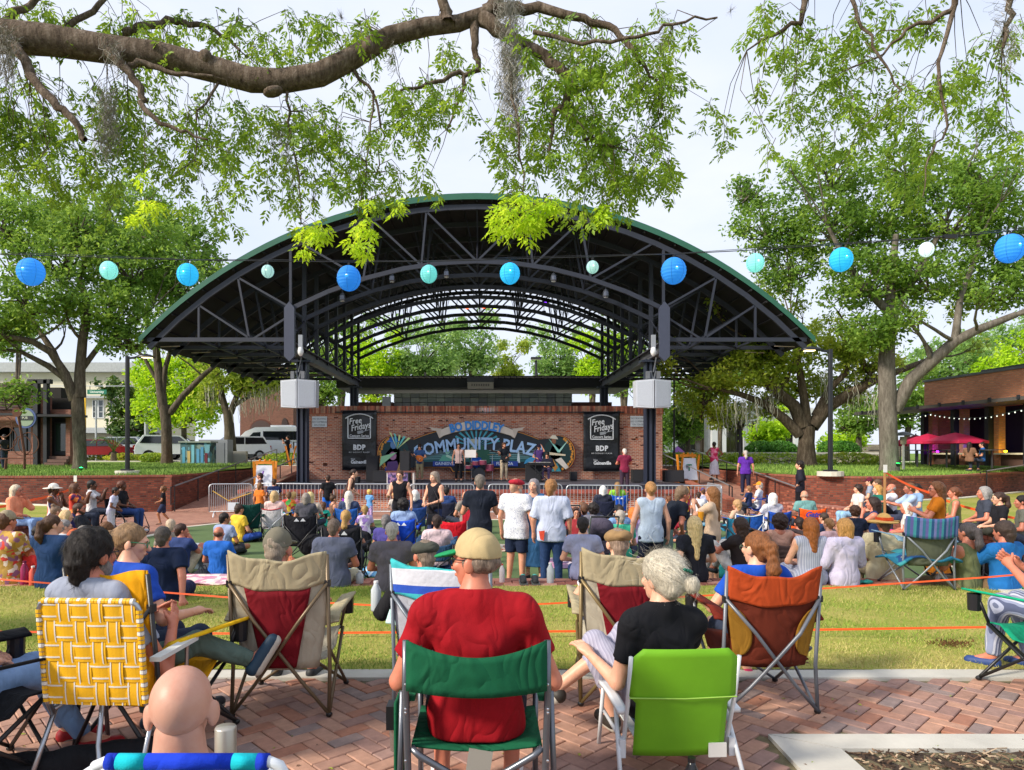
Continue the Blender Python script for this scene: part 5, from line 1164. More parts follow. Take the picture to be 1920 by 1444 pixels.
car('white suv with blue stripe behind the thick oak trunk',(wx(320,46),46.5,1.14),math.radians(200),'#dfe4ea','suv')
car('dark red car parked by the oak trunk',(wx(166,46),46.6,1.14),math.radians(15),'#8f1c20','sedan')
car('silver grey suv parked behind the sago palm',(wx(205,50),51,1.14),math.radians(5),'#a9b2bc','suv')
car('dark blue car parked behind the lamp post',(wx(262,50),51.5,1.14),0,'#18284a','sedan')
car('second dark blue car half hidden by the grey pole',(wx(292,54),55,1.14),0,'#1c2c50','suv')
car('white van parked at the far end of the street row',(wx(225,58),59,1.14),0,'#d8dde4','suv')
# painted utility box and concrete walls by the ramp
d=34; b=thing('utility_box','utility cabinet painted with blue and yellow figures beside the tree','utility box',(wx(372,d),d,.95))
MB().box((0,0,.62),(1.45,.8,1.2)).build('cabinet',multi(['#3f5a52','#4a6a70','#7a8f88','#3a4a60','#6aa0b0'],5,'mural'),b); MB().box((0,0,1.25),(1.6,.95,.07)).build('roof',plastic('#8f9a90'),b)
for k,(x,h,c)in enumerate(((-.55,.8,'#5fa8c8'),(-.3,.6,'#c8b070'),(-.1,.9,'#78b8c8'),(.15,.7,'#5a9ac0'),(.35,.8,'#4f8fb8'),(.55,.5,'#6a2434'))):MB().box((x,-.408,.2+h/2),(.14,.012,h)).build('painted_figure',plastic(c),b)
b=thing('utility_box','plain grey utility cabinet behind the painted one','utility box',(wx(405,36),36,.95)); MB().box((0,0,.7),(1.5,.8,1.4)).build('cabinet',plastic('#8a9096'),b); MB().box((0,-.41,.7),(1.2,.02,1.1)).build('door',plastic('#7d838a'),b)
# ramps with brick cheek walls and rails
def ramp(x0,x1,y0,y1,z0,z1,nm):
 m=MB(); m.add([(x0,y0,z0),(x1,y0,z0),(x1+(wx(0,1)*0),y1,z1),(x0,y1,z1)],[(0,1,2,3)]); m.grid([[(x0,y0,z0-.3),(x0,y1,z0-.3)],[(x1,y0,z0-.3),(x1,y1,z0-.3)]]); return struct(m.build(nm,M_PAVE))
ramp(-11.2,-8.8,24.2,36,FL+.01,.98,'ramp'); ramp(8.5,10.9,23.6,36,FL+.01,.98,'ramp')
m=MB(); m.slab([(-8.8,34.1),(8.5,34.1),(8.5,40),(-8.8,40)],-.88,.95); m.slab([(-11.3,36.004),(-8.8,36.004),(-8.8,40),(-11.3,40)],-.88,.97); m.slab([(8.5,36.004),(10.9,36.004),(10.9,40),(8.5,40)],-.88,.97); struct(m.build('pavement',M_CONC2))
wall_along('cheek_wall',[(-11.3,24.5),(-11.3,29),(-11.3,36.2)],lambda x,y:-.88,lambda x,y:TOPZ-.07,.3,M_BRICK_RET,side=1,label='brick wall beside the ramp below the utility boxes',capmat=M_COP)
wall_along('cheek_wall',[(10.9,36),(10.9,29),(10.9,23.9)],lambda x,y:-.88,lambda x,y:TOPZ-.07,.3,M_BRICK_RET,side=1,label='brick wall beside the ramp behind the purple shirted woman',capmat=M_COP)
for s,x in((-1,-8.75),(1,8.45)):
 wall_along('cheek_wall',[(x,24.0),(x,29),(x,34)]if s<0 else[(x,34),(x,29),(x,24.0)],lambda x,y:-.88,lambda x,y:max(.0,FL+.35+(y-24)*.1),.25,M_BRICK_RET,side=1,label='low sloping brick kerb wall on the ramp %s'%('by the steel barricade and a-frame' if s<0 else 'in front of the woman in purple'),capmat=M_COP)
m=MB(); m.box((wx(437,37),37,1.35),(1.5,.3,.8)); tag(m.build('concrete_wall',M_CONC),'short grey concrete wall below the white suv','wall'); m=MB()
def handrail(pts,label,post_h=.9,n=6,hook=True):
 b=thing('handrail',label,'handrail',pts[0]); p,q=Vector(pts[0]),Vector(pts[-1]); up=Vector((0,0,post_h))
 MB().tube([a-p for a in[p+up,q+up]],.028,8).build('rail',M('#8d8f94',rough=.35,metal=.5),b)
 MB().tube([p+up-p,p+up+(p-q).normalized()*.3-p,p+up+(p-q).normalized()*.3-p-Vector((0,0,.6)),Vector((0,0,post_h-.6))],.024,6).build('return_loop',plastic('#1a1a1e'),b)
 for i in range(n):
  c=p.lerp(q,i/(n-1))-p; MB().tube([c,c+up],.022,6).build('post',plastic('#1a1a1e'),b)
handrail([(-11.05,24.2,-.42),(-11.05,36,.95)],'steel handrail on black posts climbing the ramp behind the running girl',n=7)
handrail([(-9.0,24.6,-.42),(-9.0,35,.85)],'handrail on the stage side of the ramp by the a-frame sign',n=7)
handrail([(10.7,23.6,-.42),(10.7,35.5,.93)],'steel handrail on black posts climbing the ramp behind the person in the black jacket',n=8)
handrail([(8.75,24.6,-.42),(8.75,35,.85)],'handrail in front of the woman in the pink top and white skirt',n=7)
handrail([(19.2,26.2,.06),(24.5,27.5,.7)],'dark handrail against the curved sunlit brick wall',n=3)
# smooth bodies: blended tapered limbs turned into one skin
def vv(*a):return np.array(a,float)
def nets(D,org,h):
 s=D<0; nx,ny,nz=D.shape
 c8=[(i,j,k)for i in(0,1)for j in(0,1)for k in(0,1)]
 cnt=np.zeros((nx-1,ny-1,nz-1),np.int8)
 for i,j,k in c8:cnt+=s[i:nx-1+i,j:ny-1+j,k:nz-1+k]
 act=(cnt>0)&(cnt<8); I=np.argwhere(act); n=len(I)
 if n==0:return np.zeros((0,3)),np.zeros((0,4),int)
 idx=np.full(act.shape,-1,np.int64); idx[act]=np.arange(n)
 acc=np.zeros((n,3)); w=np.zeros(n)
 vals={c:D[I[:,0]+c[0],I[:,1]+c[1],I[:,2]+c[2]]for c in c8}
 for a in c8:
  for ax in range(3):
   if a[ax]:continue
   b=list(a); b[ax]=1; b=tuple(b); da,db=vals[a],vals[b]; m=(da<0)!=(db<0)
   t=np.where(m,da/np.where(m,da-db,1),0); p=np.tile(np.array(a,float),(n,1)); p[:,ax]+=t
   acc[m]+=p[m]; w[m]+=1
 V=org+h*(I+acc/w[:,None]); F=[]
 for ax in range(3):
  sl0=[slice(None)]*3; sl1=[slice(None)]*3; sl0[ax]=slice(0,-1); sl1[ax]=slice(1,None)
  A=s[tuple(sl0)]; B=s[tuple(sl1)]; E=np.argwhere(A!=B); u,v=[(1,2),(2,0),(0,1)][ax]
  E=E[(E[:,u]>0)&(E[:,v]>0)&(E[:,u]<D.shape[u]-1)&(E[:,v]<D.shape[v]-1)]
  if len(E)==0:continue
  inn=A[E[:,0],E[:,1],E[:,2]]; q=[]
  for du,dv in((-1,-1),(0,-1),(0,0),(-1,0)):
   e=E.copy(); e[:,u]+=du; e[:,v]+=dv; q.append(idx[e[:,0],e[:,1],e[:,2]])
  Q=np.stack(q,1); Q[~inn]=Q[~inn][:,::-1]; F.append(Q)
 return V,np.concatenate(F)
class SD:
 def __init__(s,k=.03):s.p=[]; s.k=k; s.c=[]
 def cone(s,a,b,ra,rb,k=None,flat=False,y=1.0):s.p.append(('c',vv(*a),vv(*b),ra,rb,k or s.k,flat,y)); return s
 def ell(s,c,r,k=None,R=None):s.p.append(('e',vv(*c),vv(*r),R,0,k or s.k,0,1)); return s
 def cut(s,p,n):n=vv(*n); s.c.append((vv(*p),n/np.linalg.norm(n))); return s
 def mesh(s,h,grow=0,noise=0,nf=9):
  lo=np.full(3,1e9); hi=-lo
  for q in s.p:
   if q[0]=='c':r=max(q[3],q[4]); a=np.minimum(q[1],q[2])-r; b=np.maximum(q[1],q[2])+r
   else:r=q[2].max(); a,b=q[1]-r,q[1]+r
   lo=np.minimum(lo,a); hi=np.maximum(hi,b)
  pad=3*h+grow+noise; lo-=pad; hi+=pad; N=np.ceil((hi-lo)/h).astype(int)+1
  D=np.full(N,1.0,np.float32); ax=[lo[i]+h*np.arange(N[i])for i in range(3)]
  for q in s.p:
   k=q[5]; mg=k+2.5*h+grow+noise
   if q[0]=='c':r=max(q[3],q[4]); a=np.minimum(q[1],q[2])-r-mg; b=np.maximum(q[1],q[2])+r+mg
   else:r=q[2].max(); a,b=q[1]-r-mg,q[1]+r+mg
   i0=np.clip(((a-lo)/h).astype(int),0,N-1); i1=np.clip(((b-lo)/h).astype(int)+2,1,N)
   X=ax[0][i0[0]:i1[0],None,None]; Y=ax[1][None,i0[1]:i1[1],None]; Z=ax[2][None,None,i0[2]:i1[2]]
   if q[0]=='c':
    A,B,ra,rb,_,flat,ys=q[1:]; ba=B-A; L2=ba@ba+1e-12
    px,py,pz=X-A[0],Y-A[1],Z-A[2]; t=np.clip((px*ba[0]+py*ba[1]+pz*ba[2])/L2,0,1)
    d=np.sqrt((px-t*ba[0])**2+((py-t*ba[1])/ys)**2+(pz-t*ba[2])**2)-(ra+t*(rb-ra))
    if flat:u=ba/math.sqrt(L2); d=np.maximum(d,(X-B[0])*u[0]+(Y-B[1])*u[1]+(Z-B[2])*u[2])
   else:
    C,R3,R=q[1],q[2],q[3]; px,py,pz=X-C[0],Y-C[1],Z-C[2]
    if R is not None:px,py,pz=[R[0][i]*px+R[1][i]*py+R[2][i]*pz for i in range(3)]
    k0=np.sqrt((px/R3[0])**2+(py/R3[1])**2+(pz/R3[2])**2); k1=np.sqrt((px/R3[0]**2)**2+(py/R3[1]**2)**2+(pz/R3[2]**2)**2)+1e-9
    d=k0*(k0-1)/k1
   S_=D[i0[0]:i1[0],i0[1]:i1[1],i0[2]:i1[2]]; hh=np.maximum(k-np.abs(S_-d),0)/k
   D[i0[0]:i1[0],i0[1]:i1[1],i0[2]:i1[2]]=np.minimum(S_,d)-hh*hh*k*.25
  X,Y,Z=ax[0][:,None,None],ax[1][None,:,None],ax[2][None,None,:]
  if grow:D-=grow
  if noise:D+=noise*np.sin(X*nf*3.1+2*np.sin(Z*nf))*np.sin(Y*nf*2.7+Z*nf*2.3+1.3)+noise*.6*np.sin(Z*nf*4.3+X*nf*2.2+2*np.sin(Y*nf*3))
  for p,n in s.c:D=np.maximum(D,(X-p[0])*n[0]+(Y-p[1])*n[1]+(Z-p[2])*n[2])
  return nets(D,lo,h)
def rotm(rx=0,ry=0,rz=0):return np.array(Euler((rx,ry,rz),'XYZ').to_matrix())
def join(parts):
 V=[]; F=[]; o=0
 for v,f in parts:
  if len(v)==0:continue
  V.append(v); F.append(f+o); o+=len(v)
 return np.concatenate(V),np.concatenate(F)
_T={}
def head_t(h):
 """Head with brow, nose, lips, chin and ears, looking along +Y, centre of skull at 0."""
 if('h',h)not in _T:
  s=SD(.02).ell((0,-.012,.028),(.074,.093,.085)).ell((0,.03,-.03),(.058,.06,.075)).cone((0,.045,-.085),(0,.052,-.088),.03,.028,k=.03)
  s.cone((0,.088,.005),(0,.108,-.032),.009,.015,k=.012).ell((0,.085,.022),(.045,.014,.010),k=.02).ell((0,.09,-.062),(.024,.012,.009),k=.01)
  for i in(-1,1):s.ell((i*.078,-.010,-.012),(.011,.023,.034),k=.006,R=rotm(0,0,i*-.5)).ell((i*.04,.068,-.02),(.022,.02,.02),k=.02)
  _T['h',h]=s.mesh(h)
 return _T['h',h]
def hand_t(kind,h):
 """Palm and five bent fingers; wrist at 0, fingers along +X, palm faces -Z, thumb toward +Y."""
 if(kind,h)not in _T:
  cl={'open':.12,'relax':.45,'fist':1.25}[kind]; s=SD(.010); s.cone((-.02,0,0),(.045,.004,0),.026,.03,k=.02,y=1.25).ell((.05,0,0),(.045,.042,.016),k=.015)
  for i,(y,l)in enumerate(((.032,.072),(.011,.08),(-.011,.075),(-.031,.06))):
   p=vv(.085,y,0); a=0; sp=y*2.2*(1.2 if kind=='open' else .5)
   for j,q in enumerate((.45,.32,.23)):
    a+=cl*(.6 if j==0 else .8); e=p+l*q*vv(math.cos(a)*math.cos(sp),math.sin(sp),-math.sin(a)); s.cone(p,e,.0098-j*.001,.0088-j*.001,k=.006); p=e
  t0=vv(.015,.03,-.004); t1=t0+vv(.026,.026,-.012); t2=t1+vv(.03,.008,-.012-cl*.01); s.cone(t0,t1,.014,.011,k=.014).cone(t1,t2,.011,.0085,k=.006)
  _T[kind,h]=s.mesh(h)
 return _T[kind,h]
def hair_t(style,h):
 if(style,h)in _T:return _T[style,h]
 s=SD(.03); nz,nf=.003,26; C=(0,-.02,.034); R=(.086,.103,.096)
 front=lambda y=.045,z=.03:s.cut((0,y,z),(0,1,-.75))
 if style in('short','buzz'):
  s.ell(C,R if style=='short' else(.080,.099,.09)).cone((0,-.07,-.03),(0,-.065,-.065),.055,.045); s.cut((0,0,-.075),(0,.25,-1)); front(.055,.028)
 elif style=='rim':s.ell((0,-.015,.0),(.080,.1,.06)); s.cut((0,.01,.02),(0,.6,1)); s.cut((0,.03,0),(0,1,0)); s.cut((0,0,-.06),(0,0,-1))
 elif style=='mess':s.ell((0,-.022,.04),(.096,.112,.105)).cone((0,-.08,-.03),(0,-.075,-.10),.062,.045); front(.06,.03); nz=.005; nf=24
 elif style=='curly':s.ell((0,-.03,.03),(.12,.125,.12)).ell((0,-.06,-.05),(.10,.07,.07)); front(.05,.01); nz=.010; nf=22
 elif style=='bob':
  s.ell(C,(.093,.107,.1)); [s.cone((i*.06,-.02,0),(i*.075,-.02,-.10),.05,.04)for i in(-1,1)]; s.cone((0,-.07,0),(0,-.075,-.11),.07,.06); s.cut((0,.045,0),(0,1,-.35)); nz=.003
 elif style=='long':
  s.ell(C,(.091,.107,.099)); [s.cone((i*.06,-.03,0),(i*.075,-.05,-.24),.045,.03)for i in(-1,1)]; s.cone((0,-.07,0),(0,-.10,-.30),.075,.05); s.cut((0,.045,0),(0,1,-.35)); nz=.004
 elif style=='vlong':
  s.ell(C,(.091,.107,.099)); [s.cone((i*.055,-.03,0),(i*.06,-.07,-.3),.045,.035)for i in(-1,1)]; s.cone((0,-.07,0),(0,-.11,-.42),.075,.035); s.cut((0,.045,0),(0,1,-.35)); nz=.004
 elif style=='pony':s.ell(C,(.083,.1,.093)).cone((0,-.06,-.02),(0,-.05,-.06),.05,.04); front(.06,.03); s.ell((0,-.13,.03),(.03,.03,.03)).cone((0,-.14,.02),(0,-.15,-.13),.036,.045).cone((0,-.15,-.13),(0,-.12,-.24),.045,.014)
 elif style=='bun':s.ell(C,(.086,.1,.095)).cone((0,-.06,-.02),(0,-.05,-.07),.052,.04); front(.05,.03); s.ell((0,-.12,.0),(.042,.035,.042))
 elif style=='topbun':s.ell(C,(.085,.1,.095)).cone((0,-.06,-.02),(0,-.05,-.06),.05,.04); front(.05,.03); s.ell((0,-.07,.135),(.042,.04,.036))
 _T[style,h]=s.mesh(h,noise=nz,nf=nf); return _T[style,h]
def hat_t(style,h):
 if(style,h)in _T:return _T[style,h]
 s=SD(.02)
 if style=='cap':s.ell((0,-.012,.03),(.088,.106,.112)); s.cut((0,0,.022),(0,.05,-1)); a=s.mesh(h,noise=.0015); s2=SD(.01).ell((0,.115,.03),(.080,.085,.014),R=rotm(-.22)); s2.cut((0,.055,0),(0,-1,0)); b=s2.mesh(min(h,.009)); _T[style,h]=(a,b)
 elif style=='flat':s.ell((0,-.005,.055),(.108,.135,.058),R=rotm(-.12)).ell((0,.10,.035),(.07,.055,.014),R=rotm(-.25)); s.cut((0,0,.018),(0,.1,-1)); _T[style,h]=(s.mesh(h,noise=.003),None)
 elif style=='sun':s.ell((0,-.01,.06),(.094,.11,.095)); s.cut((0,0,.035),(0,0,-1)); a=s.mesh(h,noise=.002)
 if style=='sun':
  b=SD(.01).ell((0,-.01,.035),(.2,.215,.016)).mesh(min(h,.011),noise=.010,nf=5); _T[style,h]=(join([a,b]),None)
 return _T[style,h]
def xf(t,R,p,s=1.0):return t[0]*s@R.T+p,t[1]
ARMS={'lap':((.26,.04,.23),(.08,.27,.12)),'side':((.27,-.02,.17),(.28,.05,-.09)),'clap':((.25,.14,.2),(.035,.36,.33)),'phone':((.19,.22,.3),(.05,.3,.5)),'back':((.26,-.17,.2),(.30,-.30,-.05)),'hips':((.38,-.06,.24),(.19,.04,.08)),'knees':((.23,.22,.28),(.12,.44,.34)),'chin':((.18,.24,.24),(.05,.17,.50)),'up':((.26,.18,.46),(.18,.24,.70)),'cross':((.27,.08,.22),(-.06,.22,.22)),'cup':((.26,.03,.2),(.2,.28,.22)),'rest':((.31,.02,.24),(.29,.27,.2)),'bag':((.25,.04,.2),(.06,.26,.1)),'guit':((.27,.05,.22),(.05,.2,.12)),'neck':((.27,.14,.25),(.36,.3,.32))}
SK={'a':'#c98f74','b':'#d9a58a','c':'#a8714f','d':'#5a3826','e':'#7a4c32','f':'#c27a62'}
def person(label,pose,loc,rz,H=1.0,shirt='#888888',pants='#333a4a',hair='short',hc='#3a2a20',sk='a',arms='lap',arms2=None,lean=0,turn=0,nod=0,sleeve='short',legs='long',hat=None,hatc='#888',hatb=None,girth=1.0,res=.02,seat=.40,child=False,glasses=False,shoes='#33343a',group=None,face=None,joints=None,hres=None,skirt=None,loose=0.0,beard=None,side=0,extra=None,headk=1.0):
 t=thing('person',label,'person',loc,rz,group); g=girth; hs=(1.0 if not child else 1.22)*headk; wS=.172*(1 if not child else .92)
 A=lambda a:np.array(a,float)
 if pose=='stand':pz=.93; K=[(s*.1,.01,.5)for s in(-1,1)]; An=[(s*.115,-.03,.09)for s in(-1,1)]; Hp=[(s*.09,0,.9)for s in(-1,1)]; toe=[(s*.14,.13,.035)for s in(-1,1)]
 elif pose=='walk':pz=.92; K=[(-.1,.2,.52),(.1,-.02,.48)]; An=[(-.1,.1,.14),(.1,-.28,.18)]; Hp=[(s*.09,0,.9)for s in(-1,1)]; toe=[(-.1,.26,.08),(.1,-.2,.06)]
 else:
  pz=.10; Hp=[(s*.1,.02,.09)for s in(-1,1)]
  if pose in('chair','ledge'):q=seat; K=[(s*.14,.43,.09)for s in(-1,1)]; An=[(s*.14,.42,-q+.09)for s in(-1,1)]; toe=[(s*.17,.57,-q+.035)for s in(-1,1)]
  elif pose=='cross':K=[(s*.35,.27,.17)for s in(-1,1)]; An=[(-s*.10,.36,.07)for s in(-1,1)]; toe=[(-s*.22,.37,.05)for s in(-1,1)]
  elif pose=='knees':K=[(s*.13,.36,.44)for s in(-1,1)]; An=[(s*.12,.52,.07)for s in(-1,1)]; toe=[(s*.13,.68,.035)for s in(-1,1)]
  elif pose=='out':K=[(s*.12,.44,.12)for s in(-1,1)]; An=[(s*.14,.84,.07)for s in(-1,1)]; toe=[(s*.18,.88,.19)for s in(-1,1)]
  elif pose=='side':K=[(.3,.25,.1),(.42,.1,.09)]; An=[(.1,.42,.06),(.3,-.15,.06)]; toe=[(.0,.48,.05),(.2,-.25,.05)]
 P=A((0,0,pz)); cl,sl=math.cos(lean),math.sin(lean); RL=rotm(-lean,0,0)@rotm(0,0,0)@rotm(0,side,0); U=lambda a:P+RL@A(a)
 ch=U((0,.0,.30)); nb=U((0,-.01,.50)); hd=nb+rotm(-lean*.4,side*.4,0)@A((0,.025,.148+(.02 if child else 0)))
 S=[U((s*wS*g**.5,-.01,.45))for s in(-1,1)]; E=[]; Wr=[]; av=(arms,arms2 or arms)
 for i,s in enumerate((-1,1)):
  e,w=ARMS[av[i]]; e=A(e)*(s,1,1); w=A(w)*(s,1,1)
  e=P+(RL@e if av[i]not in('back',)else e); w=P+(RL@w if av[i]in('clap','phone','chin','up','hips','cross','guit','neck')or pose in('stand','walk')else w)
  d=e-S[i]; e=S[i]+d/np.linalg.norm(d)*.29; d=w-e; w=e+d/np.linalg.norm(d)*.25; E.append(e); Wr.append(w)
 J=dict(P=P,ch=ch,nb=nb,hd=hd,S=S,E=E,W=Wr,H=[A(x)for x in Hp],K=[A(x)for x in K],A=[A(x)for x in An],T=[A(x)for x in toe])
 if joints:joints(J)
 P,ch,nb,hd,S,E,Wr,HP,K,An,T=[J[x]for x in('P','ch','nb','hd','S','E','W','H','K','A','T')]
 up=(nb-P)/np.linalg.norm(nb-P); f=.01
 def torso(s,gr=0,tank=False,low=0.0):
  r=gr
  s.cone(P-(.055*g,0,-.02),P+(.055*g,0,.02),.105*g+r,.105*g+r,y=.86)
  if low:[s.cone(P+(i*.055*g,0,.02),P+(i*.06*g,0,0)-up*(low+.03),.108*g+r,.112*g+r,y=.88)for i in(-1,1)]
  w=P+up*.14; s.cone(P,w,.12*g+r,.112*g+r,y=.80); s.cone(w-(.03,0,0),ch-(.045,0,0),.10*g+r,.108*g+r,y=.85); s.cone(w+(.03,0,0),ch+(.045,0,0),.10*g+r,.108*g+r,y=.85)
  k=.8 if tank else 1
  for i in(0,1):s.cone(ch+(S[i]-ch)*.3,S[i]*k+nb*(1-k)-up*.02,.085*g+r,.055*g+r)
  s.cone(S[0]*k+nb*(1-k),S[1]*k+nb*(1-k),.050+r,.050+r)
  if not tank:[s.cone(nb+up*.005,nb*.4+S[i]*.6-up*.015,.05+r*1.15,.048+r)for i in(0,1)]
 b=SD(.045); torso(b); b.cone(nb-up*.03,hd-(0,.01,.05),.062*g**.4,.054,k=.03)
 for i in(0,1):
  b.cone(S[i],E[i],.052*g**.5,.041*g**.5,k=.03).cone(E[i],Wr[i],.041*g**.5,.026,k=.015)
  b.cone(HP[i],K[i],.088*g**.5,.058*g**.5).cone(K[i],An[i],.056*g**.5,.036,k=.02).cone(K[i]+(An[i]-K[i])*.15-(0,.012,0),K[i]+(An[i]-K[i])*.55-(0,.012,0),.05,.035,k=.02).cone(An[i],T[i],.034,.026,k=.02)
 hr=hres or min(.014,max(.006,res*.62)); hh2=.0055 if res<.014 else .011
 RH=rotm(0,0,turn)@rotm(-nod,0,0)@rotm(-lean*.25,side*.5,0); parts=[b.mesh(res),xf(head_t(hr),RH,hd,hs)]
 hk={'clap':'open','back':'open','lap':'relax','side':'relax','up':'relax'}
 for i,s in enumerate((-1,1)):
  d=Wr[i]-E[i]; d/=np.linalg.norm(d); pal={'clap':A((-s,0,0)),'back':A((0,0,-1)),'side':A((-s,0,0)),'up':A((-s,0,0))}.get(av[i],A((0,.2,-1)))
  z=-(pal-d*(pal@d)); z/=np.linalg.norm(z); y=np.cross(z,d)
  if av[i]in('clap','phone','chin','up'):sgn=1 if y[2]>0 or av[i]=='clap' else-1
  R=np.stack([d,y,z],1); tt=hand_t(hk.get(av[i],'relax' if av[i]not in('phone','guit','neck')else 'fist'),hh2)
  if(s==-1 and av[i]!='clap')or(s==1 and av[i]=='clap' and False):tt=(tt[0]*(1,-1,1),tt[1][:,::-1])
  if av[i]=='clap' and y[2]<0:tt=(tt[0]*(1,-1,1),tt[1][:,::-1])
  parts.append(xf(tt,R,Wr[i],.95*(1.05 if child else 1)))
 V,F=join(parts); mesh_np('body',V*H,F,skin(SK.get(sk,sk)),t)
 cm=lambda c:c if not isinstance(c,str)else cloth(c)
 # clothes
 nz=.002 if res>.014 else .005
 if shirt:
  s=SD(.045); tank=sleeve in('none','strap'); torso(s,.014+loose,tank,low=(.02 if pose!='stand' else .10)+loose*2); s.cut(P-up*((.085 if pose!='stand' else .125)+loose*2),-up)
  for i in(0,1):
   if sleeve in('short','long','elbow'):
    m_=S[i]+(E[i]-S[i])*(.62 if sleeve=='short' else .92 if sleeve=='elbow' else 1); s.cone(S[i],m_,.066+loose,.060*g**.5+loose+.006,k=.03,flat=sleeve!='long')
    if sleeve=='long':s.cone(E[i],E[i]+(Wr[i]-E[i])*.9,.054,.04,k=.02,flat=True)
  s.cut(nb+up*.035-(0,.02,0),up+A((0,.15,0)))
  if sleeve=='strap':s.cut(ch+up*.135,up)
  V,F=s.mesh(res,noise=nz,nf=7); mesh_np('shirt' if not skirt or pants else 'dress',V*H,F,cm(shirt),t)
  if sleeve=='strap':
   m=MB();
   for q in(-1,1):m.tube([tuple((ch+up*.10+RL@A((q*.075,.105*g,0)))*H),tuple((nb+RL@A((q*.085,.0,.02)))*H),tuple((ch+up*.10+RL@A((q*.075,-.115*g,0)))*H)],.014*H,5)
   m.build('strap',cm(shirt),t,smooth=True)
 if skirt:
  s=SD(.05); mid=(K[0]+K[1])/2; end=mid*.35+(An[0]+An[1])/2*.65 if skirt=='long' else mid+(mid-P)*.02
  if pose in('stand','walk'):s.cone(P+up*.04,P+(end-P)*.5,.14,.19,y=.8).cone(P+(end-P)*.5,end,.19,.24,flat=True,y=.8)
  else:[s.cone(HP[i],K[i],.13,.11).cone(K[i],K[i]+(An[i]-K[i])*(.6 if skirt=='long' else .15),.12,.12,flat=True)for i in(0,1)]; s.cone(P-(0,.05,.0),P+(0,.15,0),.15,.14)
  s.cut((0,0,0.002),(0,0,-1))if pose in('cross','knees','side')else None
  V,F=s.mesh(res,noise=nz*2,nf=9); mesh_np('skirt',V*H,F,cm(pants or shirt),t)
 elif pants:
  s=SD(.03); qz=.118 if pose in('stand','walk')else .110; s.cone(P-(.05,0,.01),P+(.05,0,-.01),qz*g,qz*g,y=.88)
  for i in(0,1):
   if legs=='short':s.cone(HP[i],HP[i]+(K[i]-HP[i])*.86,.105*g**.5,.088*g**.5,flat=True)
   else:s.cone(HP[i],K[i],.1*g**.5,.07*g**.5).cone(K[i],An[i]+(K[i]-An[i])*(.42 if legs=='crop' else .06),.072,.052,flat=True)
  if pose in('stand','walk'):s.cut(P+up*.075,up)
  V,F=s.mesh(res,noise=nz,nf=8); mesh_np('shorts' if legs=='short' else 'trousers',V*H,F,cm(pants),t)
 if hair:
  V,F=xf(hair_t(hair,hr),RH,hd,hs); mesh_np('hair',V*H,F,hairmat(hc),t)
  if res<.012 and not hat:
   n=1400; ii=rng.integers(0,len(V),n); c=V[ii]; o=c-(hd+RH@A((0,-.02,.0))); o/=np.linalg.norm(o,axis=1)[:,None]; dn=A((0,0,-1))+RH@A((0,-.5,0)); dn=dn-o*(o@dn)[:,None]+rng.normal(0,.22,(n,3)); dn/=np.linalg.norm(dn,axis=1)[:,None]; sd=np.cross(dn,o); sd/=np.linalg.norm(sd,axis=1)[:,None]; c=c+o*.001; q=[]
   for k in range(4):e=c+(dn+o*(.14-.10*k))*.013; wd=sd*.0011*(1-k*.22); q.append(np.stack([c-wd,c+wd,e+wd*.8,e-wd*.8],1)); c=e
   q=np.concatenate(q).reshape(-1,3)*H; mesh_np('strands',q,np.arange(len(q)).reshape(-1,4),hairmat(hc),t,smooth=False,kind='stuff')
 if hat:
  a,b2=hat_t(hat,hr); V,F=xf(a,RH,hd,hs); mesh_np('hat',V*H,F,cm(hatc),t)
  if b2 is not None:V,F=xf(b2,RH,hd,hs); mesh_np('brim',V*H,F,cm(hatb or hatc),t)
 if glasses:
  m=MB(); q=lambda a:tuple((RH@(A(a)*hs)+hd)*H)
  for i in(-1,1):m.tube([q((i*.082,-.01,.012)),q((i*.076,.06,.012)),q((i*.06,.092,.008))],.0025,4); m.tube([q((i*.032+.024*math.cos(a),.098,-.002+.02*math.sin(a)))for a in np.linspace(0,2*PI,9)],.0025,4)
  m.build('glasses',plastic('#18181c')if glasses is True else plastic(glasses),t)
 if beard:V,F=SD(.02).ell((0,.045,-.075),(.05,.05,.05)).ell((0,.02,-.05),(.068,.05,.045)).cut((0,.06,-.045),(0,.9,.8)).mesh(hr); V,F=xf((V,F),RH,hd,hs); mesh_np('beard',V*H,F,hairmat(beard),t)
 if face if face is not None else math.cos(rz+turn)<.35:
  m=MB(); m2=MB(); q=lambda a:Vector((RH@(A(a)*hs)+hd)*H); ex=RH@A((0,1,0))
  Rm=Matrix(RH.tolist())
  for i in(-1,1):m.ell(q((i*.032,.0835,-.002)),(.013*H,.007*H,.007*H),8,5,rot=Rm,mi=0); m.ell(q((i*.032,.0885,-.002)),(.006*H,.004*H,.006*H),8,5,rot=Rm,mi=1); m.ell(q((i*.034,.093,.022)),(.017*H,.004*H,.0035*H),8,4,rot=Rm,mi=1)
  m2.ell(q((0,.1,-.062)),(.024*H,.006*H,.007*H),8,4,rot=Rm); m.build('eyes',[M('#cfc8c0',rough=.3,bump=0),M('#241a14',rough=.4,bump=0)],t,smooth=True); m2.build('mouth',M('#8f4238',rough=.5),t,smooth=True)
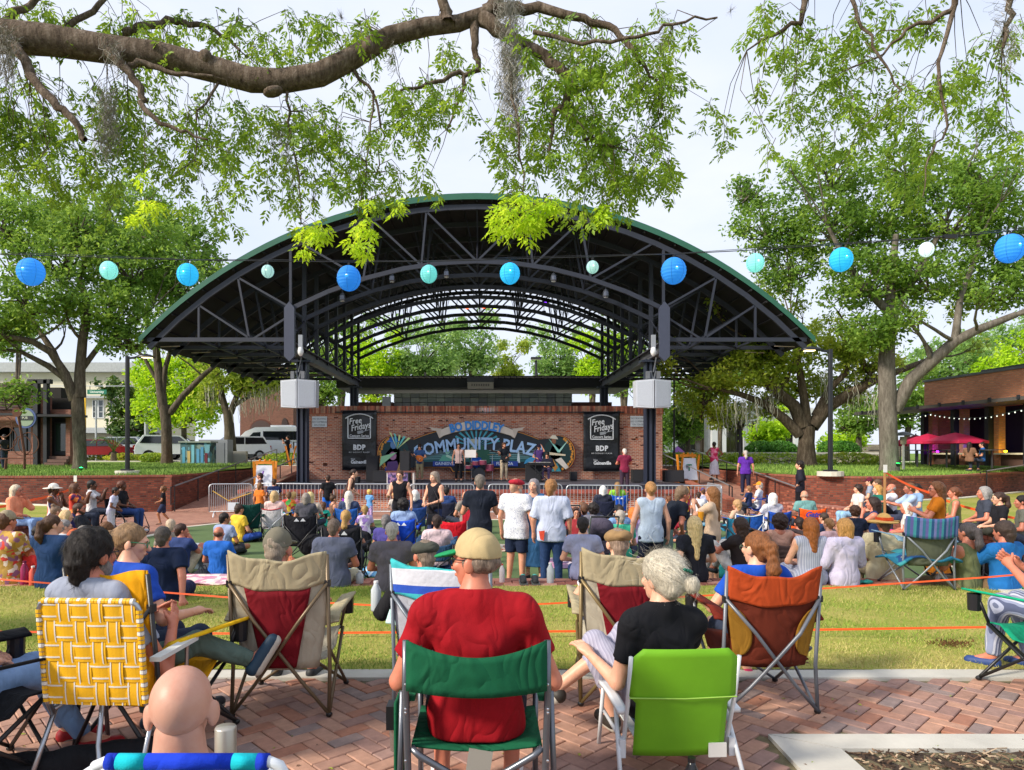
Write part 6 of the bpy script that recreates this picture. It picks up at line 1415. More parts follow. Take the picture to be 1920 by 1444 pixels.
 if shoes:
  for i in(0,1):
   s=SD(.02).cone(An[i]-(0,.02,.045 if An[i][2]>.06-(seat if pose in('chair','ledge')else 0)else 0),T[i],.046,.038,k=.02,y=1); V,F=s.mesh(min(res,.016)); mesh_np('shoe',V*H,F,plastic(shoes,.6),t)
   if res<.0145:dn=(An[i]-K[i])/np.linalg.norm(An[i]-K[i]); V,F=SD(.02).cone(An[i]-(0,.02,.045 if An[i][2]>.06-(seat if pose in('chair','ledge')else 0)else 0)+dn*.024,T[i]+dn*.018,.040,.036,k=.02).mesh(.013); mesh_np('sole',V*H,F,plastic('#b9b4a8',.7),t)
 if extra:extra(t,J,H,RH)
 return t
 # chairs
cm_=lambda c:cloth(c)if isinstance(c,str)else c
def camp_chair(label,loc,rz,col,frame='#2a2b30',arm=None,top=.86,w=.56,accent=None,band=None,seat=.40,logo=None,group=None,n=6,sag=.05,trim=None,feet=True,arms=True,cup=True,recl=.10,sidep=None):
 """Folding quad chair: cloth back between two poles, sling seat, crossed legs, arm straps."""
 t=thing('camp_chair',label,'chair',loc,rz,group); fr=metal(frame,.4,.3)if not frame.startswith('#1')else plastic(frame); C=cloth(col)if isinstance(col,str)else col; hw=w/2; d=.25
 yb=lambda z:-d-recl*max(0,(z-.3))/.6
 def SP(x,z,off):v=(z-.3)/(top-.3); b_=math.sin(PI*min(1,max(0,(x+hw)/w))); return(x,yb(z)-.075*b_*(1.1-.5*v)-off,z-sag*v*b_+(.008*math.sin(x*23+z*9)*v if n>6 else 0))
 def back(z0,z1,x0,x1,off,sg):return[[SP(x0(v)+(x1(v)-x0(v))*u,z0+(z1-z0)*v,off)for v in np.linspace(0,1,n+5)]for u in np.linspace(0,1,n*2+3)]
 k=lambda v:hw*(.78+.22*min(1,v*1.8))
 MB().grid(back(.30,top,lambda v:-k(v),lambda v:k(v),0,sag),thick=.008).build('back',C,t,smooth=True)
 if band:MB().grid(back(top-.2,top+.004,lambda v:-hw*1.0,lambda v:hw*1.0,.012,sag),thick=.01).build('back_band',cm_(band),t,smooth=True)
 if accent:MB().grid(back(.315,top-.2,lambda v:-hw*(.35+.33*v),lambda v:hw*(.35+.33*v),.010,sag),thick=.006).build('back_panel',cloth(accent),t,smooth=True)
 if sidep:
  for s in(-1,1):MB().grid([[SP(s*hw*(.80+.17*v-u*.42*math.sqrt(max(.0,1-(2*v-1)**2))),.36+.34*v,.009)for v in np.linspace(0,1,13)]for u in np.linspace(0,1,7)][::s],thick=.004).build('side_panel',cloth(sidep),t,smooth=True)
 if trim:MB().tube([p[-1]for p in back(.3,top,lambda v:-k(v),lambda v:k(v),0,sag)],.012,6).build('trim',cloth(trim),t,smooth=True)
 MB().grid([[(x,y,seat-.06*(1-(x/hw)**2)*(1-abs(y)*1.5)+(.02 if y>.1 else-.06))for y in np.linspace(-d,d,7)]for x in np.linspace(-hw*.9,hw*.9,9)],thick=.01).build('seat',C,t,smooth=True)
 for s in(-1,1):
  MB().tube([(s*hw,-d-.06,.01),(s*hw,-d-.03,.3),(s*hw,yb(top-.02),top-.02)],.0125,8).build('back_post',fr,t,smooth=True)
  MB().tube([(s*hw*.9,d,seat),(s*hw*1.02,d+.06,.62)],.0115,8).build('arm_post',fr,t,smooth=True)
  zc=top-.2; MB().tube([(s*hw,yb(zc)-.012,zc),(s*hw*.45,yb(.65)-.095-.012*s,zc*.73),(0,-d-.125-.013*s,zc*.5),(-s*hw*.5,-d-.09-.01*s,zc*.25),(-s*hw,-d-.06,.02)],.0115,8).build('cross_bar',fr,t,smooth=True); MB().box((s*hw,yb(zc)-.004,zc),(.034,.034,.04)).build('joint',plastic('#1c1c20'),t)
  MB().tube([(s*hw,d+.05,.02),(-s*hw*.9,d,seat)],.0115,6).build('cross_bar',fr,t,smooth=True)
  MB().tube([(s*hw,-d-.05,.02),(s*hw*.95,d,seat)],.0115,6).build('leg',fr,t,smooth=True)
  MB().tube([(s*hw,d+.05,.02),(s*hw*.95,-d,seat)],.0115,6).build('leg',fr,t,smooth=True)
  if feet:
   for y in(-d-.055,d+.05):MB().ell((s*hw,y,.015),(.022,.022,.018),8,5).build('foot',plastic('#141416'),t)
  if arms:MB().grid([[(s*(hw+x),y,.63+(.0 if y<.1 else .0)+.012*math.sin(x*30)-.05*(y<-.2))for y in np.linspace(-d-.03,d+.14,8)]for x in np.linspace(-.045,.055,4)],thick=.014).build('armrest',cloth(arm)if isinstance(arm,str)else(arm or C),t,smooth=True)
  if cup and arms:MB().lathe([(.042,-.12),(.045,0)],(s*(hw+.005),d+.08,.62),12).build('cup_holder',plastic('#1c1c20'),t)
 if logo:
  m=MB()
  for a in(-1,1):m.prism([(a*.06-.05,top-.13),(a*.06+.05,top-.13),(a*.06,top-.07)],yb(top-.1)-.10,yb(top-.1)-.096)
  m.build('logo',plastic(logo),t)
 return t
 # the crowd, from the stage forward
def rsz(s):return .031 if s<62 else .028 if s<90 else .023 if s<170 else .013
def ppl(label,pose,px,py,face,base,H=1.0,**k):
 """Someone whose head top shows at (px, py), sitting or standing on a surface at height base."""
 st=pose in('stand','walk'); h=(1.735 if st else .885)*H*(1.03 if k.get('child')else 1); ln=abs(k.get('lean',0)); h-=(.5*H*(1-math.cos(ln)))
 if k.get('hat'):h+=.03
 d=FPX*(CAMZ-base-h)/(py-850)if 'd' not in k else k.pop('d')
 rz=math.radians(face); k['res']=k.get('res',rsz(FPX/d)); off=Vector((0,0))
 if k.get('lean'):off=Vector((math.sin(rz),-math.cos(rz)))*.6*H*math.sin(k['lean'])
 return person(label,pose,(wx(px,d)+off.x,d+off.y,base),rz,H,**k)
BL='#2b3a5c'; JN='#5d7ca6'; BK='#1d1e24'
L0=0.0; TF=FL+.006; SW=.10
def on_chair(label,px,py,face,col,base=TF,H=1.0,seat=.30,cl=None,ck=None,**k):
 """A seated person with a camp chair of their own under them."""
 h=.845*H+seat; d=FPX*(CAMZ-base-h)/(py-850); rz=math.radians(face); s=FPX/d; X=wx(px,d)
 ck=ck or{}
 camp_chair(cl or 'chair',(X,d-.05,base),rz,col,seat=seat+.06,**({'top':.78,'n':4}|ck))
 return person(label,'chair',(X-math.sin(rz)*-.0,d,base+seat),rz,H,res=rsz(s),seat=seat,lean=k.pop('lean',-.12),**k)
exec_rows=[]
# --- people on and around the stage
BS=.37
def guitar(t,J,H,col='#b8621e',neck=1):
 g=MB(); c=J['P']+(0,.2,.12); R=Matrix.Rotation(-.5*neck,3,'Y')
 f=lambda x,z:tuple(R@Vector((x,0,z))+Vector(c))
 m=MB(); po=[(.19*math.cos(a)*(1-.25*math.sin(a)**2*(math.cos(a)>-.2)),.14*math.sin(a)*(1.0-.2*math.cos(a)))for a in np.linspace(0,2*PI,17)[:-1]]
 m.prism(po,.17,.22); m.v=[tuple(R@Vector((x,0,z))+Vector((c[0],y,c[2])))for x,y,z in m.v]
 G=thing('guitar','orange brown guitar in the hands of the guitarist' if col=='#b8621e' else 'black bass guitar held by the bearded player','guitar',t.location,t.rotation_euler[2]); m.build('body',M(col,rough=.25,bump=0),G)
 m=MB(); m.bar(f(.15,0),f(.72,0),.05,.025); m.v=[(x,y+.01,z)for x,y,z in m.v]; m.build('neck',M('#4a3020',rough=.5),G); MB().box(f(.78,0),(.12,.03,.07),rot=R).build('headstock',M('#2a1c14'),G)
ppl('guitarist in a blue denim shirt and khaki trousers bending over an orange brown guitar','stand',787,843,180,BS,.98,shirt='#2f4a78',pants='#8f8468',hair='mess',hc='#2c1c14',arms='guit',arms2='neck',nod=.5,d=31.0,extra=lambda t,J,H,R:guitar(t,J,H,'#b8621e',1))
ppl('singer in a pale pink top and wide black trousers at the microphone','stand',860,838,178,BS,1.0,shirt='#d9b8b0',pants='#16161c',hair='long',hc='#2a1a12',arms='side',sleeve='none',d=30.6,glasses=True,loose=.0)
ppl('bearded bass player in a black tee and beige trousers','stand',945,834,200,BS,1.03,shirt='#20242c',pants='#b5a58c',hair='mess',hc='#4a2e1c',arms='guit',arms2='neck',beard='#4a2c1a',d=31.0,extra=lambda t,J,H,R:guitar(t,J,H,'#1c1e22',1))
ppl('drummer in a blue shirt seated behind the drum kit','chair',893,858,180,BS+.45,1.0,shirt='#1f4fa8',pants='#3a3f4a',hair='short',hc='#6a5a4a',arms='cup',d=32.0,seat=.45)
ppl('saxophonist in a purple tee raising one hand to a dark cap','stand',1011,834,165,BS,.98,shirt='#4a3470',pants='#2c3040',hair='short',hc='#1c1614',hat='cap',hatc='#241c34',arms='up',arms2='guit',d=32.0)
ppl('keyboard player in a dark shirt leaning forward at the keys','chair',1026,847,160,BS+.45,1.0,shirt='#1c1e30',pants='#6a5a80',hair='mess',hc='#1a1412',arms='lap',nod=.4,lean=.25,d=30.6,seat=.45,sleeve='long')
# drum kit, keyboard, stands, amps
d=31.4; t=thing('drum_kit','pink and chrome drum kit with cymbals in front of the blue shirted drummer','drum kit',(wx(898,d),d,BS)); RX=Matrix.Rotation(PI/2,3,'X')
dm=M('#a04a62',rough=.3,bump=0); wh=plastic('#d9d4d0')
MB().lathe([(.30,0),(.30,.4)],(0,.1,.31),20,rot=RX).build('bass_drum',plastic('#1c1c20'),t); MB().lathe([(.27,0),(.27,.02)],(0,-.29,.31),20,rot=RX).build('drum_head',plastic('#2c2d33'),t)
for x,y,z,r,h in((-.16,.15,.72,.15,.18),(.18,.15,.74,.17,.2),(.5,.3,.45,.2,.3),(-.45,.35,.55,.18,.15)):MB().lathe([(r,0),(r,h)],(x,y,z),14).build('drum',dm,t); MB().lathe([(r*.96,0),(r*.96,.012)],(x,y,z+h),14).build('drum_head',wh,t)
for x,y,z,r in((-.65,.25,1.05,.22),(.62,.2,1.2,.24),(-.35,.5,1.2,.18)):MB().lathe([(.01,.03),(r,0),(r,.004),(.01,.035)],(x,y,z),16).build('cymbal',metal('#b8964a',.3,.9),t); MB().tube([(x,y,0),(x,y,z+.04)],.012,5).build('stand',M_GAL,t)
d=29.9; t=thing('keyboard','black keyboard on a stand before the dark shirted player','keyboard',(wx(1012,d),d,BS)); MB().box((0,0,.82),(1.1,.32,.1)).build('body',plastic('#16171a'),t); m=MB(); [m.box((-.46+i*.04,.05,.875),(.034,.14,.012))for i in range(24)]; m.build('key',wh,t,kind='stuff')
m=MB(); m.bar((-.4,0,.02),(.4,0,.78),.04); m.bar((.4,0,.02),(-.4,0,.78),.04); m.build('stand',plastic('#202124'),t)
for px,py,w_,h,dd,lb in((760,868,.42,1.35,29.4,'tall black loudspeaker stack beside the guitarist'),(699,880,.5,1.15,30,'tall black loudspeaker under the first banner'),(716,897,.7,.5,29.6,'low black amplifier beside the tall speaker'),(1000,890,.7,.75,30.4,'black amplifier behind the keyboard'),(1198,898,.6,.55,29.6,'black amplifier by the far column'),(1222+40,900,.8,.5,29.2,'black road case beyond the far column'),(665,905,.4,.25,29,'small black wedge monitor under the first banner'),(1075,892,.3,.4,31.5,'small black box on the stage behind the maroon shirt')):
 b=thing('loudspeaker',lb,'speaker',(wx(px,dd),dd,BS if px<1240 else .4)); MB().box((0,0,h/2+.02),(w_,.5,h)).build('cabinet',plastic('#17181c',.7),b); MB().box((0,-.256,h/2+.02),(w_*.88,.01,h*.9)).build('grille',M('#222329',rough=.9,scale=80,bscale=200,bump=.4),b)
for px,dd,h in((862,29.9,1.5),(1004,29.6,1.4),(775,30,1.3)):
 b=thing('microphone_stand',{862:'microphone on a stand before the singer',1004:'microphone stand by the keyboard',775:'microphone stand beside the guitarist'}[px],'microphone',(wx(px,dd),dd,BS)); MB().tube([(0,0,0),(0,0,h)],.014,5).build('pole',plastic('#1c1c20'),b); MB().ell((0,0,h+.03),(.035,.035,.045),8,5).build('microphone',plastic('#2c2c30'),b); MB().lathe([(.14,0),(.13,.03)],n=12).build('base',plastic('#1c1c20'),b)
b=thing('music_stand','music stand with white sheet music beside the singer','music stand',(wx(882,30.4),30.4,BS)); MB().tube([(0,0,0),(0,0,1.1)],.014,5).build('pole',plastic('#1c1c20'),b); MB().box((0,0,1.25),(.5,.02,.36),rot=Matrix.Rotation(-.3,3,'X')).build('sheet',wh,b)
b=thing('merch_table','small folding table with a patterned cloth at the stage corner','table',(wx(752,27.6),27.6,.12)); MB().box((0,0,.78),(1.15,.6,.05)).build('top',M('#6a3f34',kind='wood'),b)
for x in(-.52,.52):
 for y in(-.25,.25):MB().box((x,y,.38),(.04,.04,.76)).build('leg',wh,b)
MB().box((-.1,-.31,.52),(.8,.01,.45)).build('cloth',multi(['#3a2c5c','#6a5a90','#2c3048','#8f6a90']),b)
# --- steel barricades
def barricade(loc,rz,label,L=2.35):
 b=thing('barricade',label,'barricade',loc,rz,'steel crowd barricades before the stage'); h0,h1=.18,1.08
 r=.1; fr=[(-L/2,0,h0),(-L/2,0,h1-r),(-L/2+r*.3,0,h1-r*.3),(-L/2+r,0,h1),(L/2-r,0,h1),(L/2-r*.3,0,h1-r*.3),(L/2,0,h1-r),(L/2,0,h0),(-L/2,0,h0)]
 MB().tube(fr,.021,6).build('frame',M_GAL,b,smooth=True)
 for i in range(1,20):MB().tube([(-L/2+i*L/20,0,h0),(-L/2+i*L/20,0,h1)],.009,5).build('bar',M_GAL,b)
 for s in(-1,1):MB().tube([(s*L*.38,-.28,.015),(s*L*.38,-.2,.12),(s*L*.38,0,h0),(s*L*.38,.2,.12),(s*L*.38,.28,.015)],.018,5).build('foot',M_GAL,b)
 return b
tx={0:'angled barricade end nearest the ramp with the running girl',1:'second barricade, behind the boy in orange',2:'barricade behind the boy in the black tee',3:'barricade behind the woman in black holding a phone',4:'barricade behind the elderly woman with a bag',5:'barricade behind the man in the red flat cap',6:'barricade behind the long white hair and lime top',7:'barricade behind the woman in the pale blue top',8:'last barricade, behind the girl in the beige tee'}
for i,(pa,pb,da,db)in enumerate(((391,474,22.3,22.6),(476,612,22.9,22.5),(625,752,22.4,22.4),(768,890,22.3,22.3),(915,1055,22.2,22.2),(1061,1205,21.6,21.3),(1211,1353,21.4,21.2))):
 a,b_=Vector((wx(pa,da),da)),Vector((wx(pb,db),db)); c=(a+b_)/2; e=b_-a; barricade((c.x,c.y,FL),math.atan2(e.y,e.x),tx[i if i<4 else i+(1 if i>5 else 0)]if i!=6 else tx[8],e.length-.04)
barricade((wx(1353,21.3)+.1,22.3,FL),PI/2-.1,'barricade turned side on at the end of the row by the purple shirt',2.0)
t=thing('rope_banner','sagging yellow rope and white paper notice tied on the end barricade','rope',(wx(430,22.2),22.2,.3)); MB().tube([(wx(400,22.2)-t.location.x,-.05,.12),(0,-.06,-.2),(wx(470,22.2)-t.location.x,.1,.05)],.015,5).build('rope',cloth('#c8a24a'),t); MB().box((.15,-.07,-.38),(.35,.01,.25)).build('notice',plastic('#c8d2dc'),t)
# --- a-frame signs
def aframe(loc,rz,label,h=1.35,w_=.75):
 b=thing('a_frame_sign',label,'a-frame sign',loc,rz); O=M('#d9861c',rough=.6,kind='wood')
 for s in(-1,1):
  R=Matrix.Rotation(s*.22,3,'X'); m=MB()
  for x in(-w_/2,w_/2):m.box((x,s*.15*-1+0,h/2),(.09,.04,h),rot=R)
  m.box((0,0,h-.06),(w_,.06,.12),rot=R); m.box((0,-s*.21,.22),(w_-.1,.05,.1),rot=R); m.build('frame',O,b)
 MB().box((0,-.19,h*.52),(w_-.12,.02,h*.72),rot=Matrix.Rotation(-.22,3,'X')).build('board',plastic('#d6dce6'),b)
 for x in(-.2,0,.2):MB().ell((x,0,h+.03),(.05,.04,.05),8,4).build('knob',O,b)
 return b
a=aframe((wx(497,27.5),27.5,-.02),.1,'orange wooden a-frame sign with a white board and purple ribbon'); m=MB(); m.tube([(0,-.27,.95),(-.1,-.28,.6),(-.05,-.3,.35)],.03,5); m.build('ribbon',cloth('#7a4ab0'),a)
aframe((wx(545,36.5),36.5,.95),PI/2+.2,'orange wooden a-frame seen side on by the white van',1.1,.6)
a=aframe((wx(1290,30),30,.25),.15,'orange wooden a-frame sign with a white board and green arrow'); text_mesh('T',.4,plastic('#1c7a58'),a,'lettering',(-.05,-.23,.75),bold=.01)
# --- standing figures behind
ppl('man in maroon tee with white hair standing at the stage edge','stand',1171,866,5,.12,1.0,shirt='#7a2440',pants='#3a2c3c',hair='buzz',hc='#c8c0b8',sk='f',arms='cross',d=25.2)
ppl('woman in a pink patterned top and long white skirt walking away','stand',1339,847,5,.45,1.0,shirt=multi(['#d8386c','#e46a90','#c02454','#e890a8'],10),pants='#d8d4e0',hair='bun',hc='#14100e',sk='e',skirt='long',arms='hips',sleeve='none',d=30.5)
ppl('woman in a purple tee with a long grey ponytail and shoulder bag','stand',1398,866,-12,.02,1.02,shirt='#5a2c9a',pants='#24243c',hair='pony',hc='#b0a8a0',arms='side',girth=1.1,d=26.0)
ppl('person in a black quilted jacket and black trousers leaning on the rail','stand',1500,866,60,-.36,1.04,shirt='#20202c',pants='#15151b',hair='mess',hc='#1c120e',sleeve='long',arms='hips',sk='b',d=20.6,loose=.012)
ppl('person in dark clothes checking a phone beside the side-on a-frame','stand',540,832,90,1.0,1.0,shirt='#22242e',pants='#22242c',hair='short',hc='#1c1814',arms='phone',d=41)
ppl('girl in a black tee and dark shorts running and laughing on the brick path','walk',306,920,-250,FL,.66,child=True,shirt='#1b1a20',pants='#2c3450',hair='curly',hc='#6a4426',sk='c',legs='short',arms='bag',arms2='clap',turn=0,headk=.9,shoes='#8a6a5a',d=19.8)
ppl('boy in an orange tee standing beside the dark green chair','stand',487,902,-20,FL,.72,child=True,shirt='#d8742c',pants='#6a6a60',hair='mess',hc='#8a6242',arms='side',d=19.4,headk=.85)
t5=ppl('boy in a navy tee with white letters on the back','stand',514,895,10,FL,.78,child=True,shirt='#1f2c54',pants='#2c3040',hair='short',hc='#3a261a',arms='lap',d=19.8,headk=.85)
text_mesh('TEAM',.12,plastic('#d8dce4'),t5,'lettering',(0,-.155,.98),bold=.004)
ppl('woman in a dark patterned dress at the foot of the a-frame sign','chair',488,881,100,.05,1.0,shirt=multi(['#2c2224','#4a3438','#8a6a6c']),pants='#2c2428',hair='short',hc='#2c1c16',d=25,seat=.4)
ppl('boy in a black tee and bright blue shorts with hand on hip','stand',615,889,15,FL,.84,child=True,shirt='#191a20',pants='#2464c8',hair='short',hc='#3a241a',legs='short',arms='side',headk=.85,d=20.4)
ppl('woman in a brown top and purple skirt bending forward','stand',664,892,-90,FL,.98,shirt='#4a3634',pants='#7a2c9a',hair='bun',hc='#2a1a16',skirt='short',lean=.35,arms='lap',sleeve='none',sk='b',d=19.6)
ppl('woman in a black sleeveless top facing away from the stage with a teal phone','stand',750,889,172,FL,1.0,shirt='#15151b',pants='#2c2e3c',hair='bun',hc='#4a3020',sk='b',sleeve='none',arms='side',arms2='cup',glasses=True,nod=.1,d=15.6)
ppl('elderly woman in a black sleeveless top holding a dark shoulder bag','stand',815,890,140,FL,1.0,shirt='#1b1a22',pants='#2f3a5e',hair='bob',hc='#8a7c70',sk='b',sleeve='none',arms='bag',nod=.2,d=14.4)
b=thing('handbag','small black handbag hanging from the elderly woman in black','bag',(wx(813,14.2),14.15,.27)); MB().box((0,0,0),(.26,.12,.22),taper=.85).build('pouch',plastic('#1c1c22',.5),b); MB().tube([(-.1,0,.1),(-.08,0,.4),(.0,.05,.62),(.1,0,.4),(.1,0,.1)],.01,5).build('strap',plastic('#1c1c22'),b)
ppl('man in a plain black tee standing with his back turned','stand',900,886,0,FL,1.03,shirt='#1c2230',pants='#20293c',hair='short',hc='#6f665e',sk='a',arms='cup',girth=1.04,d=10.9)
ppl('man in a red flat cap, white patterned shirt and navy shorts','stand',968,885,-28,FL,1.0,shirt=multi(['#d2d4dc','#d8dae2','#a0a6bc','#cfd2da','#c8ccd8'],110),pants='#1d2740',hair='buzz',hc='#b08a74',hat='flat',hatc='#a32434',legs='short',arms='side',beard='#a8a098',turn=-.5,girth=1.03,loose=.018,d=10.6)
ppl('woman with long grey hair in a blue denim dress talking to the two men','stand',1001,900,160,FL,.98,shirt='#2c5a86',pants='#2f5a86',hair='long',hc='#8a8488',skirt='long',sleeve='none',arms='cross',sk='b',d=11.3,nod=-.1)
t6=ppl('man in a pale blue shirt and jeans with a red rag in his pocket','stand',1034,897,-8,FL,.99,shirt='#b9c2da',pants='#243a60',hair='mess',hc='#9a6c40',sleeve='elbow',arms='side',girth=1.14,loose=.016,turn=-.3,d=10.3)
MB().prism([(0,0),(.09,.01),(.07,-.14),(.02,-.12)],-.17,-.16).build('rag',cloth('#d8503c'),t6).location=(-.18,0,.93)
ppl('woman in a pale blue sleeveless top with a blonde bun standing','stand',1220,905,0,FL,.98,shirt='#b7c8dc',pants='#1c2233',hair='bun',hc='#b0804c',sleeve='none',arms='side',sk='b',loose=.012,legs='short',d=10.2)
ppl('woman in a black tee bending down toward a child','stand',1281,924,-75,FL,.98,shirt='#1c222e',pants='#6a8a84',hair='mess',hc='#7a6450',lean=.62,arms='lap',side=.0,legs='short',sk='f',d=10.6)
ppl('girl in a beige tee with very long light brown hair standing','stand',1336,914,50,FL,.93,shirt='#d8bca0',pants='#1e2230',hair='vlong',hc='#8a5c34',arms='phone',legs='short',sk='b',d=10.4)
b=thing('drink_cup','plastic cup of orange juice held by the girl in beige','cup',(wx(1312,10.2),10.15,.64)); MB().lathe([(.035,0),(.045,.13)],n=12).build('cup',plastic('#f0a020'),b)
# --- first rows of chairs and people on the turf
FAR='people on the turf'
oc=on_chair
oc('elderly person with short blond hair in a pink striped top',516,922,0,'#c8c4c8',cl='folding chair with red trim and white back under the blond elderly person',ck=dict(trim='#b0242c',frame='#b8bcc2'),shirt='#d8b8b4',hair='bob',hc='#c0a070',arms='clap',sk='b')
ppl('child in a tie-dye rainbow top beside the red trimmed chair','cross',541,922,20,TF+.35,.75,child=True,shirt=multi(['#e8742c','#e8c43c','#58b858','#3c84d8','#d8443c'],9),hair='short',hc='#6a4a34')
oc('woman with long pale blonde hair in the second row',583,924,0,'#1f2c34',cl='dark grey chair under the long pale blonde hair',shirt='#c8b8a8',hair='vlong',hc='#dcc488',arms='lap')
ppl('person with straight grey hair behind the black chair with logo','cross',574,945,0,TF+.35,.95,d=15.6,shirt='#4a4a54',hair='bob',hc='#8a8078')
camp_chair('black folding chair with a white peak logo, the nearer one draped with a black jacket',(wx(569,13.4),13.4,TF),.1,'#1b1c22',logo='#c8ccd2',frame='#18191c',top=.92,n=4,w=.62)
oc('woman with a high blonde ponytail seen over a black chair',650,958,0,'#1c1d24',cl='black folding chair with a white peak logo under the blonde ponytail',ck=dict(logo='#c8ccd2',frame='#18191c',top=.94,w=.62),shirt='#2c3040',hair='pony',hc='#b08a50')
ppl('woman with a brown top and untidy bun sitting sideways','cross',625,927,-60,TF+.1,.95,shirt='#6a5044',hair='topbun',hc='#4a3222',sleeve='none')
oc('person with long white hair in a royal blue chair',655,922,0,'#2458a8',cl='royal blue chair under the long white hair',shirt='#3c4a68',hair='long',hc='#d8d0c4')
ppl('toddler with curly blonde hair in a light blue top being held','stand',693,916,-30,TF+.3,.5,child=True,shirt='#6aa0d8',pants='#c8a8d8',hair='curly',hc='#d8b060',headk=.85)
ppl('person in a purple and white tie-dye top below the toddler','cross',684,948,20,TF+.1,.8,shirt=multi(['#c8b0e0','#9a7ac8','#e0d8ec'],10),hair='short',hc='#a08050',child=True)
ppl('small child behind the woman with the phone, only hair showing','stand',740,902,170,FL,.62,child=True,shirt='#c8c0b8',hair='curly',hc='#c8a070',d=17.6,headk=.85)
oc('woman with thick curly black hair in a bright blue chair',757,937,0,'#1c4cc8',cl='bright blue chair with a white peak logo under the curly black hair',ck=dict(logo='#dfe4ea',top=.80),shirt='#8fa8d0',hair='curly',hc='#15100f',sk='d')
oc('person with fluffy white hair beside the black tank top woman',778,920,10,'#2c4a8a',cl='navy chair between the two women in black',shirt='#2c3a5c',hair='bob',hc='#dcd8d4')
oc('man in a navy tee sitting right of the elderly woman',838,914,-5,'#22263a',cl='dark chair under the navy tee',shirt='#2c4478',hair='short',hc='#1c1412',sk='c')
ppl('man in grey with glasses reading a white sheet','cross',873,920,30,TF+.25,1.0,shirt='#8a8078',hair='rim',hc='#8a7c6c',glasses=True)
b=thing('red_cushion','red cushion pad hung on a chair back near the reading man','cushion',(wx(883,16),16,.05)); MB().box((0,0,.2),(.4,.08,.4)).build('pad',cloth('#c02438'),b,smooth=False)
oc('woman in a pale pink tee with a pink flower in her dark hair',820,967,0,'#2c4a6c',cl='low teal blue chair under the pale pink tee',ck=dict(top=.60),seat=.18,shirt='#d8c0c8',hair='short',hc='#33241f')
b=camp_chair('plain bright red camp chair behind the black tee man',(wx(848,13.0),13.0,TF),.05,'#d41c2c',top=.85,n=4,frame='#5a5c62')
ppl('elderly person in an indigo purple tee with grey hair','cross',724,965,-15,TF,1.0,shirt='#4a4488',hair='mess',hc='#6f6a6a',girth=1.1,arms='lap')
oc('person with short white hair in a dark fleece chair',1130,912,0,'#20243a',cl='dark blue chair under the short white hair',shirt='#2c3040',hair='bob',hc='#dcdad8')
oc('person in a lime green top with wavy brown hair',1157,905,0,'#1f58c8',cl='blue chair with logo behind the lime top',ck=dict(logo='#d8dce4'),shirt='#8ac83c',hair='long',hc='#8a6a44')
ppl('woman with sunglasses and brown hair facing sideways','cross',1081,950,150,TF+.1,.98,shirt='#8a2c34',hair='bob',hc='#4a2c20',glasses=True,turn=.5)
ppl('small person with bare shoulders behind the sunglasses woman','cross',1092,940,30,TF+.25,.9,shirt='#8a9ab0',hair='short',hc='#6a4a34',sleeve='none')
ppl('person with tight curly black hair by the stroller','cross',1113,943,0,TF+.22,.95,shirt='#6a6a78',hair='curly',hc='#1c1412',sk='d')
ppl('man in a dark cap and glasses seated near the orange haired girl','cross',1161,943,20,TF+.2,.98,shirt='#7a9ac8',hair='short',hc='#2c1c16',hat='cap',hatc='#22242c',sk='a',arms='knees')
ppl('girl with long orange hair in a lilac top','cross',1187,952,-10,TF,.92,shirt='#b8a0d0',hair='long',hc='#c8702c',child=True)
ppl('grey haired person in a mint green tee','cross',1163,955,10,TF+.12,1.06,shirt='#3ca88a',hair='short',hc='#a89e94',arms='lap',girth=1.12,lean=0)
ppl('woman with dark hair facing the camera way, leaning over a child','cross',1259,950,160,TF,.9,shirt='#9a2c3c',hair='long',hc='#3a2218',child=True)
ppl('child in a teal top kneeling past the bending woman','cross',1254,930,10,TF+.3,.72,child=True,shirt='#1f8a78',hair='short',hc='#6a4028')
ppl('child with blond hair in a red and yellow top','stand',1287,915,40,FL,.7,child=True,shirt=multi(['#c83c2c','#e8c040','#8a2c5a']),hair='mess',hc='#c09050',d=17.8,headk=.85)
ppl('child in a white tee and small cap next to the blond child','stand',1310,926,-20,FL,.66,child=True,shirt='#d0d4dc',hair='short',hc='#3a241c',d=16.8,headk=.85)
ppl('child in a blue cap facing the stage beside the beige tee girl','stand',1318,922,0,FL,.66,child=True,shirt='#b8bcd8',hair='short',hc='#5a3a28',hat='cap',hatc='#3c3c80',d=18.5,headk=.85)
oc('man in an orange cap and white tee lying back in a chair',1420,905,55,'#2448b0',cl='blue chair under the man in the orange cap',shirt='#d0d4da',hair='short',hc='#a8a098',hat='cap',hatc='#d88a2c',sk='b',arms='rest')
ppl('boy in navy sitting on the lap of the man in the orange cap','cross',1404,911,40,TF+.5,.68,child=True,shirt='#223058',hair='short',hc='#8a6040')
oc('person with round white hair clapping in a royal blue chair',1446,926,8,'#2450b0',cl='royal blue chair with a logo under the round white hair',ck=dict(logo='#dfe4ea'),shirt='#c8c8d0',hair='bob',hc='#e4e0da',arms='clap')
t7=camp_chair('bright orange camp chair with blue script lettering on the back',(wx(1511,15.6),15.6,TF),.0,'#e85a1c',top=.86,w=.62,n=4,frame='#3a3c44'); text_mesh('Gators',.17,plastic('#2c3c9a'),t7,'lettering',(0,-.47,.72),shear=.4,bold=.006)
ppl('bald man leaning forward in the bright orange chair','chair',1508,935,0,TF+.35,1.0,shirt='#6a9a98',hair='rim',hc='#b09a88',lean=.2,d=16.1,seat=.35)
t8=camp_chair('white and blue webbed lawn chair near the blue chairs',(wx(1395,15.0),15.0,TF),.0,'#2458b0',trim='#d8dce0',top=.78,frame='#c8ccd0',n=4,w=.6)
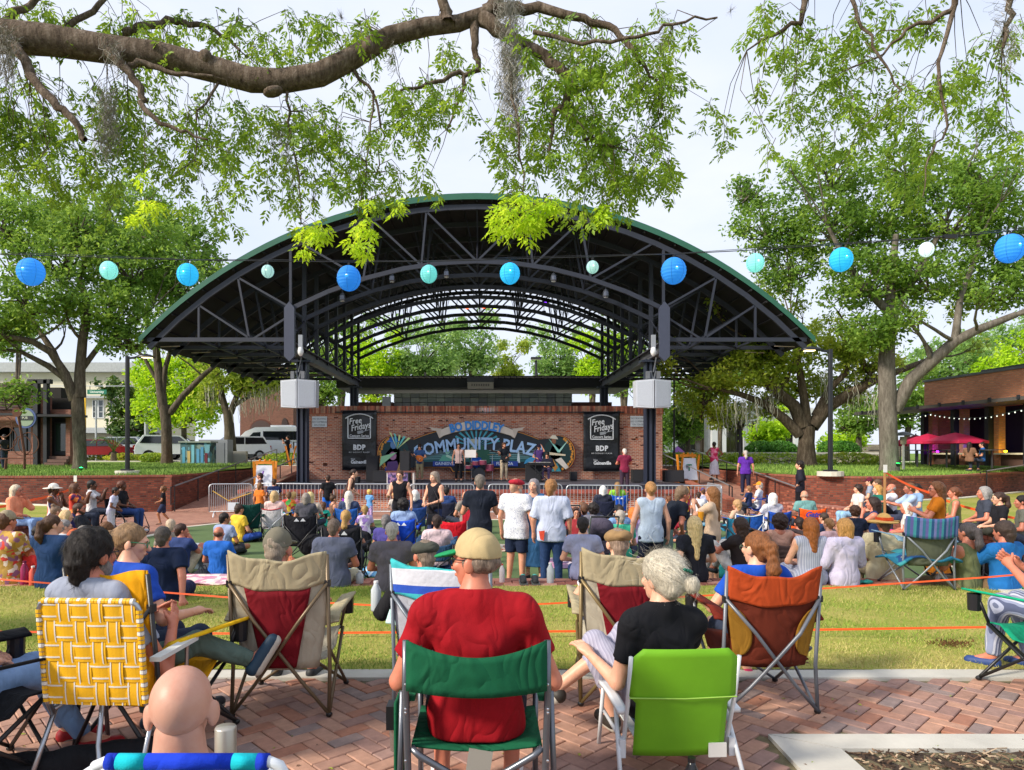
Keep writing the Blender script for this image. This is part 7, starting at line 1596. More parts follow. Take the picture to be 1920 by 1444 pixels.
ppl('small child with light hair behind the webbed lawn chair','cross',1382,938,30,TF+.25,.8,child=True,shirt='#c8a890',hair='mess',hc='#b08a60')
camp_chair('teal chair with folded frame beside the tall girl in beige',(wx(1362,13.5),13.5,TF),.4,'#2c7a98',top=.85,n=4)
for px,dd,zz,sc,lb in((590,13.15,.28,1.2,'black jacket slung low on the first logo chair'),(668,13.6,.3,1.0,'black coat hanging from the chair under the blonde ponytail')):
 b=thing('jacket',lb,'jacket',(wx(px,dd),dd,TF+zz)); V,F=SD(.06).ell((0,0,.1),(.3*sc,.13,.16)).ell((.16,-.02,-.04),(.16,.1,.16)).ell((-.15,0,-.02),(.14,.1,.15)).mesh(.022,noise=.012,nf=8); mesh_np('fabric',V,F,cloth('#1a1b20'),b)
ppl('small blond child squeezed between the rainbow top and the barricade','cross',551,923,-20,TF+.3,.7,child=True,shirt='#c87a8a',hair='mess',hc='#c8a468')
ppl('child in a teal top low between the dark chair and the brown bun','cross',606,942,10,TF+.1,.72,child=True,shirt='#2cb0a0',hair='mess',hc='#5a3a28')
ppl('boy with brown hair and a bright blue hood near the stroller','cross',1096,944,-10,TF+.2,.9,child=True,shirt='#2c6ac0',hair='short',hc='#5c3e2c')
ppl('man lying back in pale blue behind the mint green tee','cross',1148,968,-50,TF+.02,.85,shirt='#7f9ccc',hair='short',hc='#3a2a20')
ppl('child bending low beside the small girl and the barricade end','cross',1268,940,-30,TF+.15,.75,child=True,shirt='#c8c4cc',hair='long',hc='#9a7044')
ppl('person with brown hair seated below the boy with the blue cap','cross',1330,958,20,TF,.95,shirt='#6a8aa0',hair='bob',hc='#5a3a26')
ppl('person in a navy top low in front of the orange chair','cross',1545,960,30,TF,.95,shirt='#2c3a5c',hair='short',hc='#3a2a22')
for px,dd,w_,h,c,lb in((655,12.6,.32,.3,'#24262c','dark mesh tote bag on the turf beside the black coat'),(468,12.2,.42,.16,'#27304a','navy duffel with an orange stripe on the turf'),(594,12.0,.3,.26,'#1f2a1c','black bag with a green print behind the logo chair'),(1205,12.4,.3,.25,'#6a4a8a','purple bag by the standing blonde woman'),(1350,11.4,.34,.26,'#2c8a8a','teal tote leaning near the dark tee woman'),(905,12.2,.3,.24,'#2a2c34','dark day bag behind the black tee man'),(1000,13.4,.3,.26,'#8a3c34','rust red bag on the turf beyond the couple'),(540,12.6,.26,.2,'#c87a5a','coral handbag by the grey green cap'),(1420,12.8,.34,.24,'#3a5aa0','blue bag between the royal blue chairs'),(380,11.3,.3,.18,'#22242c','black bag next to the grey cooler')):
 b=thing('bag',lb,'bag',(wx(px,dd),dd,TF)); V,F=SD(.04).ell((0,0,h*.45),(w_/2,.12,h/2)).ell((.05,.0,h*.3),(w_*.45,.14,h*.35)).cut((0,0,0),(0,0,-1)).mesh(.022,noise=.006,nf=11); mesh_np('pouch',V,F,cloth(c),b); MB().tube([(-.07,0,h*.85),(-.05,0,h*1.25),(.05,0,h*1.25),(.07,0,h*.85)],.01,5).build('handle',cloth(c),b)
for px,dd,cs,lb in((530,12.4,['#c8b8a0','#b06a5a','#6a8a9a'],'patterned picnic cloth with red and blue blocks by the grey green cap'),(1300,12.8,['#7a8ab0','#c8c8d0','#4a6a9a'],'blue checked cloth under the children'),(1110,12.9,['#9a6a8a','#c0b0b8','#5a4a6a'],'mauve cloth under the stroller'),(950,15,['#b0a090','#8a4a3c','#c8c0b0'],'tan and brown blanket beyond the couple')):
 b=thing('picnic_blanket',lb,'blanket',(wx(px,dd),dd,TF)); MB().grid([[(x,y,.012+.008*math.sin(x*13+y*9))for y in np.linspace(-.6,.6,8)]for x in np.linspace(-.8,.8,14)][::-1],thick=.006).build('cloth',multi(cs,6),b,smooth=True)
 # --- on the turf, nearer
ppl('bald man in a bright blue tee sitting on the turf','cross',410,985,-8,TF,1.0,shirt='#2460b8',pants='#3a3c44',hair='rim',hc='#5a3a28',sk='f',girth=1.05,arms='lap')
ppl('man in a pale blue grey tee with dark hair','cross',421,960,-20,TF,1.0,shirt='#8e9cc0',pants='#3a3c44',hair='short',hc='#1f1612',sk='c',turn=-.5,legs='short')
ppl('man in a yellow tee leaning beside the dark green chair','cross',448,944,-35,TF,1.03,shirt='#d8b43c',pants='#2c4a9a',hair='short',hc='#3a2820',sk='a')
camp_chair('dark green camp chair with an empty back on the turf',(wx(470,16.4),16.4,TF),.2,'#0f3f3a',top=.92,frame='#18191c',n=4)
ppl('man in a navy tee and khaki shorts sitting on the turf','knees',340,980,-15,TF,1.0,shirt='#2f3f6e',pants='#b0a48c',hair='short',hc='#3a241c',sk='f',arms='chin',legs='short',turn=-.7)
ppl('person with ash blond hair in front of the navy tee man','cross',320,972,20,TF,1.0,shirt='#8a8078',hair='short',hc='#b8a48c')
b=thing('cooler','grey hard cooler box with a flat lid on the turf','cooler',(wx(380,12.4),12.4,TF)); MB().box((0,0,.19),(.42,.34,.36),taper=1.06).build('body',plastic('#6f7f90',.5),b); MB().box((0,0,.40),(.47,.39,.06)).build('lid',plastic('#a8b0b8',.5),b); MB().bar((-.25,0,.3),(.25,0,.3),.02).build('handle',plastic('#3a3f48'),b)
# --- left rows
ppl('woman in a coral sweater and pale jeans with grey blond hair','ledge',30,914,-88,SW,1.0,shirt='#e8926f',pants='#7f9cc8',hair='long',hc='#c8b8a0',sleeve='long',arms='chin',arms2='lap',sk='f',d=14.5,glasses=True)
ppl('dark skinned woman in a wide white sun hat and striped dress','ledge',100,912,-75,SW-.05,1.0,shirt=stripes(['#c83c6c','#e8dcd8','#2c2c5c','#d88a3c'],10),pants='#2c2c5c',hair='short',hc='#1c1210',sk='d',hat='sun',hatc='#d8d4cc',arms='chin',sleeve='none',d=15.8)
ppl('person with red brown braids lifting a phone to film','ledge',140,907,-70,SW-.05,1.0,shirt=multi(['#c83c2c','#e8843c','#5a2c5a'],12),hair='bob',hc='#5c3a26',sk='e',arms='phone',d=16.4)
ppl('man in a white tee with short black hair raising a hand to his ear','ledge',172,903,-70,SW,1.0,shirt='#c8c8cc',hair='short',hc='#120e0d',sk='d',arms='phone',d=17.0)
ppl('child in a turquoise top clapping near the wheelchair','stand',170,920,-60,FL,.70,child=True,shirt='#2cc0b0',pants='#2c6a7a',hair='short',hc='#1c1210',sk='d',arms='clap',d=17.4,headk=.85)
ppl('boy in a white tee leaning on the wheelchair','stand',217,921,-80,FL,.74,child=True,shirt='#c8c8e0',pants='#d0d0da',hair='short',hc='#1c1412',sk='e',arms='bag',lean=.25,d=16.6,headk=.85)
ppl('person in black and jeans sitting in the wheelchair','chair',228,909,-85,FL+.5,1.0,shirt='#1c1c24',pants='#2c4478',hair='mess',hc='#5a3020',sk='d',arms='lap',d=17.6,seat=.45,shoes='#c8ccd4')
b=thing('wheelchair','black wheelchair with large spoked wheels beside the brick wall','wheelchair',(wx(228,17.6),17.6,FL),-PI/2)
for s in(-1,1):
 wl_=MB().tube([(s*.31,-.05+.3*math.cos(a),.31+.3*math.sin(a))for a in np.linspace(0,2*PI,21)],.018,6).build('wheel',plastic('#15151a'),b); m=MB(); [m.tube([(s*.31,-.05,.31),(s*.31,-.05+.29*math.cos(a),.31+.29*math.sin(a))],.004,4)for a in np.linspace(0,2*PI,13)]; m.build('spoke',M_GAL,wl_,kind='stuff')
 MB().tube([(s*.27,.5+.08*math.cos(a),.09+.08*math.sin(a))for a in np.linspace(0,2*PI,11)],.015,5).build('caster',plastic('#15151a'),b)
 MB().tube([(s*.26,-.3,.95),(s*.26,-.24,.5),(s*.26,.45,.5),(s*.24,.6,.15)],.014,6).build('frame',plastic('#1c1c22'),b)
MB().box((0,.08,.48),(.5,.45,.05)).build('seat',cloth('#22232c'),b); MB().box((0,-.27,.72),(.5,.04,.42)).build('backrest',cloth('#1a1a22'),b)
ppl('bearded man with glasses in a black shirt reclining toward the stage','out',146,942,-72,TF+.15,1.05,shirt='#22242c',pants='#2c2e36',hair='short',hc='#4a3426',sk='f',beard='#4a3222',glasses=True,lean=-.35,arms='lap',girth=1.15)
ppl('girl with long wavy brown hair in a mustard top looking back','cross',198,956,165,TF+.1,.93,child=True,shirt='#d8b04c',hair='long',hc='#6a4426',sk='c',turn=-.3,d=11.4,headk=.88)
ppl('woman with a fair messy bun in the group by the ledge','cross',105,947,-40,TF+.15,1.0,shirt='#b0a0a0',hair='topbun',hc='#7c6450',sk='b')
ppl('child with straight blond bowl cut and a pale top','cross',124,957,-60,TF+.15,.85,child=True,shirt='#8a94b8',hair='bob',hc='#d0b080',sk='b',arms='lap')
ppl('older person with grey hair and glasses turned toward the stage','cross',121,973,-50,TF+.1,.98,shirt='#a8b0bc',hair='short',hc='#8c8886',sk='b',glasses=True)
ppl('girl with orange red hair in a dark top','cross',141,990,-35,TF,.95,shirt='#5a2c4a',hair='long',hc='#b8501c',sk='b',child=True,headk=.85)
ppl('person with greying hair right behind the clapping man','cross',156,984,-10,TF,.98,shirt='#8a8890',hair='short',hc='#7a726c',sk='b')
ppl('person with dark curly hair low behind the navy tee woman','cross',72,984,10,TF,.95,shirt='#3a3a5c',hair='curly',hc='#1a1416',sk='e',headk=.85)
ppl('toddler in a red top beside the flower shirt','ledge',58,1030,-20,L0,.55,child=True,shirt='#d83a38',hair='mess',hc='#a85c34',sk='b',d=8.7)
ppl('woman in a navy tee with a long brown ponytail on the brick ledge','ledge',98,963,-12,L0,1.02,shirt='#17335a',pants='#44608c',hair='pony',hc='#4a3020',sk='b',arms='knees',loose=.012,girth=1.08,turn=-.5)
ppl('person in a tan flowered shirt and khaki cap on the ledge','ledge',12,952,-18,L0,1.04,shirt=multi(['#b08a3c','#a8843c','#b8903f','#c83a2c','#d8c8b8','#8a5a78','#a07c34'],22),pants='#4a4a3c',hair='short',hc='#5a3a28',hat='cap',hatc='#9a8c74',sk='f',girth=1.2,arms='clap',loose=.015)
ppl('man in a dark navy tee leaning back on his hands on the ledge','ledge',305,985,6,L0,.96,shirt='#16233f',pants='#23284a',hair='short',hc='#4c4440',sk='f',arms='back',girth=1.12,lean=-.06,loose=.008)
ppl('man in a grey blue tee with cropped hair on the ledge','ledge',626,970,-6,L0,.96,shirt='#5a6076',pants='#a8a48c',hair='buzz',hc='#6a5a50',sk='f',girth=1.16,arms='lap',loose=.01)
ppl('man in a charcoal tee with grey hair on the ledge','ledge',735,977,4,L0,.94,shirt='#57545e',pants='#b8b4a8',hair='short',hc='#a09c9a',sk='f',girth=1.2,arms='lap',loose=.01)
ppl('person in a lilac grey tee with short dark hair on the ledge','ledge',1093,967,-8,L0,.94,shirt='#8f93b4',pants='#2c4672',hair='short',hc='#1c1416',sk='b',arms='lap')
ppl('woman in a black tee with long straight blonde hair on the ledge','ledge',1302,966,2,L0,.96,shirt='#1c1e28',pants='#1e2028',hair='vlong',hc='#c8b080',sk='b',arms='back',arms2='lap')
ppl('woman in a dark tee and white trousers hugging her knees','knees',1388,968,35,L0-.02,.93,shirt='#2c2628',pants='#d0ccc8',hair='vlong',hc='#33211a',sk='f',arms='knees')
oc('woman with a mass of dark curly hair in a low brown chair',1459,966,-4,'#5a4844',base=L0-.1,cl='low brown and teal chair under the dark curly hair',ck=dict(top=.52),seat=.1,shirt='#c89a88',hair='curly',hc='#33221e',sk='f',sleeve='none',H=.9)
ppl('person with dark hair and bare shoulders beside the low brown chair','cross',1499,968,0,TF+.15,.95,shirt='#c08a78',hair='short',hc='#2a1a16',sk='f',sleeve='none')
ppl('woman with wavy auburn hair in a grey striped sundress','ledge',1520,968,-2,L0,.96,shirt=stripes(['#9aa0b4','#8a90a8','#b0b4c4'],40),pants=stripes(['#9aa0b4','#8a90a8','#b0b4c4'],40),hair='long',hc='#8f5222',sk='b',sleeve='none',skirt='short',loose=.012,arms='lap')
ppl('small girl in a pale pink top between the sundress and the white blouse','stand',1554,976,20,TF,.68,child=True,shirt='#e0b8bc',pants='#e0b8bc',hair='bun',hc='#9a7048',sk='b',d=9.6,headk=.85)
ppl('woman with a blonde bob in a loose white lilac blouse on the ledge','ledge',1583,970,12,L0,.95,shirt='#c9c2dc',pants='#a8a098',hair='bob',hc='#b8884c',sk='b',sleeve='long',loose=.02,turn=.3,arms='lap')
ppl('boy in a navy shirt standing with curly brown hair','stand',1603,954,-5,TF,.74,child=True,shirt='#1c2438',pants='#1c2438',hair='curly',hc='#4a2e20',sk='b',d=10.6,headk=.75)
ppl('person in a straw sun hat with an orange band and cream shirt','ledge',1658,960,-4,L0,.95,shirt='#d8cba6',pants='#b8a888',hair='short',hc='#6a4a34',hat='sun',hatc='#dcae66',sk='f',loose=.03,sleeve='elbow',girth=1.12,arms='lap',extra=lambda t,J,H,R:MB().lathe([(.108,.0),(.104,.04)],tuple((J['hd']+(0,-.02,.055))*H),16).build('hat_band',cloth('#e0562c'),t))
ppl('woman in an olive tank top with a long dark grey ponytail clapping','ledge',1815,996,22,L0-.07,1.0,shirt='#6d7350',pants='#7a6a50',hair='pony',hc='#4a4446',sk='f',sleeve='none',arms='clap',d=8.3)
ppl('person in a bright blue linen shirt with dark curly hair','ledge',1883,990,20,L0-.07,1.02,shirt='#1f66a8',pants='#7a6248',hair='mess',hc='#3c2e28',sk='f',sleeve='elbow',loose=.015,girth=1.05,arms='knees',d=8.2)
# --- right seat wall groups
ppl('man with dark curly hair in a white tee and pale jeans','ledge',1609,893,85,-.05,1.0,shirt='#d4ccc8',pants='#8ab0d0',hair='curly',hc='#2c1c16',sk='b',d=18.0,headk=.9)
ppl('person with long blonde hair and a dark green top','ledge',1646,896,80,0,.98,shirt='#1f6a5c',hair='long',hc='#b88a4c',sk='b',d=17.0)
ppl('person in a maroon bobble hat at the back','ledge',1631,889,60,.05,.98,shirt='#8a94a8',hair='short',hc='#2c1c16',hat='cap',hatc='#5a1c30',sk='b',d=20.5)
ppl('person with brown hair partly hidden next to the bobble hat','ledge',1645,891,60,.05,.98,shirt='#a8a8b0',hair='short',hc='#5a4432',sk='b',d=19.5)
ppl('balding man in a white shirt holding his knee','knees',1672,896,75,.0,1.0,shirt='#d8d4dc',pants='#23242c',hair='rim',hc='#a09a94',sk='f',arms='knees',d=17.4,beard='#8a8480')
ppl('man with neat brown hair in a light blue shirt','ledge',1706,891,75,.05,1.05,shirt='#9fb6d8',pants='#3a3f54',hair='short',hc='#6a4c30',sk='f',sleeve='elbow',d=15.6,arms='knees')
ppl('person with a dark bun behind the light blue shirt','ledge',1719,903,80,.06,.95,shirt='#7a9ac0',hair='bun',hc='#1c1412',sk='b',d=17)
ppl('woman in a navy tank top with dark hair resting chin on hand','chair',1638,911,60,TF+.42,1.0,shirt='#22325c',pants='#22325c',hair='long',hc='#2c1c18',sk='f',sleeve='none',arms='chin',arms2='lap',d=12.4,seat=.4)
ppl('person in pink shorts with white hair lying low','cross',1700,941,60,TF+.25,.95,shirt='#d8d0cc',pants='#c83a78',hair='bob',hc='#cfc8be',sk='f')
ppl('woman in a long orange dress with wavy brown hair and sunglasses clapping','stand',1757,910,62,TF,.97,shirt='#c8741c',pants='#c8741c',hair='vlong',hc='#6f4628',sk='f',skirt='long',arms='clap',glasses=True,d=10.5,turn=.3)
ppl('woman in an olive vest with a brown bun on the seat wall','ledge',1790,911,60,.08,1.0,shirt='#7a7f50',pants='#8ea4cc',hair='bun',hc='#6a3f28',sk='f',sleeve='none',d=14.0)
ppl('grey haired man in a dark grey tee on the seat wall','ledge',1846,907,70,.1,1.03,shirt='#3a3f4c',pants='#1e2028',hair='bob',hc='#8f8c8a',sk='f',d=13.2,arms='lap')
ppl('woman in a black tee and glasses sitting cross-legged on the seat wall','cross',1874,919,72,.1,.97,shirt='#1e1e24',pants='#3a3a34',hair='pony',hc='#3c2820',sk='b',glasses=True,d=12.3)
ppl('person with black hair at the edge of the view','cross',1917,935,60,.1,.95,shirt='#6a6a60',hair='short',hc='#1c1414',sk='f',d=11.6)
ppl('diner in a blue tee seated at the restaurant terrace','chair',1842,859,60,1.3,.9,shirt='#2c5a9a',hair='short',hc='#1c1412',d=27)
ppl('diner in brown with long hair on the restaurant terrace','chair',1818,858,-60,1.3,.9,shirt='#7a5a48',hair='long',hc='#2c1c16',d=27)
ppl('person standing with arms folded by the iron sculpture','stand',8,840,90,.9,.9,shirt='#2c2c30',hair='short',hc='#1c1412',d=28.5)
# empty black chairs on the ledge edge at the right
for px,dd,z in((1795,9.4,0),(1845,9.3,0)):camp_chair('black low chair back behind the %s'%('olive tank top woman' if px<1820 else 'blue linen shirt'),(wx(px,dd),dd,TF),.1,'#1a1817',top=.72,n=4,frame='#18191c')
# strollers and bags
for px,dd,z,c,lb in((1062,14.5,TF,'#1c2026','black stroller with a folded hood behind the pale blue shirt'),(1128,12.0,TF,'#4a4454','grey purple stroller beside the mint green tee')):
 b=thing('stroller',lb,'stroller',(wx(px,dd),dd,z)); MB().ell((0,.1,.75),(.24,.28,.2),12,8).build('hood',cloth(c),b,smooth=True); MB().box((0,.1,.45),(.4,.55,.2)).build('seat',cloth(c),b)
 for s in(-1,1):
  MB().tube([(s*.24,-.35,1.0),(s*.24,.0,.5),(s*.24,.4,.12)],.014,6).build('frame',M_GAL,b)
  for y,r in((-.2,.14),(.4,.1)):MB().tube([(s*.26,y+r*math.cos(a),r+r*math.sin(a))for a in np.linspace(0,2*PI,13)],.02,6).build('wheel',plastic('#1a1a1e'),b)
 MB().tube([(-.24,-.35,1.0),(.24,-.35,1.0)],.017,6).build('handle',plastic('#222'*1+'222'),b)
 # things on the ledge and lawn
def bottle(label,x,y,z,col,r=.035,h=.22,cap='#e8e8e8',cat='bottle',tr=False):
 b=thing(cat.replace(' ','_'),label,cat,(x,y,z)); mt=plastic(col,.25)if not tr else M(col,rough=.1,var=.03,bump=0,spec=.9,kind='clear')
 MB().lathe([(r*.95,0),(r,.01),(r,h*.7),(r*.45,h*.88),(r*.42,h*.93)],n=14).build('body',mt,b,smooth=True); MB().lathe([(r*.46,h*.93),(r*.46,h)],n=12).build('cap',plastic(cap),b); return b
bottle('clear plastic water bottle on the ledge by the black sneakers',wx(1030,8.75),8.62,.0,'#b4bcc0',tr=True,h=.26,r=.045)
bottle('clear bottle with a pink label on the ledge beside the capped man',wx(941,8.7),8.65,.0,'#c8bcc0',tr=True,h=.24,cap='#c83c3c')
bottle('small clear bottle lying near the khaki shorts on the ledge',wx(677,8.7),8.6,.0,'#c0c8cc',tr=True,h=.16,r=.05)
bottle('magenta insulated bottle on the ledge',wx(51,8.55),8.5,.0,'#8f1c50',h=.30,r=.045,cap='#6a1440')
bottle('orange red drink tumbler next to the magenta bottle',wx(64,8.5),8.48,.0,'#d85a48',h=.24,r=.045)
bottle('red and white drink can on the ledge by the striped chair',wx(1757,8.5),8.48,.0,'#c8b8b8',h=.14,r=.035,cap='#a0a4a8',cat='drink can')
b=thing('sneakers','pair of empty black sneakers with teal lining on the ledge','shoes',(wx(992,8.6),8.58,.01))
for s in(-1,1):
 V,F=SD(.02).cone((0,.1,.05),(0,-.1,.035),.045,.04).mesh(.011); o=mesh_np('shoe',V+(s*.075,0,0),F,plastic('#1d2024',.7),b); MB().box((s*.075,0,.008),(.1,.27,.02)).build('sole',plastic('#5a5e60'),b); MB().ell((s*.075,.09,.085),(.03,.04,.012),8,4).build('lining',plastic('#38a898'),b)
b=thing('rolled_jacket','bright blue bundled jacket beside the navy tee woman','jacket',(wx(132,8.6),8.6,.0)); V,F=SD(.05).ell((0,0,.08),(.17,.14,.09)).ell((.1,-.02,.05),(.13,.12,.06)).mesh(.014,noise=.012,nf=12); mesh_np('fabric',V,F,cloth('#1c62c0'),b)
b=thing('picnic_blanket','pink and white patterned blanket spread on the ledge','blanket',(wx(408,8.75),8.75,.0))
MB().grid([[(x,y,.018+.012*math.sin(x*13+y*9)*math.sin(y*17))for y in np.linspace(-.3,.38,12)]for x in np.linspace(-.55,.6,20)][::-1],thick=.01).build('cloth',multi(['#d8b8c0','#e0d4d0','#c87a98','#d8ccc0','#b890a0'],12),b,smooth=True)
b=thing('picnic_blanket','light blue striped blanket on the turf under the black chairs','blanket',(wx(680,12),12,TF)); MB().grid([[(x,y,.012+.008*math.sin(x*13+y*9))for y in np.linspace(-.5,.5,8)]for x in np.linspace(-.7,.7,14)][::-1],thick=.006).build('cloth',stripes(['#7ab8d8','#d0dce4','#5a98c8'],8),b,smooth=True)
b=thing('sandals','turquoise sandals left on the ledge by the white blouse','shoes',(wx(1610,8.55),8.52,.005)); V,F=SD(.03).ell((-.07,0,.03),(.09,.05,.025)).ell((.08,.01,.03),(.09,.05,.025)).mesh(.01,noise=.004,nf=20); mesh_np('straps',V,F,plastic('#18807c',.6),b)
# stakes and orange tape
def tape(label,pts,w_=.028,sag=.04):
 b=thing('barrier_tape',label,'tape',pts[0]); m=MB(); P=[]
 for i in range(len(pts)-1):
  a,c=Vector(pts[i]),Vector(pts[i+1])
  for k in range(13 if i==len(pts)-2 else 12):
   s=k/12; q=a.lerp(c,s)-Vector((0,0,sag*4*s*(1-s))); P.append([tuple(q),tuple(q+Vector((0,.004,w_)))])
 m.grid(P,thick=.002); m.build('ribbon',M('#f05a1c',rough=.5,var=.05,bump=0,kind='tape'),b,w=True); return b
tape('orange barrier tape running low across the lawn nearest the brick plaza',[W(-60,1186,6.1),W(420,1190,6.0),W(1180,1185,6.0),W(1520,1183,6.0),W(1985,1176,5.9)],.018,.0)
tape('orange barrier tape higher up, stretched just before the ledge',[W(-60,1083,6.9),W(200,1104,6.7),W(430,1122,6.6),W(760,1140,6.5),W(1020,1134,6.5),W(1330,1118,6.8),W(1560,1104,6.9),W(1850,1084,7.0),W(1990,1072,7.0)],.016,.0)
tape('orange tape slanting from the stake over the seated group',[(wx(1659,15.2),15.2,wz(887,15.2)),(wx(1740,15.4),15.4,wz(925,15.4)),(wx(1830,14),14,wz(958,14)),(wx(1990,13),13,wz(985,13))],.05)
tape('orange tape slanting behind the sun hat woman',[W(-30,955,14.5),W(60,940,16),W(143,915,19)],.06)
for px,py,dd,z0,lb in((1659,872,15.2,.06,'wooden stake with a white tag in the seated group'),(142,892,19.0,.06,'white tagged stake before the brick wall'),(1788,1180,6.0,0,None)):
 if lb:b=thing('stake',lb,'stake',(wx(px,dd),dd,z0)); MB().box((0,0,(wz(py,dd)-z0)/2),(.04,.03,wz(py,dd)-z0)).build('post',M('#b08050',kind='wood'),b); MB().box((0,-.02,wz(py,dd)-z0-.08),(.085,.01,.17)).build('tag',plastic('#d8d8d4'),b)
 # sun umbrellas of the terrace, heater
for px,dd,ry,wpx,lb in((1791,28.5,811,52,'crimson market umbrella nearest, edge tipped with a green light'),(1740,30.5,813,42,'crimson market umbrella in the middle'),(1717,33,815,30,'crimson market umbrella furthest by the tree trunk'),(1688,35,824,14,'pink umbrella edge just showing past the pale trunk')):
 x=wx(px,dd); zt=wz(ry,dd); b=thing('umbrella',lb,'umbrella',(x,dd,1.1)); r=wpx*dd/FPX; h=.36 if px>1700 else .25; UM=M('#c01848',rough=.7,var=.06,bump=.2,kind='canvas')
 m=MB(); n=8; R=[(0,zt-1.1+.0)]; V=[(0,0,zt-1.1)];
 for k in range(n):a=k*2*PI/n+.3; V.append((r*.5*math.cos(a),r*.5*math.sin(a),zt-1.1-h*.42));
 for k in range(n):a=k*2*PI/n+.3; V.append((r*math.cos(a),r*math.sin(a),zt-1.1-h))
 for k in range(n):a=k*2*PI/n+.3; V.append((r*math.cos(a),r*math.sin(a),zt-1.1-h-.1))
 F=[(0,1+k,1+(k+1)%n)for k in range(n)]+[(1+k,1+n+k,1+n+(k+1)%n,1+(k+1)%n)for k in range(n)]+[(1+n+k,1+2*n+k,1+2*n+(k+1)%n,1+n+(k+1)%n)for k in range(n)]
 m.add(V,F); m.build('canopy',UM,b); MB().tube([(0,0,0),(0,0,zt-1.1+.05)],.03,6).build('pole',plastic('#26262a'),b)
b=thing('patio_heater','tall patio heater with a dark domed top beside the pale trunk','heater',(wx(1694,27.5),27.5,1.0)); H_=wz(812,27.5)-1; MB().tube([(0,0,0),(0,0,H_-.4)],.05,8).build('pole',plastic('#a8a8a4'),b); MB().lathe([(.1,H_-.45),(.13,H_-.15)],n=10).build('burner',plastic('#8a8070'),b); MB().lathe([(.42,H_-.1),(.2,H_+.02),(.02,H_+.06)],n=14).build('reflector',plastic('#1f2a2c'),b)
for i,(px,dd)in enumerate(((1650,31),(1720,29.5),(1775,28),(1860,26.6),(1745,31.5))):
 b=thing('patio_table','dark patio table %s'%['near the lilac shrubs','under the furthest umbrella','under the nearest umbrella','before the red lit window','under the middle umbrella'][i],'table',(wx(px,dd),dd,1.05)); MB().lathe([(.45,.7),(.45,.74)],n=14).build('top',plastic('#26262a'),b); MB().tube([(0,0,0),(0,0,.7)],.04,6).build('leg',plastic('#26262a'),b)
b=thing('play_tent','small tent striped pink, blue and green beyond the a-frame','tent',(wx(1270,42),42,1.1)); MB().add([(-1,-.6,0),(1,-.6,0),(1,.6,0),(-1,.6,0),(0,0,1.0)],[(0,1,4)],0).add([(-1,-.6,0),(1,-.6,0),(1,.6,0),(-1,.6,0),(0,0,1.0)],[(1,2,4)],1).add([(-1,-.6,0),(1,-.6,0),(1,.6,0),(-1,.6,0),(0,0,1.0)],[(2,3,4),(3,0,4)],2).build('cloth',[cloth('#b07ac8'),cloth('#2c98c8'),cloth('#7ac890')],b)
# row of chairs and people nearest
EL=lambda*a:np.array(a,float)
def near(label,X,d,z,rz,**k):return person(label,'chair',(X,d,z),math.radians(rz),k.pop('H',1.0),res=k.pop('res',.0135),hres=k.pop('hres',.0075),**k)
# first tan and crimson chair with man in a grey green cap
TAN='#a3987c'; LT='#aaa392'; CR='#6c0e1a'
camp_chair('tan camp chair with a crimson centre panel seen in full',(wx(530,4.32),4.55,0),.03,LT,frame='#6a5a44',arm=TAN,top=1.04,w=.60,accent=CR,band=TAN,seat=.42,n=8,sag=.055)
b=bpy.data.objects[-1]if False else None
near('man in a grey green cap and blue patterned shirt in the tan and crimson chair',wx(523,4.66),4.66,.31,0,shirt=multi(['#1c5ac0','#2474d8','#123a80','#3aa0d8','#1c4a9a'],16),pants='#5a5a60',legs='short',hair='buzz',hc='#8a7c6c',hat='cap',hatc='#6f6a5c',sk='f',arms='rest',lean=-.05,seat=.36,shoes='#22252a',H=.91,turn=-.1,headk=1.16)
camp_chair('tan camp chair with a crimson centre panel partly hidden by the white haired woman',(.93,4.72,0),-.06,LT,frame='#7a6844',arm=TAN,top=1.03,w=.60,accent=CR,band=TAN,seat=.42,n=8,sag=.05)
near('person in a brown flat cap and white tee in the second tan chair',wx(1158,4.85),4.85,.32,3,shirt='#c8c8d4',pants='#3a3f50',legs='short',hair='buzz',hc='#8a7464',hat='flat',hatc='#8f7350',sk='b',arms='rest',lean=-.04,seat=.36,H=.91)
# white, blue and teal chair with man in dark flat cap
camp_chair('white camp chair with blue stripe and teal trim',(-.24,4.45,0),-.1,'#a9acb6',frame='#6a727c',arm='#b8d8d4',top=.99,w=.60,seat=.40,n=8,sag=.045,trim='#38a8a8',band=stripes(['#2450b8','#d0d4de','#d0d4de','#38b0b8'],5,'Z'))
t=bpy.data.objects.get('camp_chair.000')
near('man in a dark grey flat cap and black long sleeves',wx(796,4.6),4.62,.30,8,shirt='#1c1c20',pants='#22222a',hair='buzz',hc='#7a6a5c',hat='flat',hatc='#44463f',sk='f',sleeve='long',arms='rest',lean=-.03,seat=.36,H=.87,turn=.3)
bottle('clear water bottle in the cup holder of the white and teal chair',wx(705,4.6),4.6,.58,'#b8c0c4',tr=True,h=.2)
# orange rust chair with ponytail woman
camp_chair('burnt orange and rust camp chair with crossed grey tubes',(wx(1431,4.4),4.6,0),.02,'#5c2416',frame='#6c7078',arm='#6a2216',top=.93,w=.59,seat=.40,n=8,sag=.06,band='#a8421c',sidep='#86601e')
near('woman in a royal blue tee with a long brown ponytail in the rust orange chair',wx(1418,4.75),4.75,.28,6,shirt='#1c4cb0',pants='#2c3448',legs='short',hair='pony',hc='#7a4a26',sk='b',arms='rest',lean=-.03,seat=.36,H=.935,turn=.35,glasses='#4a5a4a',shoes='#c02858',headk=1.06)
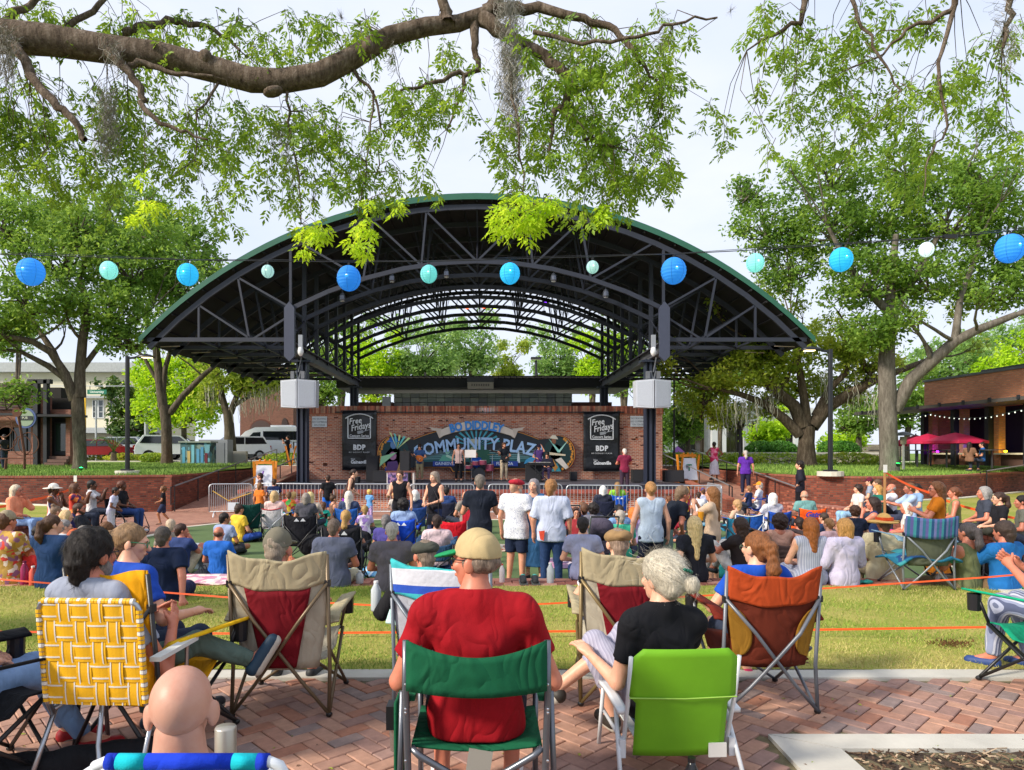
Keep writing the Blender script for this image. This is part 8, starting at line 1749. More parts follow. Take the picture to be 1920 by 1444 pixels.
# yellow camp chair with woman in glasses
camp_chair('golden yellow camp chair with cup holder arms',(wx(262,3.72),3.95,0),-.34,'#d8980c',frame='#1c1c20',arm='#e0b418',top=1.04,w=.58,seat=.42,n=8,sag=.03)
near('woman with green glasses and a low fair ponytail in the golden yellow chair',wx(226,3.95),4.0,.41,-30,shirt='#2048a8',pants='#2c3448',hair='pony',hc='#8a6c4c',sk='b',arms='rest',turn=-.7,nod=.15,glasses='#1c7a50',lean=.05,seat=.42,headk=.98,H=.94)
# man clapping in the webbed lawn chair
def clapj(J):
 J['E'][1]=EL(.37,.10,.10); J['W'][1]=EL(.30,.27,.31); J['E'][0]=EL(-.14,.28,.2); J['W'][0]=EL(.13,.33,.36)
 J['A'][1]=EL(.62,.62,.02); J['K'][1]=EL(.34,.46,.16); J['T'][1]=EL(.72,.66,.14); J['K'][0]=EL(-.05,.48,.06); J['A'][0]=EL(.0,.5,-.3); J['T'][0]=EL(.02,.66,-.35)
near('man with thick dark hair and grey tee clapping in the yellow and white webbed chair',wx(172,3.58),3.58,.38,-8,shirt='#8f96a8',pants='#54675f',hair='mess',hc='#1c1513',sk='f',arms='clap',joints=clapj,glasses=True,turn=-.25,seat=.38,shoes='#1a3a50',H=.97,headk=1.1,girth=.95,res=.011,beard='#8a8480')
t=thing('lawn_chair','folding lawn chair woven of yellow and white webbing on an aluminium frame','chair',(-1.915,3.46,0),-.05)
AL=metal('#a8acb2',.3,.85); hw=.25; zt,zb=.925,.425; yb=lambda z:-.10-(z-.4)*.12
MB().tube([(-hw,yb(.3)+.03,.34),(-hw,yb(zb),zb),(-hw,yb(zt-.04),zt-.04),(-hw+.012,yb(zt),zt-.012),(-hw+.04,yb(zt),zt),(hw-.04,yb(zt),zt),(hw-.012,yb(zt),zt-.012),(hw,yb(zt-.04),zt-.04),(hw,yb(zb),zb),(hw,yb(.3)+.03,.34)],.0125,8).build('back_frame',AL,t,smooth=True)
YW=M('#e0aa08',rough=.55,var=.06,scale=30,bump=.3,bscale=200,kind='webbing'); WW=M('#d6d4cc',rough=.55,var=.04,kind='webbing')
nc,nr=6,5; cw,rh=(2*hw-.03)/nc,(zt-zb+.01)/nr
def strap(horizontal,k):
 m=MB(); nseg=28
 for(o0,o1,mi)in((-.49,.49,0),(-.33,-.25,1),(.25,.33,1)):
  P=[]
  for i in range(nseg+1):
   s=i/nseg; u=s*(nc if horizontal else nr); over=.0045*math.cos(PI*(u-.5+k))if 0<s<1 else 0
   if horizontal:x=-hw+.0+2*hw*s; z0=zb-.005+(k+.5)*rh; row=[(x,yb(z0+o*rh)-over-(.0022 if mi else 0)-.012*math.sin(PI*s),z0+o*rh)for o in(o0,o1)]
   else:z=zb-.02+(zt-zb+.02)*s; x0=-hw+.015+(k+.5)*cw; row=[(x0+o*cw,yb(z)+over-(.0022 if mi else 0)-.012*math.sin(PI*(x0+hw)/(2*hw)),z)for o in(o0,o1)]
   P.append(row)
  m.grid(P[::-1]if horizontal else P,mi=mi,thick=.001)
 m.build('webbing_strap',[YW,WW],t)
for k in range(nr):strap(True,k)
for k in range(nc):strap(False,k)
m=MB()
for i in range(22):
 for s in(-1,1):
  z=zb+i*(zt-.05-zb)/21; m.lathe([(.0155,-.008),(.0155,.008)],(s*hw,yb(z),z),10,mi=i%3==1)
for i in range(26):x=-hw+.03+i*(2*hw-.06)/25; m.lathe([(.0158,-.0075),(.0158,.0075)],(x,yb(zt),zt),10,mi=int(i%3==1),rot=Matrix.Rotation(PI/2,3,'Y'))
m.build('wrap',[YW,WW],t,kind='stuff')
MB().grid([[(x,y,.38-.02*math.sin(PI*(x+.24)/.48))for y in np.linspace(.12,.36,6)]for x in np.linspace(-.24,.24,8)],thick=.006).build('seat',YW,t)
for s in(-1,1):
 MB().tube([(s*hw,.0,.42),(s*(hw+.02),-.22,.02)],.0125,8).build('leg',AL,t,smooth=True); MB().tube([(s*hw,-.05,.36),(s*hw,.36,.38),(s*hw,.40,.02)],.0125,8).build('leg',AL,t,smooth=True)
 MB().box((s*(hw+.03),.13,.62),(.055,.40,.022)).build('armrest',plastic('#cdd0cc',.5),t); MB().tube([(s*(hw+.02),.28,.60),(s*hw,.3,.38)],.011,6).build('arm_post',AL,t)
MB().tube([(.0,-.04,.46),(.01,-.1,.2),(.06,-.16,.04),(.14,-.18,.02),(.27,-.2,.02)],.0125,8).build('rear_stretcher',AL,t,smooth=True)
# black chair and person at the edge with red sneakers
camp_chair('black camp chair with a tall back and black frame',(-2.56,3.36,0),-.6,'#17181c',frame='#18191c',top=.98,w=.58,seat=.44,n=8,arm='#131418')
def ej(J):J['K']=[EL(-.12,.46,.12),EL(.12,.46,.12)]; J['A']=[EL(-.1,.62,-.3),EL(.14,.68,-.3)]; J['T']=[EL(-.1,.80,-.36),EL(.17,.86,-.36)]
near('person in black with pale jeans and red canvas sneakers in the tall black chair',-2.80,3.5,.34,-52,shirt='#1a1b20',pants='#7f9cc4',hair='short',hc='#3a2c24',hat='cap',hatc='#55585e',sk='b',arms='lap',seat=.42,H=.92,lean=-.12,shoes='#a81c24',joints=ej)
# man in tan and green cap, green director chair
def capj(J):
 J['E']=[EL(-.335,.02,.22),EL(.335,.02,.22)]; J['W']=[EL(-.20,.24,.20),EL(.20,.24,.20)]; J['S']=[EL(-.20,-.02,.535),EL(.20,-.02,.535)]
 J['K']=[EL(-.17,.42,.06),EL(.17,.42,.06)]; J['A']=[EL(-.17,.36,-.33),EL(.17,.38,-.33)]; J['T']=[EL(-.2,.5,-.38),EL(.2,.52,-.38)]
cap_man=near('man in a red tee and tan cap with a green bill',wx(892,2.98),2.98,.42,0,shirt='#8f0c18',pants='#1c2030',legs='short',hair='rim',hc='#7c6c60',hat='cap',hatc='#b09c74',hatb='#1f8a56',sk='f',arms='rest',joints=capj,turn=1.08,nod=.02,glasses=True,seat=.42,girth=1.12,res=.0105,hres=.006,H=1.0,shoes='#c8c8cc',headk=1.02,loose=.004)
GR='#0f5236'; t=thing('folding_chair','dark green folding chair with a wide slung back and grey tube frame','chair',(-.04,2.84,0)); GC=cloth(GR); GM=metal('#6c7078',.35,.7); hw=.285
P=[[(x,-.085-.05*math.cos(x/hw*PI/2),z-.045*(1-(x/hw)**2)*(z-.68)/.2-.012*(1-(x/hw)**2))for z in np.linspace(.68,.885,7)]for x in np.linspace(-hw,hw,21)]
MB().grid(P,thick=.008).build('back',GC,t,smooth=True)
m=MB(); [m.tube([(s*(hw-.062),-.075-.01,z)for z in np.linspace(.675,.865,6)],.0022,4)for s in(-1,1)]; m.build('seam',cloth('#0c4028'),t)
MB().grid([[(x,y,.44-.03*math.cos(x/hw*PI/2)*(1-abs(y-.2)))for y in np.linspace(-.02,.42,8)]for x in np.linspace(-.27,.27,11)],thick=.01).build('seat',GC,t,smooth=True)
for s in(-1,1):
 MB().tube([(s*(hw+.004),-.05,.875),(s*(hw+.006),-.05,.66),(s*(hw-.004),-.03,.3),(s*(hw-.01),-.02,0)],.0145,10).build('back_post',GM,t,smooth=True)
 MB().tube([(s*(hw+.02),-.03,.66),(s*(hw+.035),.0,.3),(s*(hw+.04),.02,.0)],.0125,8).build('leg',GM,t,smooth=True)
 MB().tube([(s*.27,-.03,.43),(s*.235,-.04,.40),(-s*.27,-.03,.10)],.0145,10).build('cross_tube',GM,t,smooth=True)
 MB().tube([(s*(hw-.01),.45,.0),(s*(hw-.01),.42,.62)],.0135,8).build('front_post',GM,t,smooth=True)
 MB().grid([[(s*hw+x,y,.64)for y in np.linspace(-.03,.46,5)]for x in(-.03,.03)],thick=.02).build('armrest',GC,t)
 m=MB(); [m.ell((s*(hw+.004),-.067,z),(.006,.004,.006),8,5)for z in(.70,.60,.585,.39,.33)]; m.build('rivet',metal('#c8ccd0',.2,.9),t,kind='stuff')
MB().box((.01,-.02,.36),(.10,.006,.11),rot=Matrix.Rotation(.15,3,'Y')).build('label_tag',plastic('#8f8c84'),t)
MB().grid([[(-.345+.02*u,.0+.3*u,.60-v*.45+.03*u)for v in np.linspace(0,1,7)]for u in np.linspace(0,1,5)],thick=.012).build('side_pouch',GC,t,smooth=True)
b=thing('travel_mug','steel and black travel mug tucked in the green side pouch','mug',(-.385,2.95,.36)); MB().lathe([(.03,0),(.036,.1)],n=14).build('body',metal('#b0b0ac',.25,.9),b); MB().box((0,0,.15),(.085,.085,.1)).build('lid',plastic('#15171a'),b)
# white haired woman in the lime beach chair
def whj(J):
 J['S']=[EL(-.17,-.01,.52),EL(.17,-.01,.52)]; J['E'][0]=EL(-.25,.02,.20); J['W'][0]=EL(-.33,.24,.30); J['E'][1]=EL(.22,.15,.28); J['W'][1]=EL(.0,.33,.25)
 J['K']=[EL(-.22,.42,.30),EL(-.02,.44,.34)]; J['A']=[EL(-.1,.45,-.14),EL(-.42,.52,.02)]; J['T']=[EL(-.12,.6,-.2),EL(-.52,.62,.0)]
wh=near('elderly woman with white hair in a low bun and a black tee',wx(1243,3.6),3.62,.24,12,shirt='#14151a',pants=stripes(['#9a98ac','#a6a4b6','#8f8da2'],60),hair=None,sk='b',arms='lap',joints=whj,turn=.45,seat=.26,H=.98,res=.011,hres=.006,legs='crop',shoes='#2a2620',headk=1.04,girth=1.03)
def whair():
 RH=rotm(0,0,.45); hd=np.array([0,.01,.10+.665]); s=SD(.03).ell((0,-.02,.035),(.104,.118,.108)).ell((.0,-.07,-.03),(.085,.07,.08)).cone((0,-.05,-.04),(0,-.02,-.10),.06,.045).ell((.045,-.155,-.03),(.05,.042,.05),k=.01); s.cut((0,.06,.02),(0,1,-.6))
 V,F=xf(s.mesh(.008,noise=.003,nf=18),RH,hd,1.04); mesh_np('hair',V*.98,F,hairmat('#b5ad9c'),wh); n=3200; idx=rng.integers(0,len(V),n); S0=V[idx]; C=hd+RH@np.array([0,-.02,.03]); out=S0-C; out/=np.linalg.norm(out,axis=1)[:,None]
 bun=hd+RH@np.array([.03,-.13,-.03]); Q=[]; w_=.0004
 for i in range(n):
  p=S0[i]; tgt=bun-p; tgt-=out[i]*(tgt@out[i]); fly=i%30==0; L=.06 if not fly else random.uniform(.04,.09); dirn=tgt/(np.linalg.norm(tgt)+1e-6)if not fly else out[i]*.7+np.array([-.55,.1,random.uniform(-.2,.5)]); prev=None; c=p-out[i]*.002
  for k in range(7):
   c=c+dirn*L/6+(out[i]*.0015 if not fly else rng.normal(0,.003,3)); sd=np.cross(dirn,out[i]); sd=sd/(np.linalg.norm(sd)+1e-9)*w_; cur=(c-sd,c+sd)
   if prev is not None:Q+=[prev[0],prev[1],cur[1],cur[0]]
   prev=cur
 Q=np.array(Q)*.98; mesh_np('loose_strands',Q,np.arange(len(Q)).reshape(-1,4),M('#dcd6c6',rough=.4,bump=0,kind='strand'),wh,smooth=False,kind='stuff')
 m=MB(); [m.ell(tuple((hd+RH@np.array([.05-k*.014,-.150-.006*(2-abs(k-2)),.035+.005*k]))*.98+np.array([0,-.012,0])),(.010,.009,.010),8,6)for k in range(5)]; m.build('hair_clip',plastic('#0f5a48',.2),wh,smooth=True)
whair()
LG=M('#68a60e',rough=.7,var=.10,scale=3,bump=.3,bscale=14,kind='sling'); WF=plastic('#c9cdd2',.35); t=thing('beach_chair','lime green sling beach chair with a white tube frame','chair',(wx(1264,3.46),3.46,0),.05); hw=.265
yb=lambda z:-.06-(z-.15)*.22
P=[]
for x in np.linspace(-1,1,15):
 w_=lambda z:hw*(1 if z>.45 else .86); row=[]
 for z in np.linspace(.14,.70,15):
  zc=z; xx=x*w_(z)
  if z>.62:xx=x*hw*math.sqrt(max(.0,1-((z-.62)/.085)**2*.42))
  row.append((xx,yb(z)-.02*(1-x*x),zc))
 P.append(row)
MB().grid(P,thick=.009).build('back_sling',LG,t,smooth=True)
MB().tube([(-hw-.0,yb(.45)-.012,.452),(0,yb(.45)-.034,.452),(hw,yb(.45)-.012,.452)],.004,4).build('seam',M('#8fb84a',kind='thread'),t)
MB().grid([[(x,y,.24-.04*(1-(x/.23)**2))for y in np.linspace(-.05,.4,6)]for x in np.linspace(-.22,.22,7)],thick=.008).build('seat_sling',stripes(['#1c3a5c','#8ac030','#c8ccd0'],6),t)
for s in(-1,1):
 MB().tube([(s*hw*1.0,yb(.69)+.012,.66),(s*hw*1.0,yb(.45)+.012,.45),(s*hw*.99,-.02,.2),(s*hw*.97,.0,.13)],.0115,8).build('back_tube',WF,t,smooth=True)
 MB().tube([(s*(hw+.02),.34,.36),(s*(hw+.03),.42,.0)],.0115,8).build('leg',WF,t,smooth=True); MB().tube([(s*(hw+.02),.06,.34),(s*(hw+.045),-.16,.0)],.0115,8).build('leg',WF,t,smooth=True)
 MB().tube([(s*(hw+.01),-.04,.2),(s*(hw+.01),.4,.2)],.0105,8).build('side_rail',WF,t,smooth=True)
 MB().grid([[(s*(hw+.02)+x,y,.37+.02*math.sin((y+.1)*6))for y in np.linspace(-.08,.36,9)]for x in(-.025,-.01,.01,.025)],thick=.022).build('armrest',plastic('#d0d4d8',.4),t,smooth=True)
 MB().box((s*(hw+.012),-.03,.17),(.03,.05,.09)).build('hinge',WF,t)
MB().box((.19,-.085,.17),(.09,.008,.07)).build('label_tag',plastic('#d8d8d2'),t)
bottle('black cap and loop of a water bottle under the lime chair',wx(1297,3.1),3.1,.0,'#1c1e22',h=.26,r=.04,cap='#101114')
# bald man and striped chair at the bottom edge
def bj(J):J['hd']=EL(0,.0,.762)
near('bald man seen from behind close to the camera',wx(334,1.6),1.62,.255,-6,shirt='#c8ccd4',pants='#3a3f50',hair=None,sk='#bf8f7c',arms='lap',girth=1.35,seat=.3,H=1.02,turn=.34,res=.012,hres=.005,headk=.90,joints=bj)
t=thing('beach_chair','blue and turquoise striped beach chair top with a white tube','chair',(wx(352,1.42),1.42,0)); hw=.19; zt=CAMZ-578/FPX*1.42
MB().tube([(-hw-.03,.03,.3),(-hw-.02,.01,zt-.05),(-hw,0,zt-.008),(-hw+.02,0,zt),(hw-.02,0,zt),(hw,0,zt-.008),(hw+.02,.01,zt-.05),(hw+.03,.03,.3)],.012,10).build('frame',plastic('#cfd3da',.3),t,smooth=True)
for a,b_,c in((-.168,-.145,'#1432a8'),(-.145,-.085,'#10a8b8'),(-.085,.095,'#1236b8'),(.095,.145,'#10a8b8'),(.145,.168,'#1432a8')):MB().lathe([(.0165,a),(.0165,b_)],(0,0,zt),12,rot=Matrix.Rotation(PI/2,3,'Y')).build('sleeve',cloth(c),t,smooth=True)
MB().grid([[(x,-.004,z)for z in np.linspace(.3,zt-.012,6)]for x in np.linspace(-.165,.165,8)],thick=.006).build('sling',stripes(['#1432a8','#10a8b8','#d0d4da','#10a8b8'],9),t)
for s in(-1,1):MB().tube([(s*.22,.03,.3),(s*.24,-.2,0)],.012,8).build('leg',plastic('#cfd3da',.3),t); MB().tube([(s*.22,.03,.3),(s*.22,.5,.28),(s*.22,.55,0)],.012,8).build('leg',plastic('#cfd3da',.3),t)
b=thing('steel_tumbler','brushed steel tumbler beside the bald head','tumbler',(wx(423,2.35),2.35,.50)); MB().lathe([(.033,-.2),(.036,0),(.036,.195),(.033,.2)],n=20).build('body',metal('#b4aea4',.35,.7),b,smooth=True); MB().box((0,0,-.35),(.3,.3,.3)).build('crate_stand',plastic('#2a2a2e'),b)
# folded black chair bag on the ground
b=thing('chair_bag','black nylon folding chair bag lying on the bricks','bag',(wx(140,3.4),3.45,0)); V,F=SD(.04).cone((-.3,-.1,.07),(.26,.12,.08),.085,.075).ell((-.32,-.12,.06),(.12,.1,.06)).mesh(.012,noise=.008,nf=9); mesh_np('fabric',V,F,cloth('#16171b'),b)
# green chair and person in plaid at the edge
camp_chair('emerald green camp chair with black trim at the edge of the plaza',(3.95,4.75,0),.32,'#0f8a68',frame='#18191c',arm='#0f9a72',top=.95,w=.62,seat=.42,n=8,trim='#101214')
def rj(J):J['K']=[EL(-.14,.44,.12),EL(.1,.44,.12)]; J['A']=[EL(-.14,.50,-.30),EL(.1,.36,-.30)]; J['T']=[EL(-.18,.64,-.36),EL(.08,.5,-.36)]; J['W']=[EL(-.1,.40,.42),EL(-.03,.38,.42)]; J['E']=[EL(-.24,.16,.26),EL(.18,.2,.26)]
near('person in plaid trousers and blue slip-on shoes clapping in the emerald chair',4.22,4.85,.38,25,shirt='#5a2c6a',pants=stripes(['#5c6480','#9aa0b8','#4a5270','#8088a4','#b0b4c4'],22),hair='bob',hc='#8a7c70',sk='f',arms='clap',joints=rj,seat=.40,shoes='#1c3a74')
b=thing('jacket','emerald green jacket draped over the chair side','jacket',(3.78,4.42,0)); MB().grid([[(-.02+.30*u+.03*math.sin(v*6),-.02-.05*math.sin(u*9+v*3),.62-v*(.5-.16*u))for v in np.linspace(0,1,10)]for u in np.linspace(0,1,12)],thick=.012).build('fabric',cloth('#0c8a66'),b,smooth=True)
# chair with a striped towel at the ledge
t=camp_chair('grey framed camp chair with blue green striped towels on back and seat',(wx(1728,8.3),8.42,.0),-.08,'#5f6454',frame='#8a9098',top=.88,w=.58,n=6,arm='#8ab0c8')
MB().grid([[(x,-.345-.10*math.cos(x*5.2)-(z-.66)*.1,z-.03*math.cos(x*5.2))for z in np.linspace(.66,.90,7)]for x in np.linspace(-.3,.3,13)],thick=.02).build('towel',stripes(['#2c6a88','#5a5a9a','#3a8a98','#1c4a78','#6a70a8'],7),t,smooth=True)
MB().grid([[(x,y,.40+.03*math.sin(x*14+y*9)-.12*max(0,abs(x)-.24)*4)for y in np.linspace(-.34,.26,9)]for x in np.linspace(-.36,.36,15)],thick=.025).build('towel',multi(['#1c7090','#2c88a8','#1c4a80','#3a98a0'],5),t,smooth=True)
# paper lanterns on a wire
def zigl(r,n=18):
 return[(max(.004,r*math.sin(PI*(.06+.88*j/n))*(1.0 if j%2 else .965)),-r*1.07*math.cos(PI*(.06+.88*j/n)))for j in range(n+1)]
def lantern(px,py,dpx,col,label,d=9.0,em=.42):
 x,y,z=W(px,py,d); r=dpx/2*d/FPX; t=thing('paper_lantern',label,'lantern',(x,y,z),group='paper lanterns on the wire')
 key=('lan',col)
 if key not in _MC:
  m,nt,b=new_mat('lantern_paper'); c=hx(col); b.inputs['Base Color'].default_value=(*c,1); b.inputs['Roughness'].default_value=.7
  tr=nt.nodes.new('ShaderNodeBsdfTranslucent'); tr.inputs['Color'].default_value=(*mul(c,1.2),1); ms=nt.nodes.new('ShaderNodeMixShader'); ms.inputs[0].default_value=.5
  nt.links.new(b.outputs[0],ms.inputs[1]); nt.links.new(tr.outputs[0],ms.inputs[2]); nt.links.new(ms.outputs[0],nt.nodes['Material Output'].inputs[0]); b.inputs['Emission Color'].default_value=(*c,1); b.inputs['Emission Strength'].default_value=em; _MC[key]=m
 MB().lathe(zigl(r,22),n=28).build('shade',_MC[key],t)
 m=MB()
 for k in range(3):a=k*PI/3+px; m.tube([(math.cos(a)*math.sin(q)*r*1.004,math.sin(a)*math.sin(q)*r*1.004,-math.cos(q)*r*1.07)for q in np.linspace(.2,2*PI-.2,25)],.0016,3)
 m.build('wire_rib',plastic('#1c4a80'),t)
 MB().ell((.0,-r*.93,.01*r),(r*.13,r*.06,r*.13),8,6).build('bulb',glow('#fff0d0',1.6),t)
 MB().tube([(0,0,r*.97),(0,0,r+.035)],.006,5).build('hook',plastic('#1a1a1e'),t); MB().lathe([(.012,r+.02),(.012,r+.05)],n=6).build('socket',plastic('#1a1a1e'),t); return(x,y,z+r+.045)
Ls=[(58,510,48,'#3c9be0','large blue paper lantern at the end of the row over the oak'),(204,507,32,'#9fe0dc','pale mint paper lantern between the blue and the turquoise ones'),(352,515,39,'#3cc0e8','turquoise paper lantern just before the roof edge'),(502,509,23,'#b0d0d0','small pale lantern in front of the roof edge'),(654,522,45,'#3490d8','large deep blue lantern in front of the dark canopy beside yellow green leaves'),(804,514,32,'#7fd0d0','pale aqua lantern at the arch, next before the middle turquoise one'),(956,513,38,'#3cc0e8','turquoise lantern at the middle of the arch'),(1111,501,23,'#b0d4d0','small pale lantern between the turquoise and the big blue'),(1263,508,47,'#3898dc','large blue lantern before the far pointed plate'),(1416,493,33,'#9fe4e0','pale mint lantern beside the roof edge and green tree'),(1577,487,42,'#3cc4ea','turquoise lantern against the tall oak'),(1737,468,26,'#dff0ee','small white lantern beside the black box on the wire'),(1894,466,50,'#3c9fe6','large blue lantern furthest along the wire by the picture edge')]
tops=[lantern(*a[:4],a[4])for a in Ls]
t=thing('lantern_wire','pair of thin black wires carrying the paper lanterns across the square','wire',(0,9,4.2))
tp=[W(-120,476,9)]+tops+[W(2040,420,9)]
MB().tube([(x,y,z+.01)for x,y,z in tp],.006,4).build('wire',plastic('#101014'),t,w=True); MB().tube([(x,y+.05,z+.04+.01*math.sin(x*2))for x,y,z in tp],.004,4).build('wire',plastic('#101014'),t,w=True)
b=thing('wire_box','small black junction case riding on the lantern wire','junction box',W(1781,444,9)); MB().box((0,0,0),(.17,.05,.05)).build('case',plastic('#131316'),b); MB().tube([(-.4,0,-.03),(.4,0,.03)],.006,4).build('cable',plastic('#131316'),b)
# overhanging oak limb with leaves near the camera
LF_NEAR=leafmat('#4c6c1c','#74962a','#9cb83e',.45,3.0); LF_YGREEN=leafmat('#8aac1c','#aacc28','#cce044',.5,4.0)
BARK_N=barkmat('#3a3028','#6c5e52','#978a7e',9)
oak=thing('overhanging_oak','old oak whose long mossy limb hangs across the top of the view','tree',(-7.2,5.0,0))
MB().tube([(-7.2,5.0,-.05),(-7.15,5.0,.6),(-7.1,5.0,2.2),(-6.9,5.1,4.0),(-6.7,5.2,6.5)],[.62,.45,.42,.40,.28],16).build('trunk',BARK_N,oak,smooth=True,w=True)
D0=6.0
main=[(-7.0,5.05,4.2,.26)]+[(a_,b_,c_,r_*.66)for a_,b_,c_,r_ in px_limb([(-120,40,5.7,.215),(0,68,5.8,.205),(90,75,5.8,.19),(200,92,5.9,.175),(300,105,5.9,.17),(400,130,6.0,.165),(470,150,6.0,.158),(530,152,6.0,.15),(600,140,6.0,.15),(660,110,6.1,.14),(730,68,6.2,.125),(800,50,6.2,.118),(860,44,6.3,.11),(920,22,6.3,.09)],6)]
lb_=MB(); lb_.tube([q[:3]for q in main],[q[3]for q in main],18,cap=False); lb_.ell(W(512,172,5.9),(.09,.07,.04),10,6,rot=Matrix.Rotation(-.25,3,'Y'))
for px,py in((385,106),(690,88)):lb_.ell(W(px,py,5.9),(.06,.05,.06),8,6)
lb_.build('limb',BARK_N,oak,smooth=True,w=True)
subs=[[(910,25,6.3,.075),(960,18,6.3,.055),(1010,15,6.2,.045),(1080,30,6.1,.036),(1140,50,6.1,.03),(1180,85,6.0,.024),(1205,120,6.0,.016),(1235,160,6.0,.01)],[(905,35,6.3,.075),(960,70,6.2,.06),(1010,100,6.2,.05),(1055,130,6.1,.046),(1072,165,6.1,.04),(1060,195,6.1,.034),(1038,210,6.1,.026),(1035,260,6.0,.016),(1030,300,6.0,.008)],[(1055,200,6.1,.03),(1080,235,6.0,.024),(1110,262,6.0,.018),(1150,275,5.9,.01)],[(890,40,6.3,.05),(892,90,6.2,.03),(900,132,6.2,.024),(860,138,6.2,.022),(800,160,6.1,.016),(750,170,6.1,.01)],[(870,140,6.2,.02),(868,180,6.2,.014),(840,240,6.1,.008)],[(840,45,6.2,.07),(835,15,6.2,.05),(820,-40,6.2,.04)],[(920,20,6.3,.07),(935,-10,6.3,.06),(960,-60,6.3,.05)],[(20,70,5.8,.05),(45,110,5.6,.04),(60,145,5.5,.036),(100,190,5.4,.034),(135,225,5.4,.03),(160,262,5.4,.02)],[(205,100,5.8,.05),(235,130,5.7,.035),(265,165,5.7,.03),(265,195,5.7,.024),(290,225,5.6,.02),(340,245,5.6,.014),(390,262,5.6,.008)],[(240,130,5.8,.03),(265,118,5.8,.026),(330,138,5.8,.02),(400,143,5.8,.01)],[(230,60,6.2,.04),(290,45,6.3,.035),(340,38,6.4,.03),(400,52,6.4,.02),(450,95,6.3,.012)],[(110,60,6.2,.03),(170,20,6.3,.026),(230,-20,6.4,.02)],[(0,45,6.2,.04),(60,10,6.3,.03),(120,-30,6.4,.02)],[(1000,60,6.0,.02),(1090,80,5.9,.016),(1200,70,5.8,.014),(1260,45,5.8,.012),(1345,33,5.8,.008)],[(1520,-40,5.6,.03),(1500,40,5.6,.02),(1440,70,5.6,.012),(1400,95,5.6,.006)],[(1800,-40,5.5,.03),(1785,20,5.5,.022),(1700,55,5.6,.014),(1640,110,5.6,.008)],[(1790,10,5.5,.02),(1760,120,5.5,.014),(1775,240,5.5,.01),(1740,300,5.5,.006),(1730,370,5.5,.004)],[(1580,-40,5.5,.02),(1610,30,5.5,.014),(1650,110,5.5,.01),(1690,170,5.5,.006)],[(1900,-40,5.3,.03),(1890,30,5.3,.02),(1880,90,5.3,.012)],[(650,112,6.1,.02),(700,180,6.1,.012),(720,260,6.1,.008),(700,350,6.1,.004)],[(540,160,6,.014),(545,250,6,.009),(560,330,6,.006),(565,420,6,.004)],[(700,170,6.1,.01),(690,300,6,.007),(672,400,6,.004)],[(950,110,6.1,.016),(975,260,6,.01),(985,400,6,.005)],[(420,145,6,.014),(370,210,5.9,.008),(365,300,5.9,.004)]]
far_root=Vector((3.6,6.6,7.4))
MB_=MB(); anchors=[]
for sb in subs:
 q=px_limb(sb,6); ns=[]
 for i in range(len(q)-1):
  for k in range(4):
   s=k/4; w_=.011*(0 if k==0 and i==0 else 1); ns.append(tuple(q[i][j]*(1-s)+q[i+1][j]*s+(random.gauss(0,w_)if j<3 else 0)for j in range(4)))
 ns.append(q[-1]); MB_.tube([a[:3]for a in ns],[a[3]for a in ns],7,cap=False); anchors+=[a[:3]for a in ns]
anchors+=[q[:3]for q in main[1:]]
# the boughs that enter from above join a second limb outside the view
for a,b_ in(((1520,-40,5.6),.03),((1800,-40,5.5),.035),((1580,-40,5.5),.03),((1900,-40,5.3),.035),((820,-40,6.2),.045),((960,-60,6.3),.05)):
 p=Vector(W(*a)); MB_.tube([p,p+Vector((-.2,.3,.8)),Vector((p.x*.4-1.2,6.4,7.2)),Vector((-6.75,5.2,6.0))],[b_,b_*1.4,b_*2,.16],7,cap=False)
MB_.build('branch',BARK_N,oak,smooth=True,w=True)
AN=np.array(anchors)
# leaf areas: (px, py, rx, ry, how many sprays)
areas=[(60,20,120,40,34),(330,35,150,35,44),(560,60,140,50,56),(740,30,80,40,16),(120,200,150,90,88),(40,260,70,70,34),(300,220,110,80,60),(180,300,110,60,40),(430,230,90,80,44),(560,240,80,70,40),(690,230,100,90,56),(780,180,70,60,30),(840,120,60,60,20),(270,90,60,40,16),(400,340,70,40,16),(560,330,60,50,18),(690,330,70,50,26),(800,330,30,40,5),(1020,60,80,50,34),(1130,70,80,60,40),(1230,60,60,60,26),(1100,150,90,60,54),(1220,160,60,70,34),(980,220,60,80,26),(1080,260,90,70,66),(1190,270,80,60,44),(1120,330,80,50,30),(1240,330,40,40,14),(1340,230,24,50,8),(960,320,30,50,10),(1460,40,60,50,19),(1560,60,90,60,29),(1650,30,70,50,16),(1540,160,90,60,29),(1640,170,90,60,27),(1470,230,50,50,10),(1740,190,70,60,21),(1820,150,70,70,19),(1880,60,50,60,14),(1760,30,60,40,9),(1720,260,60,30,9),(1850,240,50,30,7),(1590,250,60,30,7),(1700,330,60,40,7),(1420,170,24,40,4)]
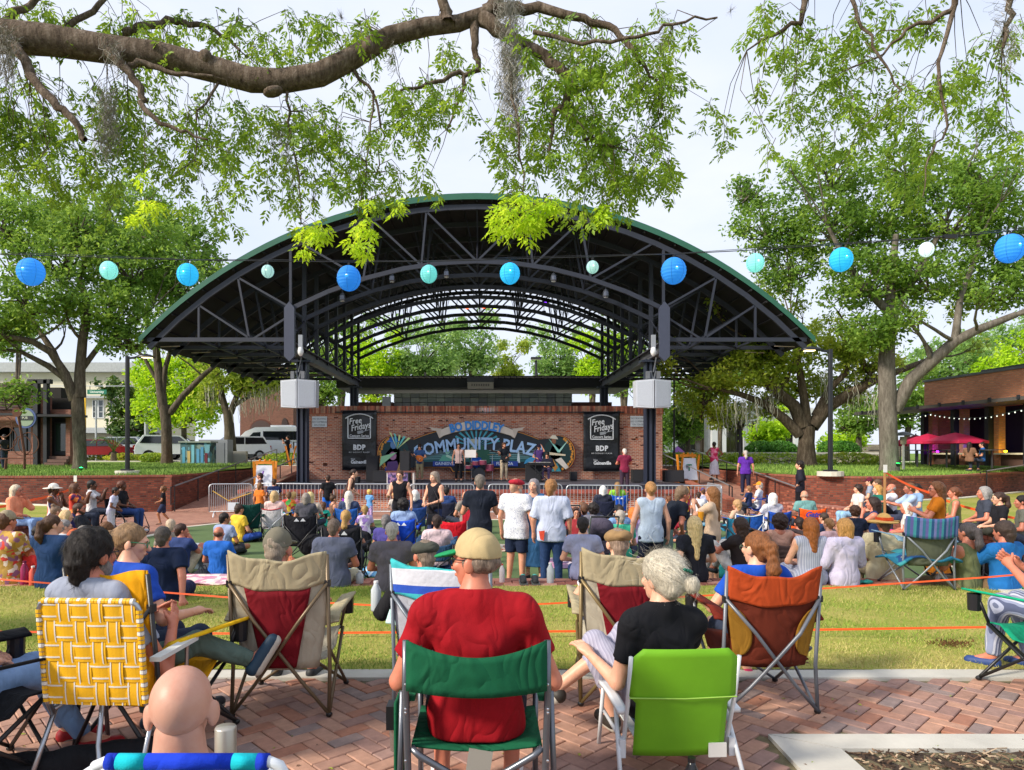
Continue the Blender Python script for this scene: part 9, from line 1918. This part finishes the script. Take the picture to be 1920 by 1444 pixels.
def sprays(areas,mat,name,scale=1.0,dj=.55,drop=.32,dbase=5.9):
 P0=[]; FW=[]; SZ=[]; tw=MB()
 for(px,py,rx,ry,n)in areas:
  for _ in range(int(n)):
   a,r=random.uniform(0,2*PI),math.sqrt(random.random()); x,y,z=W(px+rx*r*math.cos(a),py+ry*r*math.sin(a),dbase+random.uniform(-dj,dj)-(.3 if px>1380 else 0))
   e=np.array([x,y,z]); k=np.argmin(((AN-e)**2).sum(1)+np.where(AN[:,2]<z-.1,.15,0)); s0=AN[k]; L=drop*random.uniform(.5,1.3)*scale
   mid=(s0+e)/2+np.array([random.gauss(0,.05),random.gauss(0,.05),.06]); sd=np.array([random.gauss(0,.35),random.gauss(0,.35),-1.0]); sd/=np.linalg.norm(sd)
   if np.linalg.norm(s0-e)<1.3 and random.random()<.4:tw.tube([s0,mid,e],[.004,.003,.0022],4,cap=False)
   pts=[e+sd*L*q+np.array([.02*math.sin(q*5+a),.02*math.cos(q*4+a),0])for q in np.linspace(0,1,5)]; tw.tube(pts,[.003,.0028,.0022,.0018,.001],4,cap=False)
   nl=random.randint(6,10)
   for j in range(nl):
    q=(j+.3)/nl; b0=e+sd*L*q; az=j*2.4+a; dr=np.array([math.cos(az),math.sin(az),-random.uniform(.15,.9)]); dr/=np.linalg.norm(dr); P0.append(b0); FW.append(dr); SZ.append(random.uniform(.75,1.25)*scale)
 P0,FW,SZ=np.array(P0),np.array(FW),np.array(SZ); n=len(P0)
 up=np.tile([0,0,1.0],(n,1))+rng.normal(0,.5,(n,3)); sd=np.cross(FW,up); sd/=np.linalg.norm(sd,axis=1)[:,None]; up=np.cross(sd,FW); out=[]; rl=.10*SZ
 for(q,s)in[(.3,-1),(.3,1),(.55,-1),(.55,1),(.8,-1),(.8,1),(1.0,0)]:
  c=P0+FW*(rl*q)[:,None]-up*(rl*q*q*.25)[:,None]; dd=FW*(.75 if s else 1)+sd*s*.8+rng.normal(0,.12,(n,3))-up*.2; dd/=np.linalg.norm(dd,axis=1)[:,None]
  ll=(.052*SZ*rng.uniform(.8,1.2,n))[:,None]; pr=np.cross(dd,up+rng.normal(0,.3,(n,3))); pr/=np.linalg.norm(pr,axis=1)[:,None]
  out.append(np.stack([c,c+dd*ll*.45+pr*ll*.22,c+dd*ll-up*ll*.12,c+dd*ll*.5-pr*ll*.21],1))
 V=np.concatenate(out).reshape(-1,3); mesh_np(name,V,np.arange(len(V)).reshape(-1,4),mat,oak,smooth=False,w=True,kind='stuff'); tw.build('twig',BARK_N,oak,w=True,kind='stuff')
sprays([(a,b,c,d,n*.62)for a,b,c,d,n in areas],LF_NEAR,'leaves',dbase=6.35)
sprays([(620,418,10,12,1),(570,423,30,14,3),(560,458,16,16,1),(600,438,24,12,1),(683,408,14,26,4),(678,448,14,20,3),(740,376,22,6,1),(690,378,20,8,1),(990,373,55,18,9),(960,403,50,24,8),(930,428,20,18,3),(1010,398,30,20,4),(980,428,16,14,1),(1128,383,22,6,2),(290,348,40,30,4),(270,398,20,20,1)],LF_YGREEN,'yellow_green_leaves',.9,.25,.13,5.7)  # same kind of sprays in a brighter yellow-green colour, in small clumps
MN=M('#8f8c86',rough=.95,var=.2,bump=0,kind='moss')
moss_strands([W(955,y,6.1)for y in(0,30,60,90,120,150)]+[W(965,y,6.1)for y in(100,160,210)]+[W(948,-20,6.1)],MN,60,.42,.0022,sp=.07,parent=None,name='spanish_moss')
moss_strands([W(205,175,5.6),W(200,200,5.6),W(202,230,5.6),W(198,250,5.6),W(12,60,5.5),W(16,90,5.5),W(8,110,5.5),W(215,90,5.7)],MN,45,.30,.0022,sp=.05)
moss_strands([W(525,240,6),W(530,265,6),W(540,290,6),W(1880,10,5.3),W(1886,50,5.3),W(1890,80,5.3),W(1240,60,6),(W(735,95,6)),W(1050,70,6)],MN,22,.26,.0018,sp=.05)
# ball moss tufts
for px,py,lbl in((588,372,'ball moss tuft hanging low by the roof crown'),(552,350,'ball moss tuft above the yellow green leaves'),(1370,20,'spiky ball moss tuft on a bare twig against the sky'),(640,32,'ball moss tuft near the top'),(1262,52,'ball moss tuft at the branch fork'),(835,205,'dark ball moss tuft under the limb')):
 b=thing('ball_moss',lbl,'plant',W(px,py,5.9)); m=MB()
 for k in range(46):
  v=Vector((random.gauss(0,1),random.gauss(0,1),random.gauss(0,1))).normalized()*random.uniform(.05,.085); s=v.orthogonal().normalized()*.0018; m.add([tuple(s),tuple(-s),tuple(v)],[(0,1,2)])
 m.build('spikes',M('#5f5650',rough=.9,kind='moss'),b,kind='stuff')
